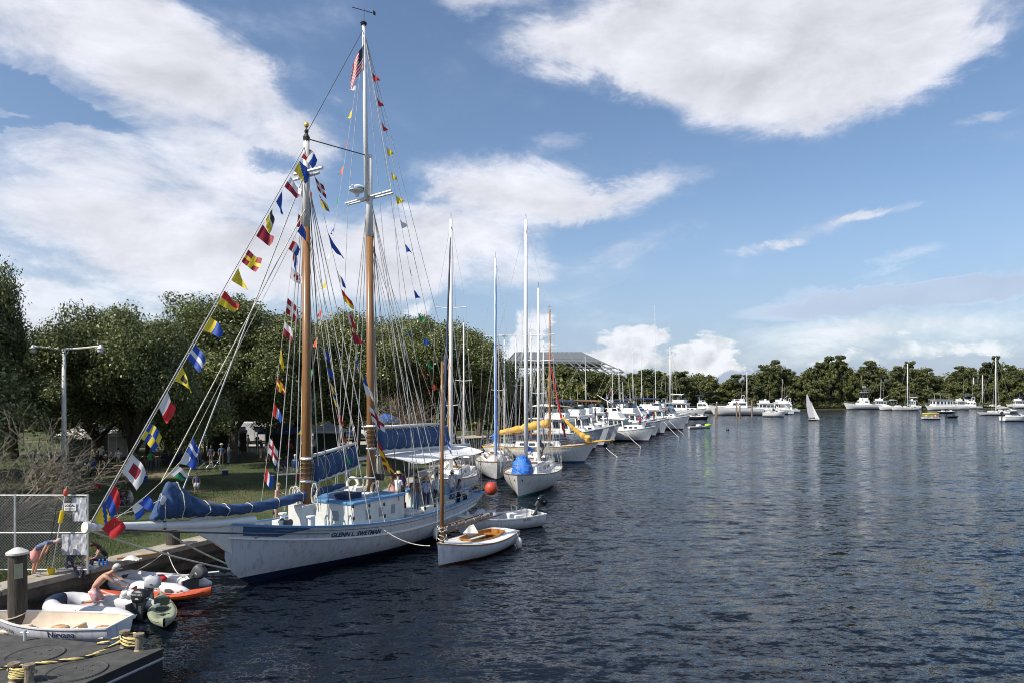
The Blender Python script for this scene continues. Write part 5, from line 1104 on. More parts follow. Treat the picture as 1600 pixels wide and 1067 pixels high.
for i, (px, py, pose, place) in enumerate(spots):
    loc = P0(px, py, GZ); 
    if loc.x > qx(loc.y) - .6: loc.x = qx(loc.y) - .6
    ht = [None, ('brim', 'straw'), None, ('cap', 'fwhite'), None, ('cap', 'navy'), None][i % 7]; s = sh_[i]; p_ = pn_[i % 5]; lg = 'short' if i % 3 == 0 else 'long'
    hw = '' if not ht else ' and a straw hat' if ht[0] == 'brim' else ' and a white cap' if ht[1] == 'fwhite' else ' and a dark cap'
    ang = R.uniform(0, 6.28); loc.z = GZ + (.02 if pose != 'sit' else 0)
    lb = f'person in a {SHN[s]} shirt{hw} {place}'
    if len(lb.split()) > 16: lb = f'person in a {SHN[s]} shirt {place}'
    person(lb, loc, ang, pose=pose, shirt=s, pants=p_, legs=lg, hat=ht, hair=['hairbrown', 'hairgrey', 'hairblond', 'black'][i % 4], female=i % 2 == 1, group='visitors in the park', skin='skindark' if i % 6 == 4 else 'skin')
    if pose == 'sit': chairs.append((loc, ang, place))
def folding_chair(lab):
    t = thing('folding_chair', lab, 'chair', group='chairs on the lawn')
    MB().box((.02, 0, .42), (.44, .46, .03)).build('seat', 'canvasblue', t); MB().box((-.22, 0, .7), (.03, .46, .45)).build('backrest', 'canvasblue', t)
    for x in (-.18, .2):
        for y in (-.22, .22): MB().tube([(x, y, 0), (x * .8, y, .42)], .014, 5).build('leg', 'steel', t)
    return t
c0 = None
for k, (loc, ang, place) in enumerate(chairs):
    lab = f'small folding chair under the person {place}'
    if c0 is None: c0 = o = folding_chair(lab)
    else: o = dup(c0)
    o['label'] = lab; o.location = (loc.x, loc.y, GZ - .01); o.rotation_euler = (0, 0, ang)
# ------------------------------------------------------------------ park furniture, stalls, vehicles
def picnic(lab, loc, rz):
    t = thing('picnic_table', lab, 'table', loc, rz, 'picnic tables under the oaks')
    for k in range(5): MB().box((0, -.32 + k * .16, .75), (1.8, .14, .04)).build('board', 'wornwood', t)
    for s in (-1, 1):
        MB().box((0, s * .68, .45), (1.8, .25, .04)).build('bench', 'wornwood', t)
        for x in (-.65, .65): MB().tube([(x, s * .7, 0), (x, s * .25, .72)], .04, 4).build('leg', 'wornwood', t)
for k, (px, py, w) in enumerate(((112, 752, 'left of the walking person'), (170, 748, 'in front of the trailer'), (200, 742, 'behind the signal flag with the red block'), (235, 726, 'at the back beside the stall'))): picnic('weathered picnic table ' + w, P0(px, py, GZ), .3 * k)
def canopy(lab, loc, rz, w, d, h, m, walls=None, nm='market_tent'):
    t = thing(nm, lab, 'tent', loc, rz, 'market tents in the park'); x, y = w / 2, d / 2
    for a in (-x, x):
        for b in (-y, y): MB().tube([(a, b, 0), (a, b, h)], .03, 5).build('pole', 'steel', t)
    mb = MB(); mb.add([(-x, -y, h), (x, -y, h), (x, y, h), (-x, y, h), (0, 0, h + .9), (-x, -y, h - .25), (x, -y, h - .25), (x, y, h - .25), (-x, y, h - .25)], [(0, 1, 4), (1, 2, 4), (2, 3, 4), (3, 0, 4), (5, 6, 1, 0), (6, 7, 2, 1), (7, 8, 3, 2), (8, 5, 0, 3)]); mb.build('canopy', m, t)
    if walls: MB().box((0, y - .03, h / 2), (w - .1, .04, h - .1)).build('back_wall', walls, t)
    return t
canopy('white market tent with pale walls left of the striped flag', (P0(172, 716, GZ)), .2, 4, 3, 2.4, 'canvaswhite', 'trailerwall')
canopy('second white market tent beside the lamp post', P0(125, 722, GZ), .1, 3.4, 3, 2.4, 'offwhite', 'tentdark')
canopy('white market tent behind the stall with the yellow goods', P0(222, 712, GZ), .1, 3.4, 3, 2.3, 'canvaswhite')
canopy('bright blue market tent far back right of the mainmast', P(602, 672, 92) * 1 - Vector((0, 0, 0)), .1, 4.5, 4, 2.6, 'tarpblue')
canopy('dark green tent behind the schooner awning', P0(614, 746, GZ), .2, 2.8, 2.6, 2.1, 'tentdark', 'tentdark')
canopy('small white topped tent behind the straw hatted man', P0(640, 742, GZ), .4, 2.2, 2.2, 1.9, 'canvaswhite', 'lightgrey')
canopy('blue topped tent behind the middle of the awning', P0(662, 736, GZ), .2, 2.4, 2.4, 2.2, 'canvasblue', 'lightgrey')
def cooler(lab, loc, rz, m):
    t = thing('cooler', lab, 'cooler', loc, rz, 'coolers and boxes on the lawn'); MB().box((0, 0, .2), (.6, .38, .4)).build('box', m, t, bevel=.03); MB().box((0, 0, .43), (.62, .4, .07)).build('lid', 'white', t, bevel=.02)
for k, (px, py, m, w) in enumerate(((150, 762, 'red', 'red cooler near the walking visitor'), (222, 752, 'blue', 'blue cooler before the market stall'), (276, 744, 'white', 'white cooler right of the market stall'), (420, 752, 'blue', 'blue cooler by the first folding chair'), (472, 748, 'red', 'red cooler right of the folding chairs'), (352, 742, 'navy', 'dark box beside the standing group'))): cooler(w, P0(px, py, GZ), k, m)
canopy('dark green market tent deep in the shade behind the standing group', P0(348, 708, GZ), .1, 4, 3, 2.3, 'tentdark', 'tentdark')
canopy('dark blue market tent behind the folding chairs', P0(440, 708, GZ), .1, 4, 3, 2.3, 'canvasblue', 'tentdark')
canopy('pale tent deep in the shade right of the foremast', P0(512, 706, GZ), .1, 3.4, 3, 2.3, 'lightgrey', 'tentdark')
for o in list(COL.objects):
    if o.name.startswith('market_tent'): o.location.z = GZ
    if o.name.startswith('market_tent') and o.location.y > 30 and o.location.x > qx(o.location.y) - 2: o.location.x = qx(o.location.y) - 2.6
def stall():
    t = thing('market_stall', 'stall table with yellow and orange goods behind the hanging flags', 'stall', P0(262, 722, GZ), .1)
    MB().box((0, 0, .8), (3, .8, .05)).build('table_top', 'wornwood', t); MB().tube([(-1.5, .4, 0), (-1.5, .4, 2.5)], .03, 4).build('pole', 'wornwood', t); MB().tube([(1.5, .4, 0), (1.5, .4, 2.5)], .03, 4).build('pole', 'wornwood', t)
    MB().box((0, .4, 2.4), (3, .05, .3)).build('valance', 'navy', t)
    for k in range(9): MB().ell((-1.3 + k * .32, .3, 2.15 + .1 * math.sin(k * 2)), (.16, .1, .2), 8, 5).build('goods', ['yellow', 'orange', 'tee'][k % 3], t)
    MB().box((0, -.38, .4), (3, .03, .75)).build('skirt', 'navy', t)
stall()
def trailer(lab, loc, rz, L, m):
    t = thing('parked_trailer', lab, 'trailer', loc, rz)
    MB().box((0, 0, 1.6), (L, 2.3, 2.2)).build('body', m, t, bevel=.08)
    for x in (-L * .2, L * .2): MB().box((x, -1.16, 1.9), (.9, .03, .6)).build('window', 'glass', t)
    MB().box((L * .02, -1.16, 1.4), (.7, .03, 1.7)).build('door', 'lightgrey', t)
    for x in (-.4, .45):
        for y in (-1.0, 1.0): MB().tube([(x, y - .1, .38), (x, y + .1, .38)], .36, 14).build('wheel', 'black', t)
trailer('pale trailer parked behind the picnic tables', P0(188, 706, GZ), .05, 7, 'trailerwall')
trailer('white box trailer further right under the oaks', P0(395, 694, GZ), .1, 5, 'lightgrey')
def car(lab, loc, rz, m, suv=False):
    t = thing('parked_car', lab, 'car', loc, rz, 'cars parked behind the park'); h = 1.75 if suv else 1.45
    mb = MB(); prof = [(-2.2, .35), (-2.25, .8), (-2.1, .95), (-1.7, h - .05), (-.1 if suv else -.3, h), (.6, h - .08), (1.25, 1.0), (2.15, .82), (2.25, .5), (2.2, .35)]
    k = len(prof); vs = [(x, -.88 if z < 1.05 else -.7, z) for x, z in prof] + [(x, .88 if z < 1.05 else .7, z) for x, z in prof]
    mb.add(vs, [tuple(range(k)), tuple(range(2 * k - 1, k - 1, -1))] + [(i, k + i, k + (i + 1) % k, (i + 1) % k) for i in range(k)]); b = mb.build('body', m, t, bevel=.04)
    for y in (-.80, .80): MB().hexa([(-1.6, y - .02, 1.0), (.95, y - .02, 1.0), (.95, y + .02, 1.0), (-1.6, y + .02, 1.0), (-1.35, y * .93 - .02, h - .12), (.5, y * .93 - .02, h - .12), (.5, y * .93 + .02, h - .12), (-1.35, y * .93 + .02, h - .12)]).build('window', 'glass', b)
    for x in (-1.4, 1.4):
        for y in (-.85, .85):
            w = MB().tube([(x, y - .1, .34), (x, y + .1, .34)], .34, 16).build('wheel', 'black', t); MB().tube([(x, y - .11, .34), (x, y + .11, .34)], .19, 12).build('rim', 'steel', w)
for px, py, m, lab, s in ((345, 692, 'lightgrey', 'pale car parked on the pale path behind the tall oak', 0), (420, 690, 'maroon', 'dark red car parked behind the foremast', 1), (455, 689, 'grey', 'grey van like car parked just left of the foremast', 1), (507, 689, 'lightgrey', 'silver car parked between the masts', 0), (540, 688, 'navy', 'dark car parked behind the foresail cover', 0), (575, 687, 'tee', 'white car parked behind the mainmast', 1)):
    car(lab, P0(px, py, GZ) + Vector((0, 0, .1)), .08, m, s)
def bicycle(lab, loc, rz):
    t = thing('bicycle', lab, 'bicycle', loc, rz, 'bicycles leaning by the oak')
    for x in (-.52, .52):
        w = MB().tube([(x + .33 * math.cos(a), 0, .34 + .33 * math.sin(a)) for a in [k * math.pi / 8 for k in range(16)]], .02, 5, closed=True).build('wheel', 'black', t)
        sp = MB(); [sp.tube([(x - .32 * math.cos(k * .52), 0, .34 - .32 * math.sin(k * .52)), (x + .32 * math.cos(k * .52), 0, .34 + .32 * math.sin(k * .52))], .003, 3) for k in range(6)]; sp.build('spokes', 'steel', w)
    f = MB()
    for a, b in (((-.52, .34), (-.12, .82)), ((-.12, .82), (.36, .84)), ((-.12, .82), (0, .3)), ((0, .3), (.36, .84)), ((-.52, .34), (0, .3)), ((.52, .34), (.34, .98))): f.tube([(a[0], 0, a[1]), (b[0], 0, b[1])], .018, 5)
    f.build('frame', 'steel', t); MB().ell((-.16, 0, .92), (.14, .07, .04)).build('saddle', 'black', t); MB().tube([(.3, -.28, 1.0), (.36, 0, .98), (.3, .28, 1.0)], .014, 5).build('handlebar', 'steel', t)
bicycle('bicycle on its wheels left of the standing group', P0(322, 738, GZ), .3); bicycle('second bicycle just right of the first one', P0(334, 736, GZ), .5)
# ------------------------------------------------------------------ chain link fence
def fence():
    Y = 23.7; x1 = -14.28; t = thing('chain_link_fence', 'galvanized chain link fence with sheets hung on it by the quay', 'fence', (x1, Y, GZ + .05))
    W_ = 6.0; H = 2.62
    for x in (0, -2.45, -4.9): MB().tube([(x, 0, 0), (x, 0, H + .03)], .035, 8).build('post', 'galv', t)
    for z in (.12, 1.36, H): MB().tube([(0, 0, z), (-W_, 0, z)], .024, 6).build('rail', 'galv', t)
    mb = MB(); s = .1; k = int((W_ + H) / s)
    for i in range(k):
        o = i * s
        for sg in (0, 1):
            z0, z1 = .05, H
            xa = -o + (H if sg else 0); a = (xa, z0) if not sg else (xa, z0); b = (xa - (z1 - z0), z1) if sg else (-o + (z1 - z0), z1)
            x0_, y0_, x1_, y1_ = a[0], a[1], b[0], b[1]
            def clip(x0, z0_, x1c, z1_):
                pts = []
                d = x1c - x0
                t0, t1 = 0.0, 1.0
                for lim, sgn in ((0, 1), (-W_, -1)):
                    f0 = (x0 - lim) * sgn; f1 = (x1c - lim) * sgn
                    if f0 > 0 and f1 > 0: return None
                    if f0 > 0: t0 = max(t0, f0 / (f0 - f1))
                    if f1 > 0: t1 = min(t1, f0 / (f0 - f1))
                if t0 >= t1: return None
                return (x0 + d * t0, z0_ + (z1_ - z0_) * t0, x0 + d * t1, z0_ + (z1_ - z0_) * t1)
            c = clip(x0_, y0_, x1_, y1_)
            if c: mb.tube([(c[0], .004 * (1 if sg else -1), c[1]), (c[2], .004 * (1 if sg else -1), c[3])], .0033, 3)
    o = mb.build('wire_mesh', 'galv', t, merge=False); o['kind'] = 'stuff'
    def sheet(x0, x1_, z0, z1, m, nm, lab=None, y=-.03):
        rows = [[(lerp(x0, x1_, i / 12), y + .012 * math.sin(i * 1.7 + j), lerp(z0, z1, j / 12)) for j in range(13)] for i in range(13)]
        return MB().grid(rows).build(nm, m, t, smooth='all', label=lab)
    sheet(-.03, -.50, 1.75, 2.55, 'stainedsheet', 'hanging_sheet', 'pale mottled sheet at the top of the fence'); sheet(-.03, -.86, .62, 1.32, 'stainedsheet', 'hanging_sheet', 'pale mottled sheet low on the fence')
    sg = MB().box((-.56, -.06, 2.24), (.40, .015, .24)).build('sign', 'white', t)
    f = lambda z: (lambda u, v: Vector((-.56 + u, -.072, z + v)))
    textmesh('lettering', 'LOCAL', .11, 'black', sg, f(2.25), .004); textmesh('lettering', 'BOATS ONLY', .05, 'black', sg, f(2.16), .002)
    MB().tube([(-1.0, -.05, 2.3), (-1.35, -.1, .3)], .015, 5).build('strap', 'black', t)
fence()
def propped():
    t = thing('fishing_gear', 'orange and yellow pole leaning against the fence with a yellow bucket foot', 'pole', (-15.35, 23.45, GZ + .08))
    MB().tube([(.0, 0, .05), (.45, .1, 2.9)], .018, 6).build('shaft', 'offwhite', t); MB().tube([(.26, .06, 1.7), (.33, .08, 2.1)], .07, 8).build('float', 'yellow', t); MB().ell((.42, .1, 2.7), (.08, .07, .13)).build('head', 'ballred', t)
    MB().lathe([(.1, 0), (.12, .2), (.1, .2)], (0, 0, 0), 10).build('bucket', 'yellow', t)
propped()
def paper(lab, loc, m, d):
    mb = MB(); rg = random.Random(int(loc[0] * 100)); rows = []
    for i in range(9):
        rows.append([(loc[0] + (i / 8 - .5) * d, loc[1] + (j / 8 - .5) * d * .7, loc[2] + .02 + .22 * d * max(0, 1 - ((i / 4 - 1) ** 2 + (j / 4 - 1) ** 2)) + rg.uniform(0, .05)) for j in range(9)])
    o = mb.grid(rows, flip=True).build('plastic_bag', m, smooth='all'); tag(o, lab, 'bag')
paper('crumpled white bag on the quay beside the sitting woman', (-13.7, 25.35, .98), 'offwhite', .6)
paper('white paper spread on the quay before the hunched man', (-14.45, 24.05, .98), 'stainedsheet', .5)
paper('white plastic bag on the lawn between the two sitting people', tuple(P0(184, 792, GZ)), 'white', .5)
for k in range(3):
    t = thing('water_bottle', ['clear water bottle left of two more on the quay', 'clear water bottle standing between two others', 'clear water bottle right of two more on the quay'][k], 'bottle', (-14.42 + .12 * k, 24.6 + .02 * k, .98), 0, 'water bottles on the quay')
    MB().lathe([(.035, 0), (.037, .02), (.036, .15), (.016, .21)], n=10).build('bottle_body', 'tarpblue', t); MB().lathe([(.018, .21), (.018, .235)], n=8).build('cap', 'white', t)
def pile(lab, loc, r, h, cap=None, sign=False):
    t = thing('mooring_pile', lab, 'piling', loc, 0, 'timber mooring piles'); MB().tube([(0, 0, -1.5), (.01, 0, h * .5), (0, .01, h)], [r, r * .98, r * .95], 14).build('post', 'pile', t, smooth=.8)
    if cap: MB().lathe([(r * 1.12, 0), (r * 1.15, .06), (r * .5, .16), (.01, .2)], (0, 0, h), 16).build('cap', cap, t, smooth=.5)
    else: MB().lathe([(r * 1.06, 0), (r * 1.06, .05), (r * .9, .06)], (0, 0, h), 14).build('cap', 'darkgrey', t)
    MB().tube([((r + .02) * math.cos(a), (r + .02) * math.sin(a), .6 + .08 * math.sin(a + 1)) for a in [k * math.pi / 6 for k in range(12)]], .018, 5, closed=True).build('rope_loop', 'rope', t)
    if sign: MB().box((r * .75, -r * .82, h - .45), (.02, .2, .42), rz=-.8).build('sign', 'kayakgreen', t)
pile('thick dark pile with a white conical cap at the left edge', (P(27, 960, 20.4).x, 20.4, 0), .25, 2.35, 'offwhite', True)
pile('dark pile standing against the seawall under the bowsprit', (P(272, 880, 28.2).x + .0, 28.1, 0), .27, 1.55)
t = thing('blue_cup', 'small blue tub on the quay left of the capped pile', 'tub', (-16.2, 21.9, .98)); MB().lathe([(.07, 0), (.09, .16), (.08, .16)], n=10).build('tub_body', 'blue', t); MB().lathe([(.093, .15), (.093, .17)], n=10).build('rim', 'white', t)
# ------------------------------------------------------------------ small craft in the foreground
def tubeboat(label, loc, rz, L, W_, col1, col2, motor=True, seed=1, panel=True):
    """inflatable: horseshoe tube with tapered tails, floor, transom"""
    t = thing('inflatable_dinghy', label, 'dinghy', loc, rz); r = .245; pts = []; rr = []
    hy = W_ / 2 - r
    seq = [(-L / 2, hy), (-L / 2 + .25, hy), (-L / 2 + .6, hy), (0, hy), (L * .25, hy * .98)]
    for x, y in seq: pts.append((x, y, .24)); rr.append(.06 if x == -L / 2 else .15 if x < -L / 2 + .3 else r)
    for k in range(1, 8): a = math.pi / 2 - k * math.pi / 8; pts.append((L * .25 + (L * .25 - r) * math.cos(a), hy * math.sin(a) * .98, .24 + .12 * math.cos(a))); rr.append(r)
    for x, y in seq[::-1]: pts.append((x, -y, .24)); rr.append(.06 if x == -L / 2 else .15 if x < -L / 2 + .3 else r)
    MB().tube(pts, rr, 16).build('air_tube', col1, t, smooth='all')
    st = MB(); out = []
    for i in range(1, len(pts) - 1): d = Vector((pts[i][0] - .1, pts[i][1], 0)).normalized() if 4 < i < len(pts) - 5 else Vector((0, 1 if pts[i][1] > 0 else -1, 0)); out.append(Vector(pts[i]) + d * rr[i] * .98 - Vector((0, 0, .04)))
    st.tube(out, .028, 6).build('rub_strake', col2, t)
    # darker chafe patches over the tube
    for i0, i1 in ((7, 10),) if panel else ():
        MB().tube(pts[i0 - 1:i1], [x * 1.015 for x in rr[i0 - 1:i1]], 16).build('tube_patch', col2, t, smooth='all')
    fl = MB(); fl.grid([[(x, -hy, .12), (x, 0, .08), (x, hy, .12)] for x in (-L / 2 + .35, 0, L * .3)], flip=True); fl.build('floor', 'pvcgrey', t)
    MB().box((-L / 2 + .4, 0, .32), (.04, hy * 2 - .2, .42)).build('transom', 'darkgrey', t); MB().box((0.1, 0, .38), (.22, hy * 2 - .1, .03)).build('thwart', 'lightgrey', t)
    MB().tube([(L * .1, hy + .06, .44), (-L * .1, hy + .06, .47), (-L * .25, hy + .04, .44)], .012, 4).tube([(L * .1, -hy - .06, .44), (-L * .1, -hy - .06, .47), (-L * .25, -hy - .04, .44)], .012, 4).build('grab_line', 'black', t)
    for x in (-.5, .35): MB().ell((x, -hy - r * .93, .3), (.1, .03, .06), 8, 4).build('handle', 'black', t)
    return t
def outboard(parent, x, y, z, tilt=0.0, m='black', name='outboard_motor', ls=1.0, stripe='lightgrey'):
    rot = Matrix.Rotation(tilt, 4, 'Y'); mb = MB()
    rows = []
    for zz, a, b, o in ((.18, .14, .11, 0), (.2, .2, .14, -.02), (.32, .23, .15, -.03), (.44, .21, .14, -.03), (.5, .14, .1, -.02), (.52, .03, .03, 0)): rows.append([(o + a * math.copysign(abs(math.cos(k * math.pi / 8)) ** .55, math.cos(k * math.pi / 8)), b * math.copysign(abs(math.sin(k * math.pi / 8)) ** .55, math.sin(k * math.pi / 8)), zz) for k in range(17)])
    mb.grid(rows); cow = mb
    sh = MB().box((-.02, 0, -.1), (.12, .09, .6)).box((-.03, 0, -.42), (.34, .03, .04)).tube([(.1, 0, -.52), (-.18, 0, -.52)], [.05, .035], 8).box((.1, 0, .08), (.12, .16, .22)); pr = MB()
    for k in range(3): a = k * 2.1; pr.hexa([(-.19, .02 * math.cos(a), -.52 + .02 * math.sin(a)), (-.22, .02 * math.cos(a), -.52 + .02 * math.sin(a)), (-.22, .11 * math.cos(a + .3), -.52 + .11 * math.sin(a + .3)), (-.19, .11 * math.cos(a + .3), -.52 + .11 * math.sin(a + .3)), (-.18, .02 * math.cos(a + .4), -.52 + .02 * math.sin(a + .4)), (-.21, .02 * math.cos(a + .4), -.52 + .02 * math.sin(a + .4)), (-.21, .11 * math.cos(a + .6), -.52 + .11 * math.sin(a + .6)), (-.18, .11 * math.cos(a + .6), -.52 + .11 * math.sin(a + .6))])
    st = MB().grid([[(-.03 + .235 * math.cos(k * math.pi / 6), .153 * math.sin(k * math.pi / 6), zz) for k in range(13)] for zz in (.27, .31)])
    def fin(mb_, nm, m_, par, sm=False):
        mb_.v = [tuple((rot @ (Vector(v) * ls)) + Vector((x, y, z))) for v in mb_.v]; return mb_.build(nm, m_, par, smooth=sm)
    c = fin(cow, name, m, parent, 'all'); fin(st, 'stripe', stripe, c); fin(sh, 'drive_leg', 'darkgrey', c); fin(pr, 'propeller', 'black', c); return c, rot, Vector((x, y, z))
# white and grey inflatable with the kneeling man
d1 = tubeboat('white and grey inflatable dinghy with navy chafe strip and a kneeling man', (-13.05, 22.2, 0), math.radians(170), 3.5, 1.65, 'pvc', 'navy')
c, rot, off = outboard(d1, -1.55, .12, .35, 0, 'black', ls=1.15)
textmesh('lettering', 'MERCURY', .09, 'fwhite', c, lambda u, v: off + Vector((-.03 - u, .185, .43 + v)))
t2 = thing('tilted_outboard', 'grey outboard engine standing on the far tube of the man\'s dinghy', 'outboard', (-11.7, 22.75, .1), math.radians(190)); outboard(t2, 0, 0, .45, -.15, 'lightgrey', 'engine_cover', 1.1, 'darkgrey'); MB().box((0, 0, .22), (.2, .16, .4)).build('bracket', 'darkgrey', t2)
# second inflatable with registration
d2 = tubeboat('white inflatable dinghy with registration letters and raised outboard by the seawall', (-12.65, 25.0, 0), math.radians(166), 3.7, 1.6, 'pvc', 'lightgrey', panel=False)
outboard(d2, -1.35, -.25, .45, -.7, 'darkgrey', ls=1.15)
textmesh('lettering', 'LA 704 GZ', .13, 'navy', d2, lambda u, v: Vector((-.55 - u, .815, .3 + v)), .002); MB().ell((-1.2, .8, .28), (.17, .03, .09), 10, 6).build('patch', 'darkgrey', d2)
mb = MB(); [mb.ell((-.3 + .2 * k, -.05 + .08 * (-1) ** k, .45), (.18, .14, .1), 8, 5) for k in range(3)]; o = mb.build('life_jacket', 'red', smooth='all'); o.matrix_world = Matrix.Translation((-12.65, 25.0, 0)) @ Matrix.Rotation(math.radians(166), 4, 'Z'); tag(o, 'red life jacket lying in the registered inflatable', 'life jacket')
mb = MB(); [mb.ell((.1 * k - .1, .06 * (-1) ** k, .12 * (k % 2)), (.15, .13, .12), 8, 5) for k in range(4)]; o = mb.build('plastic_bag', 'canvaswhite', smooth='all'); o.location = (-12.35, 22.55, .5); tag(o, 'white plastic bag held by the kneeling man', 'bag')
def oar(lab, a, b):
    t = thing('oar', lab, 'oar', a); a, b = Vector(a), Vector(b); d = b - a; MB().tube([(0, 0, 0), d * .8], .022, 6).build('shaft', 'offwhite', t); MB().box((0, 0, 0), (.5, .14, .02)).build('blade', 'offwhite', t).matrix_local = Matrix.Translation(d * .9) @ d.to_track_quat('X', 'Z').to_matrix().to_4x4()
oar('pale oar laid along the registered inflatable', (-12.2, 25.0, .5), (-10.75, 25.6, .52))
def kayak(label, loc, rz, L, W_, m, m2, sitin=False):
    t = thing('kayak', label, 'kayak', loc, rz); rows = []; K = 22
    for i in range(K + 1):
        f = i / K; x = L * (f - .5); w = W_ / 2 * max(.02, math.sin(math.pi * f)) ** .62; rise = .16 * abs(2 * f - 1) ** 2.4; r = []
        for j in range(17):
            a = 2 * math.pi * j / 16; zz = .16 * math.sin(a) if math.sin(a) < 0 else .13 * math.sin(a) ** .7
            dish = -.12 * max(0, 1 - (abs(math.cos(a)) / .72) ** 2) * (1 if .2 < f < .85 else 0) if math.sin(a) > 0 else 0
            r.append((x, w * math.cos(a), .16 + rise + zz + dish))
        rows.append(r)
    MB().grid(rows).build('hull', m, t, smooth='all')
    gun = MB()
    for sd in (1, -1): gun.tube([(L * (f - .5), sd * W_ / 2 * max(.02, math.sin(math.pi * f)) ** .62 * .97, .19 + .16 * abs(2 * f - 1) ** 2.4) for f in [k / 16 for k in range(1, 16)]], .022, 6)
    gun.build('gunwale', m, t, smooth='all')
    MB().ell((-L * .12, 0, .2), (.3, W_ * .3, .05), 12, 5).build('seat', m2, t, smooth='all'); s = MB().box((-L * .2, 0, .36), (.05, W_ * .55, .26)).build('seat_back', m2, t, bevel=.02)
    MB().tube([(L * .2, -W_ * .22, .3), (L * .24, 0, .32), (L * .2, W_ * .22, .3)], .012, 4).tube([(-L * .33, -.12, .31), (-L * .36, .12, .31)], .012, 4).build('bungee', 'black', t)
    MB().tube([(L * .47, 0, .34), (L * .49, 0, .4), (L * .51, 0, .34)], .012, 4).build('toggle', 'black', t)
    MB().ell((L * .1, 0, .2), (.1, .1, .03), 10, 4).build('hatch', m2, t); return t
kayak('olive green sit on top kayak floating with its bow to the viewer', (-10.9, 21.95, 0), math.radians(-62), 3.2, .82, 'kayakgreen', 'tentdark')
kayak('orange kayak lying behind the grey inflatables', (-12.0, 23.75, 0), math.radians(5), 3.6, .72, 'orange', 'maroon')
def nirvana():
    h = Hull(3.9, 1.5, .78, .58, .58, d=.15, tw=.78, br=.12, ent=2.4, mid=.35, n=18, pw=2.6)
    t = thing('rowing_dinghy', 'white fibreglass rowing dinghy with cream inside, lettered Nirvana', 'dinghy', (-12.95, 19.9, 0), math.radians(176))
    hl = h.hull(hullmat('nirvana_hull', (.6, .62, .68), boot=(.6, .62, .68), bz=.05), t)
    ins = MB(); rows = []
    for k in range(19):
        tt = k / 18 * .985; r = []
        for sd, ws in ((1, (1, .8, .5, .3)), (-1, (.3, .5, .8, 1))):
            for w in ws: p = h.pt(tt, w, sd, .035); r.append((p.x + .02, p.y, max(p.z, .06)))
        rows.append(r)
    ins.grid(rows, flip=True); ins.grid([[tuple(Vector(p)) for p in rows[0][:4]], [tuple(Vector(p)) for p in rows[0][:3:-1]]]); ins.build('inner_hull', 'cream', t, smooth=.6)
    h.strip('white', t, .0, .04, 'gunwale', .035)
    for x, w in ((-1.6, .5), (-.35, .28), (1.15, .5)):
        tt = (x + 1.95) / 3.9; p = h.pt(tt, .72, 1, .04); MB().box((x, 0, .33), (w, p.y * 2, .05)).build('thwart', 'cream', t, bevel=.012)
    for k, (x, y) in enumerate(((-1.6, .25), (-.38, .28))):
        o = MB().ell((0, 0, 0), (.28, .22, .1), 12, 6).build('boat_cushion', 'cushion', smooth='all'); o.matrix_world = Matrix.Translation((-12.95, 19.9, 0)) @ Matrix.Rotation(math.radians(176), 4, 'Z') @ Matrix.Translation((x, y, .46)); tag(o, ['floral cushion on the stern seat of the lettered dinghy', 'floral cushion on the middle seat of the lettered dinghy'][k], 'cushion', 'cushions in the rowing dinghy')
    for x in (-.1, 1.3):
        for sd in (1, -1): p = h.pt((x + 1.95) / 3.9, 1, sd); MB().tube([p, p + Vector((0, 0, .06))], .02, 6).build('oarlock', 'steel', t)
    def fn(xc, zo):
        def g(u, v): x = xc - u; tt = (x + 1.95) / 3.9; ss = h.sheer(tt); z = ss - zo + v; p = h.pt(tt, (z - h.bot(tt)) / (ss - h.bot(tt)), 1); return Vector((x, p.y + .012, z))
        return g
    textmesh('lettering', 'Nirvana', .24, 'navy', t, fn(-.75, .215), .003); textmesh('lettering', 'LA 1011 FX', .14, 'black', t, fn(1.1, .26), .002)
    return t
nirvana()
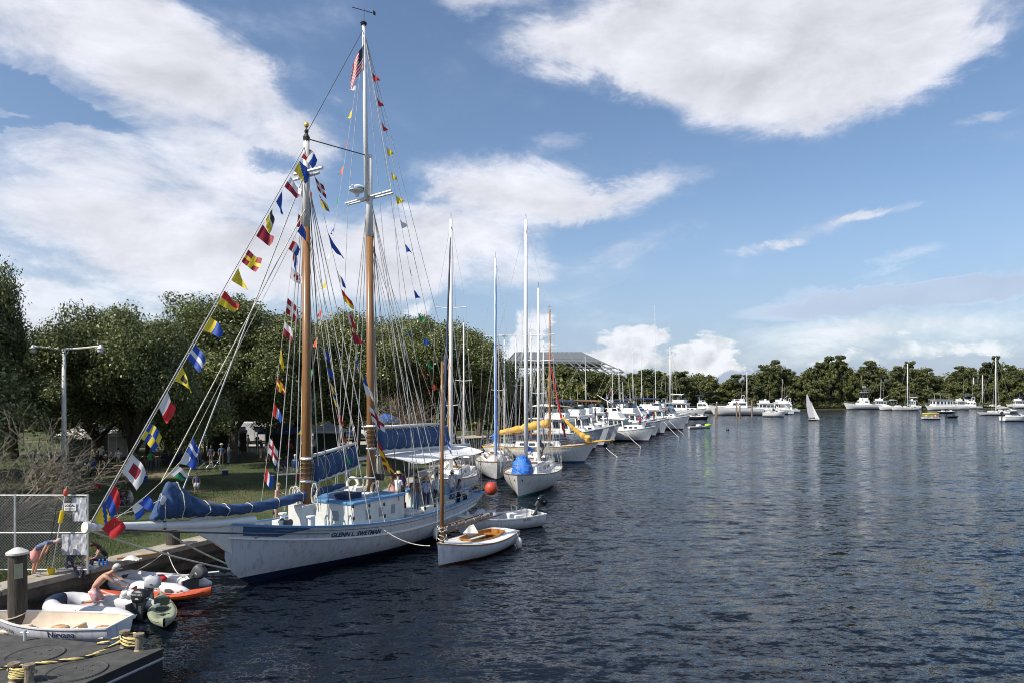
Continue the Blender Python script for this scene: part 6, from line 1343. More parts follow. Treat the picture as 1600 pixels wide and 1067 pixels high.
# ------------------------------------------------------------------ barge with bitts at the lower left
def barge():
    z = .82; c = Vector((-8.46, 17.05, 0)); fa = Vector((-13.4, 18.15, 0)); d1_ = (fa - c).normalized(); d2_ = Vector((-.31, -.95, 0)).normalized()
    t = thing('steel_barge', 'low black barge with a worn dark deck at the lower left', 'barge', (0, 0, 0)); A = c; B_ = c + d2_ * 14; C = fa + d1_ * 5 + d2_ * 14; D = fa + d1_ * 5
    def off(p, e): return p
    q = [A, B_, C, D]
    mb = MB(); mb.hexa([(*p.xy, -.8) for p in (D, C, B_, A)] + [(*p.xy, z - .02) for p in (D, C, B_, A)]); mb.build('barge_hull', 'bargeside', t)
    mb = MB(); mb.hexa([(*p.xy, z - .02) for p in (D, C, B_, A)] + [(*p.xy, z) for p in (D, C, B_, A)]); mb.build('barge_deck', 'tarmat', t)
    nrm = Vector((-d2_.y, d2_.x, 0)); nrm = nrm if nrm.x > 0 else -nrm
    for zz, h_, m in ((z - .22, .05, 'lightgrey'),): mb = MB(); mb.tube([A + nrm * .03 + Vector((0, 0, zz)), B_ + nrm * .03 + Vector((0, 0, zz))], .035, 5); mb.build('rub_rail', 'grey', t)
    n1 = Vector((-d1_.y, d1_.x, 0)); n1 = n1 if n1.y > 0 else -n1
    MB().tube([A + n1 * .02 + Vector((0, 0, z - .05)), D + n1 * .02 + Vector((0, 0, z - .05))], .04, 5).build('edge_rail', 'bargeside', t)
    def onb(px, py): return P0(px, py, z)
    for px, py in ((55, 1023), (120, 1048)):   # round hatches
        p = onb(px, py); MB().lathe([(.62, .0), (.62, .012), (.58, .02), (.56, .008), (.05, .008)], (p.x, p.y, z + .003), 32).build('deck_hatch', 'tarmat', t)
        ring = MB(); ring.tube([(p.x + .6 * math.cos(a), p.y + .6 * math.sin(a), z + .02) for a in [k * math.pi / 16 for k in range(32)]], .012, 4, closed=True); ring.build('hatch_ring', 'darkgrey', t)
        b = MB(); [b.box((p.x + .3 * math.cos(k), p.y + .3 * math.sin(k * 1.3), z + .016), (.1, .03, .012), rz=k) for k in range(7)]; b.build('hatch_lug', 'darkgrey', t)
    def bitt(p, h, r=.09): return MB().lathe([(r * 1.3, 0), (r, .03), (r, h - .06), (r * 1.35, h - .05), (r * 1.35, h), (.01, h + .01)], (p.x, p.y, z), 12).build('bitt', 'rustysteel', t, smooth=.5)
    bs = [onb(195, 1010), onb(217, 1015), onb(22, 1064), onb(45, 1066)]
    for p in bs: bitt(p, .40)
    for a, b in ((0, 1), (2, 3)): MB().tube([bs[a] + Vector((-.15, .02, .24)), bs[b] + Vector((.16, 0, .24))], .04, 8).build('cross_bar', 'rustysteel', t)
    p = onb(39, 1000); MB().tube([p, p + Vector((0, 0, .26))], .04, 8).tube([p + Vector((-.1, 0, .2)), p + Vector((.1, 0, .2))], .02, 6).build('cleat', 'galv', t)
    rp = bpy.data.materials.new('laid_rope'); rp.use_nodes = True; M['laidrope'] = mat('laidrope_y', (.72, .58, .22), .8, var=.15)
    def laid(lab, pts, r=.035, n=6):
        """three-strand rope, two strands yellow and one black, twisted about the path"""
        P_ = [Vector(p) for p in pts]; L = sum((b - a).length for a, b in zip(P_, P_[1:])); K = max(12, int(L / .035)); path = []
        acc = [0]
        for a, b in zip(P_, P_[1:]): acc.append(acc[-1] + (b - a).length)
        for i in range(K + 1):
            s_ = L * i / K; j = min(len(P_) - 2, max(k for k in range(len(acc)) if acc[k] <= s_ + 1e-9)); path.append(P_[j].lerp(P_[j + 1], (s_ - acc[j]) / max(1e-6, acc[j + 1] - acc[j])))
        tt = thing('mooring_rope', lab, 'rope', P_[0], 0, 'yellow and black ropes on the barge')
        for s in range(3):
            q = []
            for i, p in enumerate(path):
                t_ = (path[min(i + 1, K)] - path[max(0, i - 1)]).normalized(); u = t_.cross(Vector((0, 0, 1))); u = u.normalized() if u.length > .05 else Vector((1, 0, 0)); w = t_.cross(u); a = i * .42 + s * 2.094
                q.append(p + (u * math.cos(a) + w * math.sin(a)) * r * .5 - P_[0])
            MB().tube(q, r * .58, 5).build('strand', 'black' if s == 0 else 'laidrope', tt, smooth='all')
    a = bs[0] + Vector((0, -.1, .2)); b = bs[1] + Vector((0, -.1, .2))
    laid('long yellow and black rope stretched across the barge deck', sagpts(a, onb(140, 1027) + Vector((0, 0, .04)), .02, 6) + sagpts(onb(120, 1031) + Vector((0, 0, .04)), onb(-30, 1050) + Vector((0, 0, .05)), 0, 5))
    wr = []
    for k in range(60): f = k / 59; an = k * .55; c2 = bs[0].lerp(bs[1], .5 + .5 * math.sin(an)); wr.append((c2.x + .12 * math.cos(an * 1.0), c2.y + .13 * math.cos(an), z + .12 + .2 * f))
    laid('yellow and black rope wound round the two far bitts', wr, .03)
    wr = []
    for k in range(50): f = k / 49; an = k * .6; c2 = bs[2].lerp(bs[3], .5 + .5 * math.sin(an)); wr.append((c2.x + .12 * math.cos(an), c2.y + .13 * math.cos(an), z + .12 + .2 * f))
    laid('yellow and black rope wound round the two near bitts', wr, .03)
    laid('short yellow rope end running off the far bitts to the left', [bs[0] + Vector((-.1, 0, .25)), bs[0] + Vector((-.5, .1, .1)), bs[0] + Vector((-.75, .15, .03))], .028)
barge()
def plainrope(lab, a, b, sag, r=.016, m='rope', grp='mooring lines'):
    a = Vector(a); b = Vector(b); o = MB().tube([p - a for p in sagpts(a, b, sag, 12)], r, 5).build('mooring_line', m); o.location = a; tag(o, lab, 'rope', grp)
plainrope('pale line from the seawall edge down to the registered inflatable', (-13.2, 26.6, .95), (-13.9, 25.3, .5), .1)
plainrope('second pale line from the seawall to the inflatable stern', (-13.1, 26.8, .95), (-11.6, 24.9, .55), .25)
plainrope('slack line from the schooner rail down to the little catboat bow', SW(SX(5.9), 1.95, 1.62), (-3.35, 28.75, .78), .25, .02)
t = thing('wood_plank', 'orange brown plank lying on the seawall edge', 'plank', (-13.75, 26.0, .99), math.radians(40)); MB().box((0, 0, .02), (1.5, .1, .04)).build('board', 'brightwood', t); MB().box((.6, 0, .05), (.05, .12, .03)).build('batten', 'brightwood', t)
# ------------------------------------------------------------------ catboat alongside
def heading(bow, stern): return math.atan2(bow[1] - stern[1], bow[0] - stern[0])
def placed(name, label, cat, bow, ang, L, group=None):
    c = Vector((bow[0], bow[1], 0)) - Vector((math.cos(ang), math.sin(ang), 0)) * L / 2; return thing(name, label, cat, c, ang, group)
def catboat():
    L = 5.3; ang = heading((-3.0, 28.4), (-.35, 32.9)); t = placed('catboat', 'small white wooden catboat with a tall varnished mast tied beside the schooner', 'sailboat', (-3.0, 28.3), ang, L)
    h = Hull(L, 2.15, .98, .62, .68, d=.3, tw=.72, br=.02, ent=2.3, mid=.4, n=26, pw=2.4); h.hull(hullmat('catboat_hull', (.6, .62, .66), boot=(.12, .03, .02), bz=.07, bot=(.12, .03, .02)), t)
    # deck with a cockpit opening
    mb = MB(); rows = []
    for i in range(25):
        f = i / 24; tt = .003 + f * .994; p = h.pt(tt, 1, 1, .02); b = p.y; x = p.x; zc = p.z + .05
        inner = 0 if (f < .10 or f > .64) else min(b * .7, .62 * math.sin(math.pi * min(1, max(0, (f - .08) / .58))) ** .45 * .95 + .05)
        rows.append((x, b, p.z, inner, zc))
    for sd in (1, -1): mb.grid([[(x, sd * b, z), (x, sd * lerp(b, inn, .5), lerp(z, zc, .6)), (x, sd * inn, zc)] for x, b, z, inn, zc in rows], flip=(sd > 0))
    mb.build('deck', 'white', t)
    cm = MB(); lo = [r for r in rows if r[3] > 0]
    loop = [(x, inn, zc) for x, b, z, inn, zc in lo] + [(x, -inn, zc) for x, b, z, inn, zc in lo[::-1]]; k = len(loop)
    cm.add([(x, y, z + .08) for x, y, z in loop] + [(x * .99, y * .95, z - .3) for x, y, z in loop] + [(x * 1.01, y * 1.04, z + .08) for x, y, z in loop] + [(x * 1.01, y * 1.04, z - .02) for x, y, z in loop], [(i, (i + 1) % k, k + (i + 1) % k, k + i) for i in range(k)] + [(i, 2 * k + i, 2 * k + (i + 1) % k, (i + 1) % k) for i in range(k)] + [(2 * k + i, 3 * k + i, 3 * k + (i + 1) % k, 2 * k + (i + 1) % k) for i in range(k)])
    cm.build('coaming', 'brightwood', t)
    MB().grid([[(x, y, .36) for y in (-.75, 0, .75)] for x in (-1.9, 0, .85)]).build('cockpit_sole', 'wornwood', t)
    for sd in (1, -1): MB().box((-.6, sd * .5, .52), (2.0, .26, .05)).build('bench', 'offwhite', t)
    MB().box((-1.7, 0, .6), (.3, 1.0, .05)).build('bench', 'brightwood', t); MB().box((.25, 0, .5), (.9, .06, .34)).build('centreboard_case', 'brightwood', t)
    h.strip('wood', t, .04, .05, 'rub_rail', .03)
    mx = L / 2 - .32; spar('mast', (mx, 0, .4), (mx, 0, 8.35), .085, .05, 'wood', t); MB().tube([(mx, 0, 8.3), (mx, 0, 8.55)], [.06, .03], 8).build('mast_cap', 'black', t)
    MB().tube([(mx, 0, 8.2), (L / 2 + .05, 0, 1.1)], .008, 4).build('forestay', 'wire', t); MB().tube([(mx - .12, .03, 8.1), (mx - .2, .03, 1.2)], .008, 4).build('halyard', 'wire', t)
    # furled grey sail with boom and gaff lying low
    spar('boom', (mx - .1, 0, 1.32), (mx - 4.2, .25, 1.5), .05, .04, 'wood', t); furled('furled_sail', (mx - .25, .02, 1.46), (mx - 3.5, .2, 1.62), .15, .1, mat('tanbark', (.16, .12, .09), .85, bump=.5, c2=(.3, .28, .26)), t, 4)
    spar('gaff', (mx - .1, .05, 1.62), (mx - 2.8, .15, 1.72), .035, .03, 'wood', t)
    rr = random.Random(9)
    for k in range(7): cx, cy = mx + rr.uniform(-.15, .1), rr.uniform(-.15, .15); q = rr.uniform(.1, .18); cz = rr.uniform(1.0, 1.6); MB().tube([(cx + .15 * math.cos(j * .785), cy + .15 * math.sin(j * .785), cz + .05 * math.sin(j * 1.6 + k)) for j in range(8)], .02, 4, closed=True).build('rope_coil', 'rope', t)
    mb = MB(); mb.add([(.35, -.35, .95), (.0, .25, .95), (-.35, -.3, .95), (.05, -.05, 1.42), (.1, -.1, .8)], [(0, 1, 3), (1, 2, 3), (2, 0, 3), (0, 2, 4), (2, 1, 4), (1, 0, 4)]); mb.build('sail_heap', 'canvaswhite', t)
    p = h.pt(.1, .85, 1); MB().tube([h.pt(.1, 1, 1) + Vector((0, .02, .05)), p + Vector((0, .12, .02))], .012, 4).build('fender_line', 'rope', t)
    MB().ell(p + Vector((0, .16, -.28)), (.15, .15, .26), 12, 8).build('fender', 'offwhite', t, smooth='all'); MB().box((-L / 2 - .04, 0, .35), (.05, .3, .7)).build('rudder', 'wood', t)
catboat()
def skiff():
    L = 4.6; bow = SW(SX(14.6), 2.6, 0); st = P0(838, 812); ang = heading(bow, (1.35, 37.2)); L = (Vector((1.35, 37.2)) - Vector(bow[:2])).length
    L = 5.0; ang = heading((-2.6, 35.0), (1.25, 37.4)); t = placed('motor_skiff', 'open white motor skiff with a covered console and raised outboard behind the catboat', 'motorboat', (-2.9, 34.9), ang, L)
    h = Hull(L, 2.0, .92, .62, .66, d=.25, tw=.85, br=.1, ent=2.5, mid=.35, n=20, pw=2.6); h.hull(hullmat('skiff_hull', (.66, .67, .68), boot=(.66, .67, .68), bz=.05), t)
    h.deck('offwhite', t, drop=.3, inset=.05); h.strip('white', t, 0, .06, 'gunwale', .05); h.deck('offwhite', t, drop=-.02, t0=.72, t1=1, name='foredeck')
    mb = MB(); [mb.ell((.5 + .3 * k, .25 * (-1) ** k, .75), (.38, .42, .34), 10, 6) for k in range(3)]; mb.build('cover', 'sailgrey', t, smooth='all')
    for y in (-.5, .5): MB().tube([(-1.35, y - .3, .5), (-1.35, y - .3, 1.05), (-1.35, y + .25, 1.05), (-1.35, y + .25, .5)], .03, 6).build('seat_rail', 'steel', t)
    MB().box((-1.0, 0, .55), (.5, 1.2, .35)).build('seat', 'white', t, bevel=.04); outboard(t, -L / 2 - .08, 0, .95, -.6, 'black', ls=1.3)
    for f in (.3, .55): p = h.pt(f, .75, 1)
    textmesh('lettering', 'LA 418', .16, 'black', t, lambda u, v: Vector((-1.2 - u, h.pt(.25, .8, 1).y + .03, .48 + v)))
skiff()
# ------------------------------------------------------------------ the sailing boats beyond
def sailboat(label, bow, ang, L, B, hm, masts, fb=(1.5, 1.1, 1.15), cabin=True, cabm='white', boom=None, bowsprit=None, trim='wood', deckm='offwhite', rails=True, ent=2.2, br=.16, sr=.6, tw=.5, name='sailboat', group='sailing boats moored along the quay', simple=False, cabwin=3):
    t = placed(name, label, 'sailboat', bow, ang, L, group); h = Hull(L, B, *fb, d=.5, tw=tw, br=br, sr=sr, cnt=.15, ent=ent, mid=.44, n=22, pw=2.6); h.hull(hm, t)
    h.deck(deckm, t, drop=.06); h.strip(trim, t, .03, .06, 'rub_rail', .035)
    dz = fb[1]
    if cabin:
        mb = MB(); p = house(mb, -L * .2, L * .2, B * .28, B * .2, dz - .1, dz + .5, fs=.3, bs=.05, ins=.12); c = mb.build('cabin', cabm, t, bevel=.03); panes(p, c, side=[(.1 + .8 * k / cabwin, .1 + .8 * (k + .7) / cabwin) for k in range(cabwin)], v=(.35, .75), front=())
        MB().box((-L * .02, 0, dz + .54), (.9, .7, .1)).build('hatch', trim, c); 
        if trim == 'wood': MB().tube([(-L * .18, B * .2, dz + .55), (L * .12, B * .15, dz + .57)], .025, 4).tube([(-L * .18, -B * .2, dz + .55), (L * .12, -B * .15, dz + .57)], .025, 4).build('handrail', 'wood', c)
        cb = MB(); q = house(cb, -L * .42, -L * .22, B * .3, B * .28, dz - .05, dz + .18, ins=.0); cb.build('coaming', cabm, t)
    if rails:
        h.railing('steel', t, .02, .97, .6, 1.9, .014, lines=2)
        pp_ = h.pt(.97, 1, 1); MB().tube([h.pt(.9, 1, 1) + Vector((0, 0, .6)), (L / 2 + .1, 0, fb[0] + .62), h.pt(.9, 1, -1) + Vector((0, 0, .6))], .02, 5).tube([(L / 2, 0, fb[0]), (L / 2 + .1, 0, fb[0] + .62)], .018, 5).build('pulpit', 'steel', t)
    for m_ in masts:
        x, H, r, mm, spr = m_[:5]; kw = m_[5] if len(m_) > 5 else {}
        mastset(t, x, dz - .2, H, r, mm, spr, B * .45, kw.get('xf'), kw.get('xa'), dz + .1, wr=kw.get('wr', .012))
        bm_ = kw.get('boom')
        if bm_:
            ln, cm_, cr, z = bm_; spar('boom', (x - .1, 0, dz + z), (x - ln, 0, dz + z + .05), .06, .05, kw.get('spar', 'white'), t, 6)
            if cm_: furled('sail_cover', (x - .05, 0, dz + z + .5 * kw.get('hi', 1)), (x - ln * .97, 0, dz + z + .12), cr, cr * .55, cm_, t, int(H * 7), hang=.0)
        if kw.get('jib'): jx, cm_ = kw['jib']; furled('furled_jib', (lerp(x, jx, .98), 0, dz + .6), (lerp(x, jx, .08), 0, H * .93), .09, .05, cm_, t, 3, ties=False)
    if bowsprit: spar('bowsprit', (L / 2 - .8, 0, fb[0] + .08), (L / 2 + bowsprit[0], 0, fb[0] + .08 + .12 * bowsprit[0]), .09, .07, bowsprit[1], t)
    return t, h
# white ketch with the blue tarpaulin
ang = heading((.34, 46.7), (2.6, 58.0)); HW = hullmat('ketch_hull', (.62, .62, .6), boot=(.05, .2, .17), bz=.14, bot=(.04, .16, .13))
k1, hk = sailboat('white two masted ketch with a bright blue tarpaulin on its foredeck', (.34, 46.5), ang, 11.2, 4.1, HW, [
    (2.3, 19.2, .16, 'white', ((.55, 2.0),), dict(xf=5.4, boom=(3.6, 'tarpblue', .2, 1.3))), (-3.2, 15.2, .11, 'white', ((.6, 1.2),), dict(xa=-5.5, boom=(2.2, 'canvasblue', .2, 1.2), hi=1.6))], fb=(1.62, 1.3, 1.35), br=.05, ent=2.0, tw=.7)
mb = MB(); rows = []; rg = random.Random(2)
for i in range(13):
    f = i / 12; r = []
    for j in range(15):
        a = math.pi * j / 14; hgt = (1.5 if 3 < i < 9 else .8) * math.sin(math.pi * min(1, max(.06, f))) ** .5; w = .72 * math.sin(math.pi * min(.96, max(.04, f))) ** .5
        r.append((2.6 + f * 2.3, w * math.cos(a) * (1 + .12 * math.sin(j * 2.3 + i)) , 1.35 + hgt * math.sin(a) ** .8 * (1 - .25 * math.sin(i * 2.1 + j) ** 2)))
    rows.append(r)
tp = mb.grid(rows).build('tarpaulin', 'tarpblue', k1, smooth='all')
MB().ell((-4.0, .9, 1.75), (.5, .3, .3), 10, 6).build('sail_bag', 'offwhite', k1); MB().ell((-4.5, -.3, 1.7), (.3, .3, .25), 10, 6).build('sail_bag', 'canvaswhite', k1)
for sd, z in ((1, 1.2), (-1, 1.2)):
    p = hk.pt(.955, .82, sd); MB().ell(p, (.12, .03, .08), 8, 5).build('hawse_pipe', 'black', k1)
cv = [(-4.6, 0, 3.2), (-2.8, 1.1, 2.9), (-2.2, -1.6, 2.7)]; 
mb = MB(); mb.grid([[tuple(Vector(cv[0]).lerp(Vector(cv[1]), i / 8).lerp(Vector((-3.4, -.2, 1.6)), j / 8 * (.95)) - Vector((0, .1 * math.sin(i + j), .05 * math.sin(i * 1.3)))) for i in range(9)] for j in range(9)]); mb.build('grey_cloth', 'canvasgrey', k1, smooth='all')
b = thing('ball_fender', 'round orange ball fender hanging between the schooner stern and the ketch bow', 'fender', (-1.35, 45.6, .85)); MB().ell((0, 0, 0), (.42, .42, .45), 14, 10).build('ball', 'ballred', b, smooth='all'); MB().lathe([(.08, .42), (.06, .55)], n=8).build('eye', 'blue', b)
# white sloop behind the schooner stern: tall white mast right of the mainmast
sailboat('white sloop behind the schooner stern with a tall white mast and dark furled sail', (-4.42, 44.6), heading((-4.42, 44.6), (-3.75, 55)), 10.6, 3.4, hullmat('sloop_hull', (.7, .71, .72), boot=(.04, .08, .2)), [
    (1.6, 18.9, .15, 'white', ((.66, 1.05),), dict(xf=5.2, xa=-5.2, boom=(4.4, 'black', .22, 1.5), hi=1.4, jib=(5.3, 'navy')))], fb=(1.55, 1.25, 1.25))
# sloop with the bright blue wrapped forestay sail
sailboat('blue and white sloop with a bright blue wrapped jib beside its mast', (-1.15, 55.6), heading((-1.15, 55.6), (-1.9, 66)), 10.4, 3.3, hullmat('sloop2_hull', (.66, .67, .68), boot=(.03, .05, .12)), [
    (2.2, 18.2, .13, 'white', ((.62, 1.0),), dict(xf=5.2, xa=-5.1, boom=(4.3, 'tarpblue', .26, 1.4), hi=1.5, jib=(3.3, 'tarpblue')))], fb=(1.6, 1.3, 1.3))
furl = None
# yellow covered ketch, bow out to the right
HY = hullmat('yellow_ketch_hull', (.66, .67, .66), boot=(.03, .1, .25), bz=.16, bot=(.02, .06, .2))
a_ = math.radians(-9)
k2, hy = sailboat('white ketch with yellow sail covers, varnished masts and a yellow bowsprit', (8.5, 71.2), a_, 11.6, 3.8, HY, [
    (1.1, 15.5, .13, 'brightwood', ((.6, .7),), dict(boom=(5.4, 'canvasyellow', .5, 1.2), hi=2.4, spar='brightwood', xf=7.2)), (-3.6, 12.5, .1, 'white', (), dict())], fb=(2.0, 1.6, 1.7), br=.13, bowsprit=(1.9, 'canvasyellow'), ent=2.3, cabwin=4)
hy.strip('canvasyellow', k2, .16, .07, 'yellow_stripe', .03)
furled('jib_cover', (5.2, 0, 2.3), (2.4, 0, 4.6), .36, .14, 'canvasyellow', k2, 5, ties=True, hang=.25)
sailboat('white sloop with a slender white mast just right of the yellow ketch masts', (6.6, 76.5), math.radians(-12), 10, 3.2, hullmat('sloop3_hull', (.6, .61, .63)), [(.4, 13.6, .11, 'white', ((.55, .8),), dict(xf=4.8, xa=-4.8, boom=(3.8, 'canvasgrey', .2, 1.3)))], fb=(1.7, 1.35, 1.3))
# further masts between the quay and the ketches
MS = [(-5.0, 57.5, 9.8, 'brightwood', 'canvasblue', 'low sloop with a varnished mast against the quay left of the blue wrapped mast'), (-4.4, 66, 13.5, 'white', 'canvasblue', 'sloop against the quay with a plain mast behind the blue wrapped one'),
      (-1.2, 68.5, 12, 'wornwood', 'canvasgrey', 'grey masted sloop between the blue wrapped mast and the ketch'), (2.6, 66.5, 11.5, 'lightgrey', 'canvasblue', 'sloop with a dull metal mast right behind the ketch masts'), (.5, 78, 13, 'white', 'canvasblue', 'sloop far behind the yellow sail cover with a tall thin mast')]
for x, y, H, mm, cc, lab in MS:
    sailboat(lab, (x, y - 4), heading((x, y - 4), (x - .2, y + 4)), 8.4, 2.8, hullmat('small_sloop_hull', (.6, .62, .64)), [(.8, H, .09, mm, ((.58, .75),), dict(xf=4, xa=-4, boom=(3.2, cc, .17, 1.2)))], fb=(1.3, 1.0, 1.0), rails=False, cabwin=2)
def bare(lab, x, y, h, m, r=.07):
    pass
# ------------------------------------------------------------------ motor boats
def antenna(t, x, y, z, h, r=.015, m='white', rake=-.15): MB().tube([(x, y, z), (x + rake * h * .5, y, z + h)], r, 4).build('antenna', m, t)
def motorboat(label, bow, ang, L, style, hm, B=None, fb=None, top=None, canvas=None, people=None, group='motor boats moored bow out', name='motor_yacht', ants=((-.1, 2.5),), mast=None, rail=True, flybridge=True, lower='white'):
    B = B or L * .32; fb = fb or (L * .16, L * .105, L * .095)
    t = placed(name, label, 'motorboat', bow, ang, L, group); h = Hull(L, B, *fb, d=.4, tw=.86, br=.12, sr=.0, ent=2.6, mid=.4, n=20, pw=2.8); h.hull(hm, t); h.deck('offwhite', t, drop=.1); h.strip('white', t, .02, .07, 'rub_rail', .05)
    dz = fb[1]; zz = dz
    if style == 'trawler':
        mb = MB(); p = house(mb, -L * .26, L * .16, B * .36, B * .3, dz, dz + 1.55, fs=.35, bs=.0, ins=.08); c = mb.build('cabin', lower, t, bevel=.03); panes(p, c, side=((.05, .25), (.29, .5), (.54, .74), (.79, .95)), v=(.42, .84), front=((.05, .32), (.36, .64), (.68, .95)))
        mb = MB(); p2 = house(mb, L * .1, L * .33, B * .26, B * .16, dz, dz + .62, fs=.45, ins=.1); c2_ = mb.build('trunk_cabin', 'white', t, bevel=.03); panes(p2, c2_, side=((.15, .4), (.55, .8)), v=(.35, .7), front=())
        MB().box((-L * .1, 0, dz + 1.62), (L * .5, B * .78, .1)).build('roof', 'white', t, bevel=.03); zz = dz + 1.67
        if flybridge:
            mb = MB(); p = house(mb, -L * .14, L * .09, B * .3, B * .26, zz, zz + .62, fs=-.1, bs=.1, ins=.0); fbr = mb.build('flybridge', 'white', t, bevel=.04); mb = MB(); p = house(mb, L * .02, L * .085, B * .25, B * .22, zz + .6, zz + .95, fs=.15, ins=.03); mb.build('windscreen', 'glass', fbr); MB().box((-L * .05, 0, zz + .75), (.5, .9, .5)).build('helm_seat', 'offwhite', fbr, bevel=.04)
        h.railing('steel', t, .42, .97, .75, 1.3, .016)
    elif style == 'lobster':
        mb = MB(); p = house(mb, -L * .1, L * .12, B * .36, B * .32, dz, dz + 1.5, fs=.35, bs=-.1, ins=.1); c = mb.build('cabin', 'white', t, bevel=.03); panes(p, c, side=((.08, .38), (.45, .62), (.68, .92)), v=(.4, .88), front=((.04, .32), (.35, .65), (.68, .96)))
        mb = MB(); p2 = house(mb, L * .08, L * .36, B * .3, B * .12, dz + .1, dz + .75, fs=.3, ins=.12); c2_ = mb.build('trunk_cabin', 'white', t, bevel=.03); panes(p2, c2_, side=((.1, .25), (.35, .5), (.6, .72)), v=(.4, .75), front=(), m='black')
        mb = MB(); house(mb, -L * .2, L * .13, B * .4, B * .36, dz + 1.5, dz + 1.6, ins=.05); mb.build('roof', 'white', t); 
        mb = MB(); house(mb, -L * .13, L * .07, B * .34, B * .3, dz + 1.6, dz + 2.3, fs=.7, bs=.1, ins=.25); mb.build('canvas_top', 'canvaswhite', t, bevel=.05); zz = dz + 2.3
        h.railing('steel', t, .5, .98, .65, 1.2, .016)
    elif style == 'sport':
        mb = MB(); p = house(mb, -L * .2, L * .17, B * .38, B * .3, dz, dz + 1.4, fs=1.1, bs=.0, ins=.15); c = mb.build('cabin', 'white', t, bevel=.06); panes(p, c, side=((.08, .5), (.55, .8)), v=(.45, .82), front=((.05, .95),))
        mb = MB(); p = house(mb, -L * .16, L * .06, B * .32, B * .27, dz + 1.35, dz + 2.1, fs=.5, bs=.1, ins=.08); c2_ = mb.build('flybridge', 'white', t, bevel=.06); panes(p, c2_, side=((.5, .9),), v=(.55, .95), front=((.05, .95),)); zz = dz + 2.1
        mb = MB(); p2 = house(mb, L * .14, L * .38, B * .28, B * .1, dz + .15, dz + .5, fs=.6, ins=.15); mb.build('foredeck_blister', 'white', t, bevel=.05)
        h.railing('steel', t, .5, .98, .6, 1.4, .016)
        MB().tube([(-L * .12, B * .32, zz - .5), (-L * .15, B * .3, zz + .9), (-L * .15, -B * .3, zz + .9), (-L * .12, -B * .32, zz - .5)], .06, 6).build('radar_arch', 'white', t)
    elif style == 'tower':
        mb = MB(); p = house(mb, -L * .18, L * .14, B * .36, B * .3, dz, dz + 1.4, fs=1.2, ins=.15); c = mb.build('cabin', 'white', t, bevel=.06); panes(p, c, side=((.15, .5),), v=(.5, .8), front=((.05, .95),))
        mb = MB(); p = house(mb, -L * .15, L * .03, B * .3, B * .26, dz + 1.35, dz + 2.2, fs=.3, ins=.05); mb.build('flybridge', 'white', t, bevel=.05); zz = dz + 2.2
        tw = MB(); q0 = [(-L * .16, -B * .3), (L * .02, -B * .3), (L * .02, B * .3), (-L * .16, B * .3)]; q1 = [(-L * .1, -.35), (-L * .05, -.35), (-L * .05, .35), (-L * .1, .35)]
        for (a, b_), (c_, d_) in zip(q0, q1): tw.tube([(a, b_, dz + 1.4), (c_, d_, dz + 5.6)], .05, 5)
        for f in (.35, .55, .75, .9, 1): z = dz + 1.4 + 4.2 * f; pts = [(lerp(a, c_, f), lerp(b_, d_, f), z) for (a, b_), (c_, d_) in zip(q0, q1)]; tw.tube(pts, .035, 4, closed=True)
        tw.build('tuna_tower', 'steel', t); MB().box((-L * .075, 0, dz + 4.0), (L * .16, B * .55, .07)).build('hard_top', 'white', t); MB().box((-L * .075, 0, dz + 5.7), (1.2, 1.1, .25)).build('tower_station', 'white', t, bevel=.04)
        for sd in (1, -1): MB().tube([(-L * .08, sd * B * .4, dz + 1), (-L * .3, sd * (B * .5 + .9), dz + 6.5)], .03, 4).build('outrigger', 'steel', t)
        h.railing('steel', t, .55, .98, .6, 1.4, .016)
    elif style == 'cuddy':
        mb = MB(); p = house(mb, -L * .02, L * .3, B * .36, B * .15, dz, dz + .55, fs=.5, ins=.1); c = mb.build('cabin', 'white', t, bevel=.05); panes(p, c, side=((.3, .6),), v=(.4, .75), front=())
        mb = MB(); p = house(mb, -L * .08, L * .05, B * .38, B * .34, dz + .4, dz + .95, fs=.45, ins=.05); mb.build('windscreen', 'glass', t); MB().box((-L * .25, 0, dz + .1), (.6, B * .6, .5)).build('seat', 'offwhite', t, bevel=.05); zz = dz + .9
    elif style == 'houseboat':
        mb = MB(); p = house(mb, -L * .34, L * .26, B * .42, B * .4, dz, dz + 2.1, fs=.1, ins=.03); c = mb.build('cabin', lower, t, bevel=.03); panes(p, c, side=((.05, .15), (.2, .32), (.4, .5), (.57, .7), (.78, .93)), v=(.4, .8), front=((.08, .4), (.6, .92)))
        MB().box((-L * .04, 0, dz + 2.15), (L * .68, B * .95, .1)).build('roof', 'white', t); zz = dz + 2.2
        for x in (-L * .2, L * .1):
            for sd in (1, -1): MB().tube([(x, sd * B * .4, zz), (x, sd * B * .4, zz + 1.7)], .04, 5).build('canopy_post', 'white', t)
        MB().box((-L * .05, 0, zz + 1.75), (L * .36, B * .9, .09)).build('upper_roof', 'offwhite', t); h.railing('steel', t, .4, .97, .8, 1.6, .016); zz += .9
    if canvas:
        x0, x1, z, m = canvas; rows = [[(lerp(x0, x1, i / 6), y * B * .42, zz + z - .18 * y * y - .1 * (i / 3 - 1) ** 2) for y in (-1, -.5, 0, .5, 1)] for i in range(7)]
        MB().grid(rows).grid([[(a, b_, c_ - .03) for a, b_, c_ in r] for r in rows], flip=True).build('bimini_top', m, t)
        for x in (x0 + .1, (x0 + x1) / 2, x1 - .1):
            for sd in (1, -1): MB().tube([((x0 + x1) / 2, sd * B * .38, zz - .3), (x, sd * B * .4, zz + z - .3)], .022, 4).build('bimini_frame', 'steel', t)
    for y, hh in ants: antenna(t, -L * .12, y * B, zz, hh)
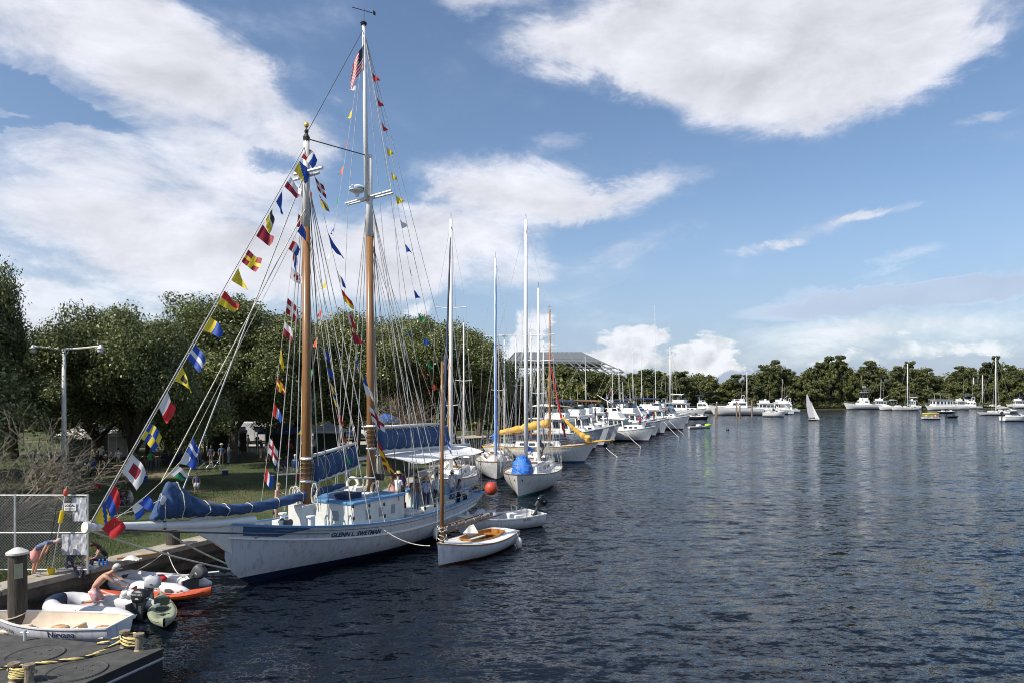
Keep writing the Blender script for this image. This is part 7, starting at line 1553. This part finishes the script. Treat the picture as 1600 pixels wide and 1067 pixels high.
    if mast:
        x, H, boom_ = mast; MB().tube([(x, 0, dz + 1), (x - .2, 0, H)], [.07, .04], 6).build('mast', 'white', t)
        if boom_: MB().tube([(x, 0, zz + .4), (x - boom_, 0, zz + 1.7)], .035, 5).build('boom', 'white', t); MB().tube([(x - .2, 0, H), (x - boom_, 0, zz + 1.7)], .015, 4).build('stay', 'wire', t)
    return t, h
WH = hullmat('yacht_white', (.68, .69, .7), boot=(.03, .04, .08), bz=.2); GB = hullmat('yacht_bluegrey', (.34, .38, .45), boot=(.015, .015, .03), bz=.25); LG = hullmat('yacht_lightgrey', (.52, .54, .58), boot=(.02, .02, .04), bz=.22); CR = hullmat('yacht_white2', (.72, .72, .7), boot=(.02, .08, .15), bz=.18)
Dg = math.radians(-28)
def bp(px, py): return P0(px, py)
ROW = [ # waterline px, py of the bow; heading; length; style; hull; label; extras
 (944, 703, -22, 11.5, 'trawler', GB, 'grey blue trawler yacht with enclosed white wheelhouse right behind the yellow ketch', dict(canvas=(-3.2, -.6, 1.5, 'canvaswhite'), ants=((.2, 2), (-.2, 3)))),
 (962, 696.5, -24, 11.5, 'trawler', LG, 'pale grey motor yacht with white canvas enclosure on its flybridge', dict(canvas=(-3, 0, 1.4, 'canvaswhite'))),
 (1024, 690, -30, 11.2, 'lobster', WH, 'white lobster style yacht with tinted windows and a blue shaded bow', dict(ants=((.2, 3.2), (-.25, 2.4)))),
 (1034, 682.5, -32, 11, 'trawler', GB, 'slate hulled trawler half hidden behind the white lobster yacht', dict(canvas=(-3, -.5, 1.5, 'navy'), mast=(-1, 7.5, 2.6))),
 (1046, 678, -33, 10.5, 'sport', LG, 'pale flybridge cruiser squeezed behind the slate trawler', dict(ants=((.3, 3), (-.3, 3)))),
 (1078, 671.5, -30, 14, 'trawler', GB, 'large blue grey hulled yacht with a high flared bow and two crossed anchor lines', dict(mast=(-2.5, 12.5, 0), ants=((.3, 3.5), (-.3, 4)))),
]
for px, py, hd, L, st, hm, lab, kw in ROW:
    q = bp(px, py); t, h = motorboat(lab, (q.x, q.y), math.radians(hd), L, st, hm, fb=(2.35, 1.6, 1.3) if st != 'lobster' else (1.95, 1.25, 1.1), B=4.1, **kw); t.scale.z = 1.18
for i, (px, py, ex, ey) in enumerate(((880 + 100, 678, 1003, 699), (947, 699, 968, 715), (1038, 659, 1062, 684), (1046, 657, 1069, 679))):
    a = P(px, py, 6.0 / max(.001, (py - 614)) * 1100 * .92); b = P0(ex, ey, -.1)
    plainrope(['anchor line slanting from the white lobster yacht bow into the water', 'anchor line slanting from the yellow ketch bowsprit into the water', 'left anchor line of the large blue grey yacht', 'right anchor line of the large blue grey yacht'][i], P((px), py, b.y - 1) if False else Vector(((px - 800) / 1100 * (b.y + 3), b.y + 3, 7 - (py - 614) / 1100 * (b.y + 3))), b, .1, .03, 'offwhite', 'anchor lines of the moored boats')
# boats in the second rank with their superstructures showing above the first
BK = [ (905, 92, 'trawler', 'white trawler with a dark blue canvas top just behind the slender white mast', dict(canvas=(-3.6, .2, 1.6, 'navy'), ants=((.2, 2),))),
 (925, 100, 'trawler', 'white yacht with a plain flybridge behind the first two trawlers', dict(ants=((.3, 2.5),))), (948, 108, 'trawler', 'white yacht under a long brown awning with a derrick boom', dict(canvas=(-4.5, 1.2, 1.5, 'brown'), mast=(-1.5, 10, 4.5))),
 (972, 112, 'sport', 'white flybridge yacht with fluttering pennants on its stays', dict(mast=(-1, 9.5, 3))), (990, 120, 'trawler', 'white yacht with a dark brown bimini behind the lobster yacht', dict(canvas=(-4, .5, 1.5, 'black'), mast=(-2, 9.8, 3.6))),
 (1008, 128, 'sport', 'white cruiser with two thin aerials in the middle of the row', dict(ants=((.3, 4), (-.3, 4)))), (1022, 136, 'trawler', 'white yacht with a long navy blue bimini over its flybridge', dict(canvas=(-4.5, 2.5, 1.6, 'navy'), mast=(-3, 12.5, 0))),
 (1040, 146, 'trawler', 'white pilothouse yacht with big windows left of the tall thin mast', dict(mast=(-1, 20, 0))), (1052, 158, 'sport', 'white hard top cruiser behind the large blue grey yacht', dict(ants=((.3, 5), (-.3, 4)))), (985, 134, 'trawler', 'white yacht far back among the flags in the second rank', dict(ants=((.2, 5),)))]
for px, Y, st, lab, kw in BK:
    x = (px - 800) / 1100 * Y; 
    if x - 4 < qx(Y): x = qx(Y) + 5
    t, h = motorboat(lab, (x + 4, Y), math.radians(-30 + R.uniform(-6, 6)), 10.5 + R.uniform(-1, 1.5), st, WH if R.random() < .6 else LG, fb=(2.1, 1.5, 1.3), B=3.6, group='motor boats in the second rank', **kw); t.scale.z = 1.28
def pennants(lab, A, B, n, s):
    flagline(lab, A, B, [((i + .5) / n, PC[(i * 7) % 16], 1) for i in range(n)], s, .25, rr=.01, grp='pennant strings on the yachts', cat='flag string')
pennants('short pennant string among the motor yachts, left one', P(945, 622, 108), P(955, 606, 108), 8, .5); pennants('short pennant string among the motor yachts, right one', P(966, 607, 118), P(985, 624, 118), 9, .5)
pennants('pennant string low beside the navy blue bimini', P(1000, 650, 112), P(1018, 643, 112), 6, .6)
# the tall wooden ketch mast's neighbours: red furled jib on a thin mast
t = thing('sloop', 'sloop with a red furled jib left of the slender white mast', 'sailboat', (3.2, 83, 0), math.radians(-15)); hh_ = Hull(9, 3, 1.4, 1.1, 1.1, d=.4, tw=.5, br=.15, n=16); hh_.hull(WH, t); hh_.deck('offwhite', t, drop=.05); mastset(t, .5, .9, 13.2, .09, 'white', ((.55, .8),), 1.3, 4.3, -4.2, 1.1); furled('furled_jib', (3.2, 0, 1.6), (1.1, 0, 11.5), .13, .07, 'red', t, 3, ties=False)
mb = MB(); p = house(mb, -1.8, 1.8, .9, .6, .95, 1.5, fs=.3, ins=.1); c = mb.build('cabin', 'white', t); panes(p, c, v=(.35, .75), front=())
# personal watercraft and raft by the point
def jetski(lab, loc, rz, m):
    t = thing('jet_ski', lab, 'jet ski', loc, rz, 'jet skis by the point'); h = Hull(3.1, 1.1, .62, .42, .4, d=.12, tw=.8, br=.15, n=12, pw=2.4); h.hull(hullmat('jetski_hull', (.6, .6, .6), bz=.04), t); h.deck('white', t, drop=.02)
    MB().ell((.65, 0, .6), (.8, .36, .26), 12, 6).build('cowling', m, t, smooth='all'); MB().ell((-.5, 0, .66), (.75, .2, .16), 12, 6).build('seat', 'black', t, smooth='all'); MB().tube([(.15, -.35, .98), (.25, 0, .95), (.15, .35, .98)], .025, 5).tube([(.25, 0, .95), (.35, 0, .7)], .04, 5).build('handlebar', 'black', t)
q = P0(1101, 668); jetski('lime green jet ski moored off the large yacht bow', q, .2, 'lime'); q = P0(1087, 669); jetski('white jet ski beside the lime green one', q, .3, 'white')
q = P0(1108, 655); motorboat('low dark hulled tender off the point by the tall cruiser', (q.x, q.y), math.radians(-8), 6.5, 'cuddy', hullmat('dark_hull', (.03, .03, .035), bz=.05), B=2.4, fb=(1.0, .8, .8), name='tender', ants=())
# cruisers and pilings on the far side of the basin
FARB = [ # bow px, waterline py, heading deg, L, style, label, kw
 (1104, 653, -35, 15, 'trawler', 'tall white cruiser with hard top and rounded upper windows left of the pilings', dict(canvas=(-3.2, 1, 1.9, 'white'), ants=((.3, 6), (-.3, 6)), B=4.8)),
 (1085, 651, -30, 12, 'trawler', 'white trawler half hidden behind the large blue grey yacht and the tall cruiser', dict(ants=((.3, 6),), B=4.2, mast=(-1, 14, 0))),
 (1128, 645, -20, 12, 'sport', 'white flybridge cruiser behind the stern of the long motor yacht', dict(ants=((.3, 4),), B=4.4, canvas=(-3, 0, 1.5, 'navy'))),
 (1190, 644, 170, 12, 'trawler', 'white trawler close behind the low white cruiser by the pilings', dict(ants=((.3, 4),), B=4, mast=(-1, 9, 2))),
 (1208, 644.5, 176, 9, 'sport', 'white sport cruiser in the back rank at the right end of the pilings', dict(B=3.4)),
 (1352, 639, 176, 11, 'trawler', 'white cabin cruiser with outriggers behind the sportfishing boat', dict(B=4, mast=(-1, 10, 3.5), ants=((.4, 7), (-.4, 7)))),
 (1430, 638, 175, 9, 'cuddy', 'low white boat between the moored sloop and the houseboat', dict(B=3, ants=((.2, 3),))),
 (1500, 638.5, 178, 9, 'sport', 'white cruiser between the houseboat and the blue canvas boat', dict(B=3.4)),
 (1572, 637.5, 178, 10, 'trawler', 'white trawler behind the long white sloop at the right', dict(B=3.6, canvas=(-3, 0, 1.4, 'canvasblue'))),
 (1107, 648, 178, 17, 'sport', 'long sleek white motor yacht lying left to right behind the first pilings', dict(B=4.6)), (1163, 648, 176, 12, 'trawler', 'white flybridge cruiser between the two tallest pilings', dict(ants=((.3, 3),))),
 (1186, 647, 182, 9, 'cuddy', 'low white cruiser with small masts right of the pilings', dict(B=3, fb=(1.6, 1.2, 1.1), ants=())), (1200, 646, 178, 8, 'lobster', 'small white pilothouse boat near the end of the piling row', dict(B=2.8, fb=(1.3, 1, .9), ants=())),
 (1215, 646, 100, 8, 'trawler', 'small white boat seen end on at the right end of the piling row', dict(B=2.8, fb=(1.3, 1, .9))),
 (1228, 651, -15, 6.5, 'cuddy', 'small cruiser with grey bimini anchored left of the sailing dinghy', dict(B=2.5, fb=(1.35, .95, .9), canvas=(-2.2, -.2, .9, 'canvasgrey'), ants=())),
 (1318, 639.5, 182, 15.5, 'tower', 'sportfishing boat with tall tuna tower and blue hull shade at the far shore', dict(B=4.8, ants=())),
 (1372, 640.5, 178, 9, 'cuddy', 'rafted white speedboat just right of the sportfishing boat', dict(B=3, fb=(1.4, 1.1, 1), canvas=(-2.5, .3, 1.3, 'sailgrey'), ants=())), (1392, 641, 186, 8, 'cuddy', 'second rafted speedboat left of the moored sloop', dict(B=2.6, fb=(1.3, 1, .95), ants=())),
 (1446, 641, 184, 12.5, 'houseboat', 'white houseboat with an upper canopy roof at the far shore', dict(B=4.4, fb=(1.5, 1.1, 1.0), ants=())), (1484, 640, 186, 8, 'trawler', 'small white cruiser with dark windows right of the houseboat', dict(B=3, fb=(1.4, 1.1, 1), ants=())),
 (1524, 638.5, -100, 11, 'sport', 'white flybridge boat with blue canvas seen from its end', dict(B=4.6, canvas=(-3, .5, 1.3, 'tarpblue'), ants=((.4, 7), (-.4, 8)))),
 (1590, 648, -5, 7, 'cuddy', 'white speedboat at the right edge with a raised windscreen', dict(B=2.6, fb=(1.2, .95, .9), ants=())), (1606, 658, 5, 6.8, 'cuddy', 'white open runabout with black outboard crossing at the right edge', dict(B=2.5, fb=(1.2, .9, .85), ants=())),
 (1625, 645, 184, 9, 'trawler', 'white boat with dark canvas half cut by the right edge', dict(B=3.2, canvas=(-3, .5, 1.3, 'navy'))), (1540, 637.5, 178, 8, 'cuddy', 'low white boat behind the white sloop on the right', dict(B=2.8, ants=())),
 (1404, 638, 150, 9, 'trawler', 'white cabin boat with pale grey top behind the rafted speedboats', dict(B=3.2, fb=(1.5, 1.1, 1), canvas=(-3, .3, 1.2, 'lightgrey'), ants=((.3, 4),)))]
for px, py, hd, L, st, lab, kw in FARB:
    q = bp(px, py); fb = kw.pop('fb', (L * .14, L * .1, L * .09)); t, h = motorboat(lab, (q.x, q.y), math.radians(hd), L, st, WH if len(lab) % 2 else CR, fb=fb, group='boats across the basin', **kw); t.scale.z = 1.35
    if 'runabout' in lab: outboard(t, -L / 2 - .1, 0, .9, 0, 'black', ls=1.7)
def far_sail(lab, px, py, hd, L, H, tx=0, canvas=None):
    q = P0(px, py); t, h = sailboat(lab, (q.x + L / 2 * math.cos(math.radians(hd)), q.y + L / 2 * math.sin(math.radians(hd))), math.radians(hd), L, L * .3, WH, [(tx, H, .15, 'white', ((.6, .9),), dict(xf=L / 2 - .3, xa=-L / 2 + .2, boom=(L * .36, canvas, .2, 1.3), wr=.02))], fb=(1.25, .95, .95), group='sailboats moored at the far shore', cabwin=3); return t
far_sail('white moored sloop with a tall mast and green cover near the houseboat', 1418, 641, 184, 10.5, 19, canvas='teal')
far_sail('long white sloop with the tallest mast on the right, nearest of the far boats', 1556, 648.5, 176, 12, 18.3, canvas='canvaswhite')
far_sail('white sloop with a bare mast just right of the blue canvas boat', 1535, 637.5, 180, 9, 15.5); far_sail('far sloop whose mast stands left behind the blue canvas boat', 1521, 636.8, 184, 9, 16.5, canvas='canvasblue'); far_sail('far sloop with mast close to the right of the blue canvas boat', 1528, 636.8, 176, 9, 18)
far_sail('white sloop with a slim mast among the cruisers behind the pilings', 1167, 644.5, 180, 9, 14.5, canvas='canvasblue'); far_sail('sloop with tall thin mast rising left of the tall cruiser', 1047, 655, 200, 10, 19.5)
# pilings
i = 0
for px, py, hh in ((1120, 651, 4.2), (1151, 650, 4.2), (1156, 651, 3.4), (1175, 651.5, 5), (1184, 648, 2.6), (1192, 647.5, 4), (1206, 646, 3), (1118, 652, 2.5)):
    q = P0(px, py); t = thing('dock_piling', ['tallest', 'dark', 'thin', 'thick', 'short', 'slim', 'weathered', 'low'][i] + ' wooden piling in the water before the far cruisers, ' + ordn[i] + ' listed from the left' if False else
        ['thick piling at the stern of the long white motor yacht', 'tall piling between the long motor yacht and the flybridge cruiser', 'thinner piling right beside the tall one at the motor yacht bow', 'tallest thick piling standing nearest of the row', 'short piling right of the tallest one', 'tall slim piling before the low white cruiser', 'piling before the small pilothouse boat', 'low piling just left of the long motor yacht'][i], 'piling', q, 0, 'pilings in the basin'); i += 1
    MB().tube([(0, 0, -1), (0, 0, hh)], .22, 8).build('post', 'wornwood', t); MB().lathe([(.22, hh), (.2, hh + .12), (.02, hh + .3)], n=8).build('cap', 'white' if i % 2 else 'darkgrey', t)
# sailing dinghy under way
def sdinghy():
    q = P0(1273, 656.5); t = thing('sailing_dinghy', 'small white sailing dinghy under sail with its crew hiking out', 'sailboat', q, math.radians(-80)); h = Hull(4.2, 1.5, .6, .45, .42, d=.1, tw=.7, br=.08, n=14); h.hull(WH, t); h.deck('white', t, drop=.03)
    MB().tube([(.6, .0, .4), (.45, -2.3, 6.8)], [.045, .03], 6).build('mast', 'steel', t)
    rows = []
    for i in range(9):
        f = i / 8; m0 = Vector((.6, 0, .9)).lerp(Vector((.45, -2.25, 6.7)), f); w = lerp(1.7, .35, f ** 1.6); rows.append([tuple(m0 + Vector((-w * j / 6, -.30 * w * math.sin(math.pi * j / 12) - .25 * j / 6 * w, -.04 * j))) for j in range(7)])
    MB().grid(rows).build('mainsail', 'sailgrey', t, smooth='all'); MB().tube([(.55, 0, .95), (-1.7, -.6, .85)], .03, 5).build('boom', 'steel', t)
    rows = []
    for i in range(6):
        f = i / 5; m0 = Vector((1.95, 0, .6)).lerp(Vector((.5, -1.5, 5.0)), f); w = lerp(1.4, .1, f); rows.append([tuple(m0 + Vector((-w * j / 4, -.2 * w * math.sin(math.pi * j / 8), 0))) for j in range(5)])
    MB().grid(rows).build('jib', 'canvaswhite', t, smooth='all')
    person('sailor in a dark top leaning out of the little sailing dinghy', q + Vector((.55, .15, .35)), math.radians(200), pose='ground', shirt='navy', pants='darkgrey', group='people in small boats')
sdinghy()
def partyboat():
    q = P0(1453, 655); t = thing('open_boat', 'small open boat with people and a yellow stripe crossing the basin', 'motorboat', q, math.radians(170)); h = Hull(4.6, 1.9, .75, .55, .55, d=.15, tw=.8, br=.1, n=14); h.hull(WH, t); h.deck('offwhite', t, drop=.3); outboard(t, -2.35, 0, .6)
    for k, (x, y, s) in enumerate(((1.0, .3, 'tee'), (.1, -.3, 'green'), (-.8, .3, 'orange'), (-1.4, -.2, 'tee'))):
        w = Matrix.Translation(q) @ Matrix.Rotation(math.radians(170), 4, 'Z') @ Vector((x, y, .15)); person(['person in white sitting in the bow of the small open boat', 'person in green sitting amidships in the small open boat', 'person in orange sitting aft in the small open boat', 'person in white steering the small open boat'][k], w, math.radians(170 + 40 * k), pose='sit', shirt=s, pants='navy', group='people in small boats')
    q = P0(1489, 652.5); t = thing('open_boat', 'small dark boat with a standing figure right of the people boat', 'motorboat', q, math.radians(10)); h = Hull(4.2, 1.7, .7, .5, .5, d=.15, tw=.8, n=14); h.hull(hullmat('dark2', (.03, .03, .03), bz=.04), t); h.deck('darkgrey', t, drop=.2); outboard(t, -2.15, 0, .55)
    person('dark clothed person sitting in the small dark boat', q + Vector((0, 0, .1)), 0, pose='sit', shirt='black', pants='black', group='people in small boats')
    q = P0(1454, 646.5); t = thing('raft', 'yellow inflatable raft just in front of the houseboat', 'raft', q, 0); MB().tube([(-2.4, .5, .15), (2.4, .5, .15), (2.7, 0, .2), (2.4, -.5, .15), (-2.4, -.5, .15), (-2.7, 0, .15)], .22, 8, closed=True).build('tube', 'yellow', t, smooth='all'); MB().box((0, 0, .08), (4.6, .8, .05)).build('floor', 'yellow', t)
    q = P0(1480, 645.5); motorboat('low dark boat beside the yellow raft', (q.x + 3, q.y), 0, 6, 'cuddy', hullmat('dark3', (.04, .04, .045), bz=.04), B=2.2, fb=(.9, .7, .7), ants=(), group='boats across the basin')
partyboat()
t = thing('mooring_buoy', 'tiny dark float on the open water', 'buoy', P0(1137, 671.5)); MB().ell((0, 0, .08), (.3, .3, .22), 10, 6).build('float', 'black', t); MB().tube([(0, 0, .2), (0, 0, .45)], .03, 5).build('handle', 'darkgrey', t)
# nearer pilings and boats' people on the quay side
for i, (x, y) in enumerate(((-5.1, 47.5), (-4.7, 58.5), (-2.6, 75), (2.0, 92))): pile(['pile on the quay by the white sloop bow', 'pile on the quay by the blue wrapped sloop', 'pile on the quay behind the yellow ketch', 'pile on the quay by the second rank of yachts'][i], (x, y, 0), .2, 2.0)

# people about on the yachts
yp = [(905, 668, 84, 'tee', 'standing in the cockpit of the yellow covered ketch'), (948, 660, 96, 'navy', 'on the side deck of the first trawler'), (1000, 668, 104, 'red', 'on the foredeck of the white lobster yacht'), (1012, 655, 112, 'tee', 'standing high behind the lobster yacht wheelhouse'),
      (1022, 657, 118, 'yellow', 'by the rail of the slate hulled trawler'), (1040, 650, 128, 'orange', 'on the pale flybridge cruiser'), (930, 652, 98, 'tee', 'on the flybridge of the pale grey yacht'), (880, 672, 80, 'lightgrey', 'bending by the yellow sail cover')]
for px, py, Y, s_, w in yp: person(f'person in a {SHN[s_]} shirt {w}', P(px, py, Y), R.uniform(0, 6), pose='stand' if len(w) % 2 else 'hips', shirt=s_, pants='navy', group='people on the moored yachts', hat=('cap', 'fwhite') if s_ == 'tee' else None)
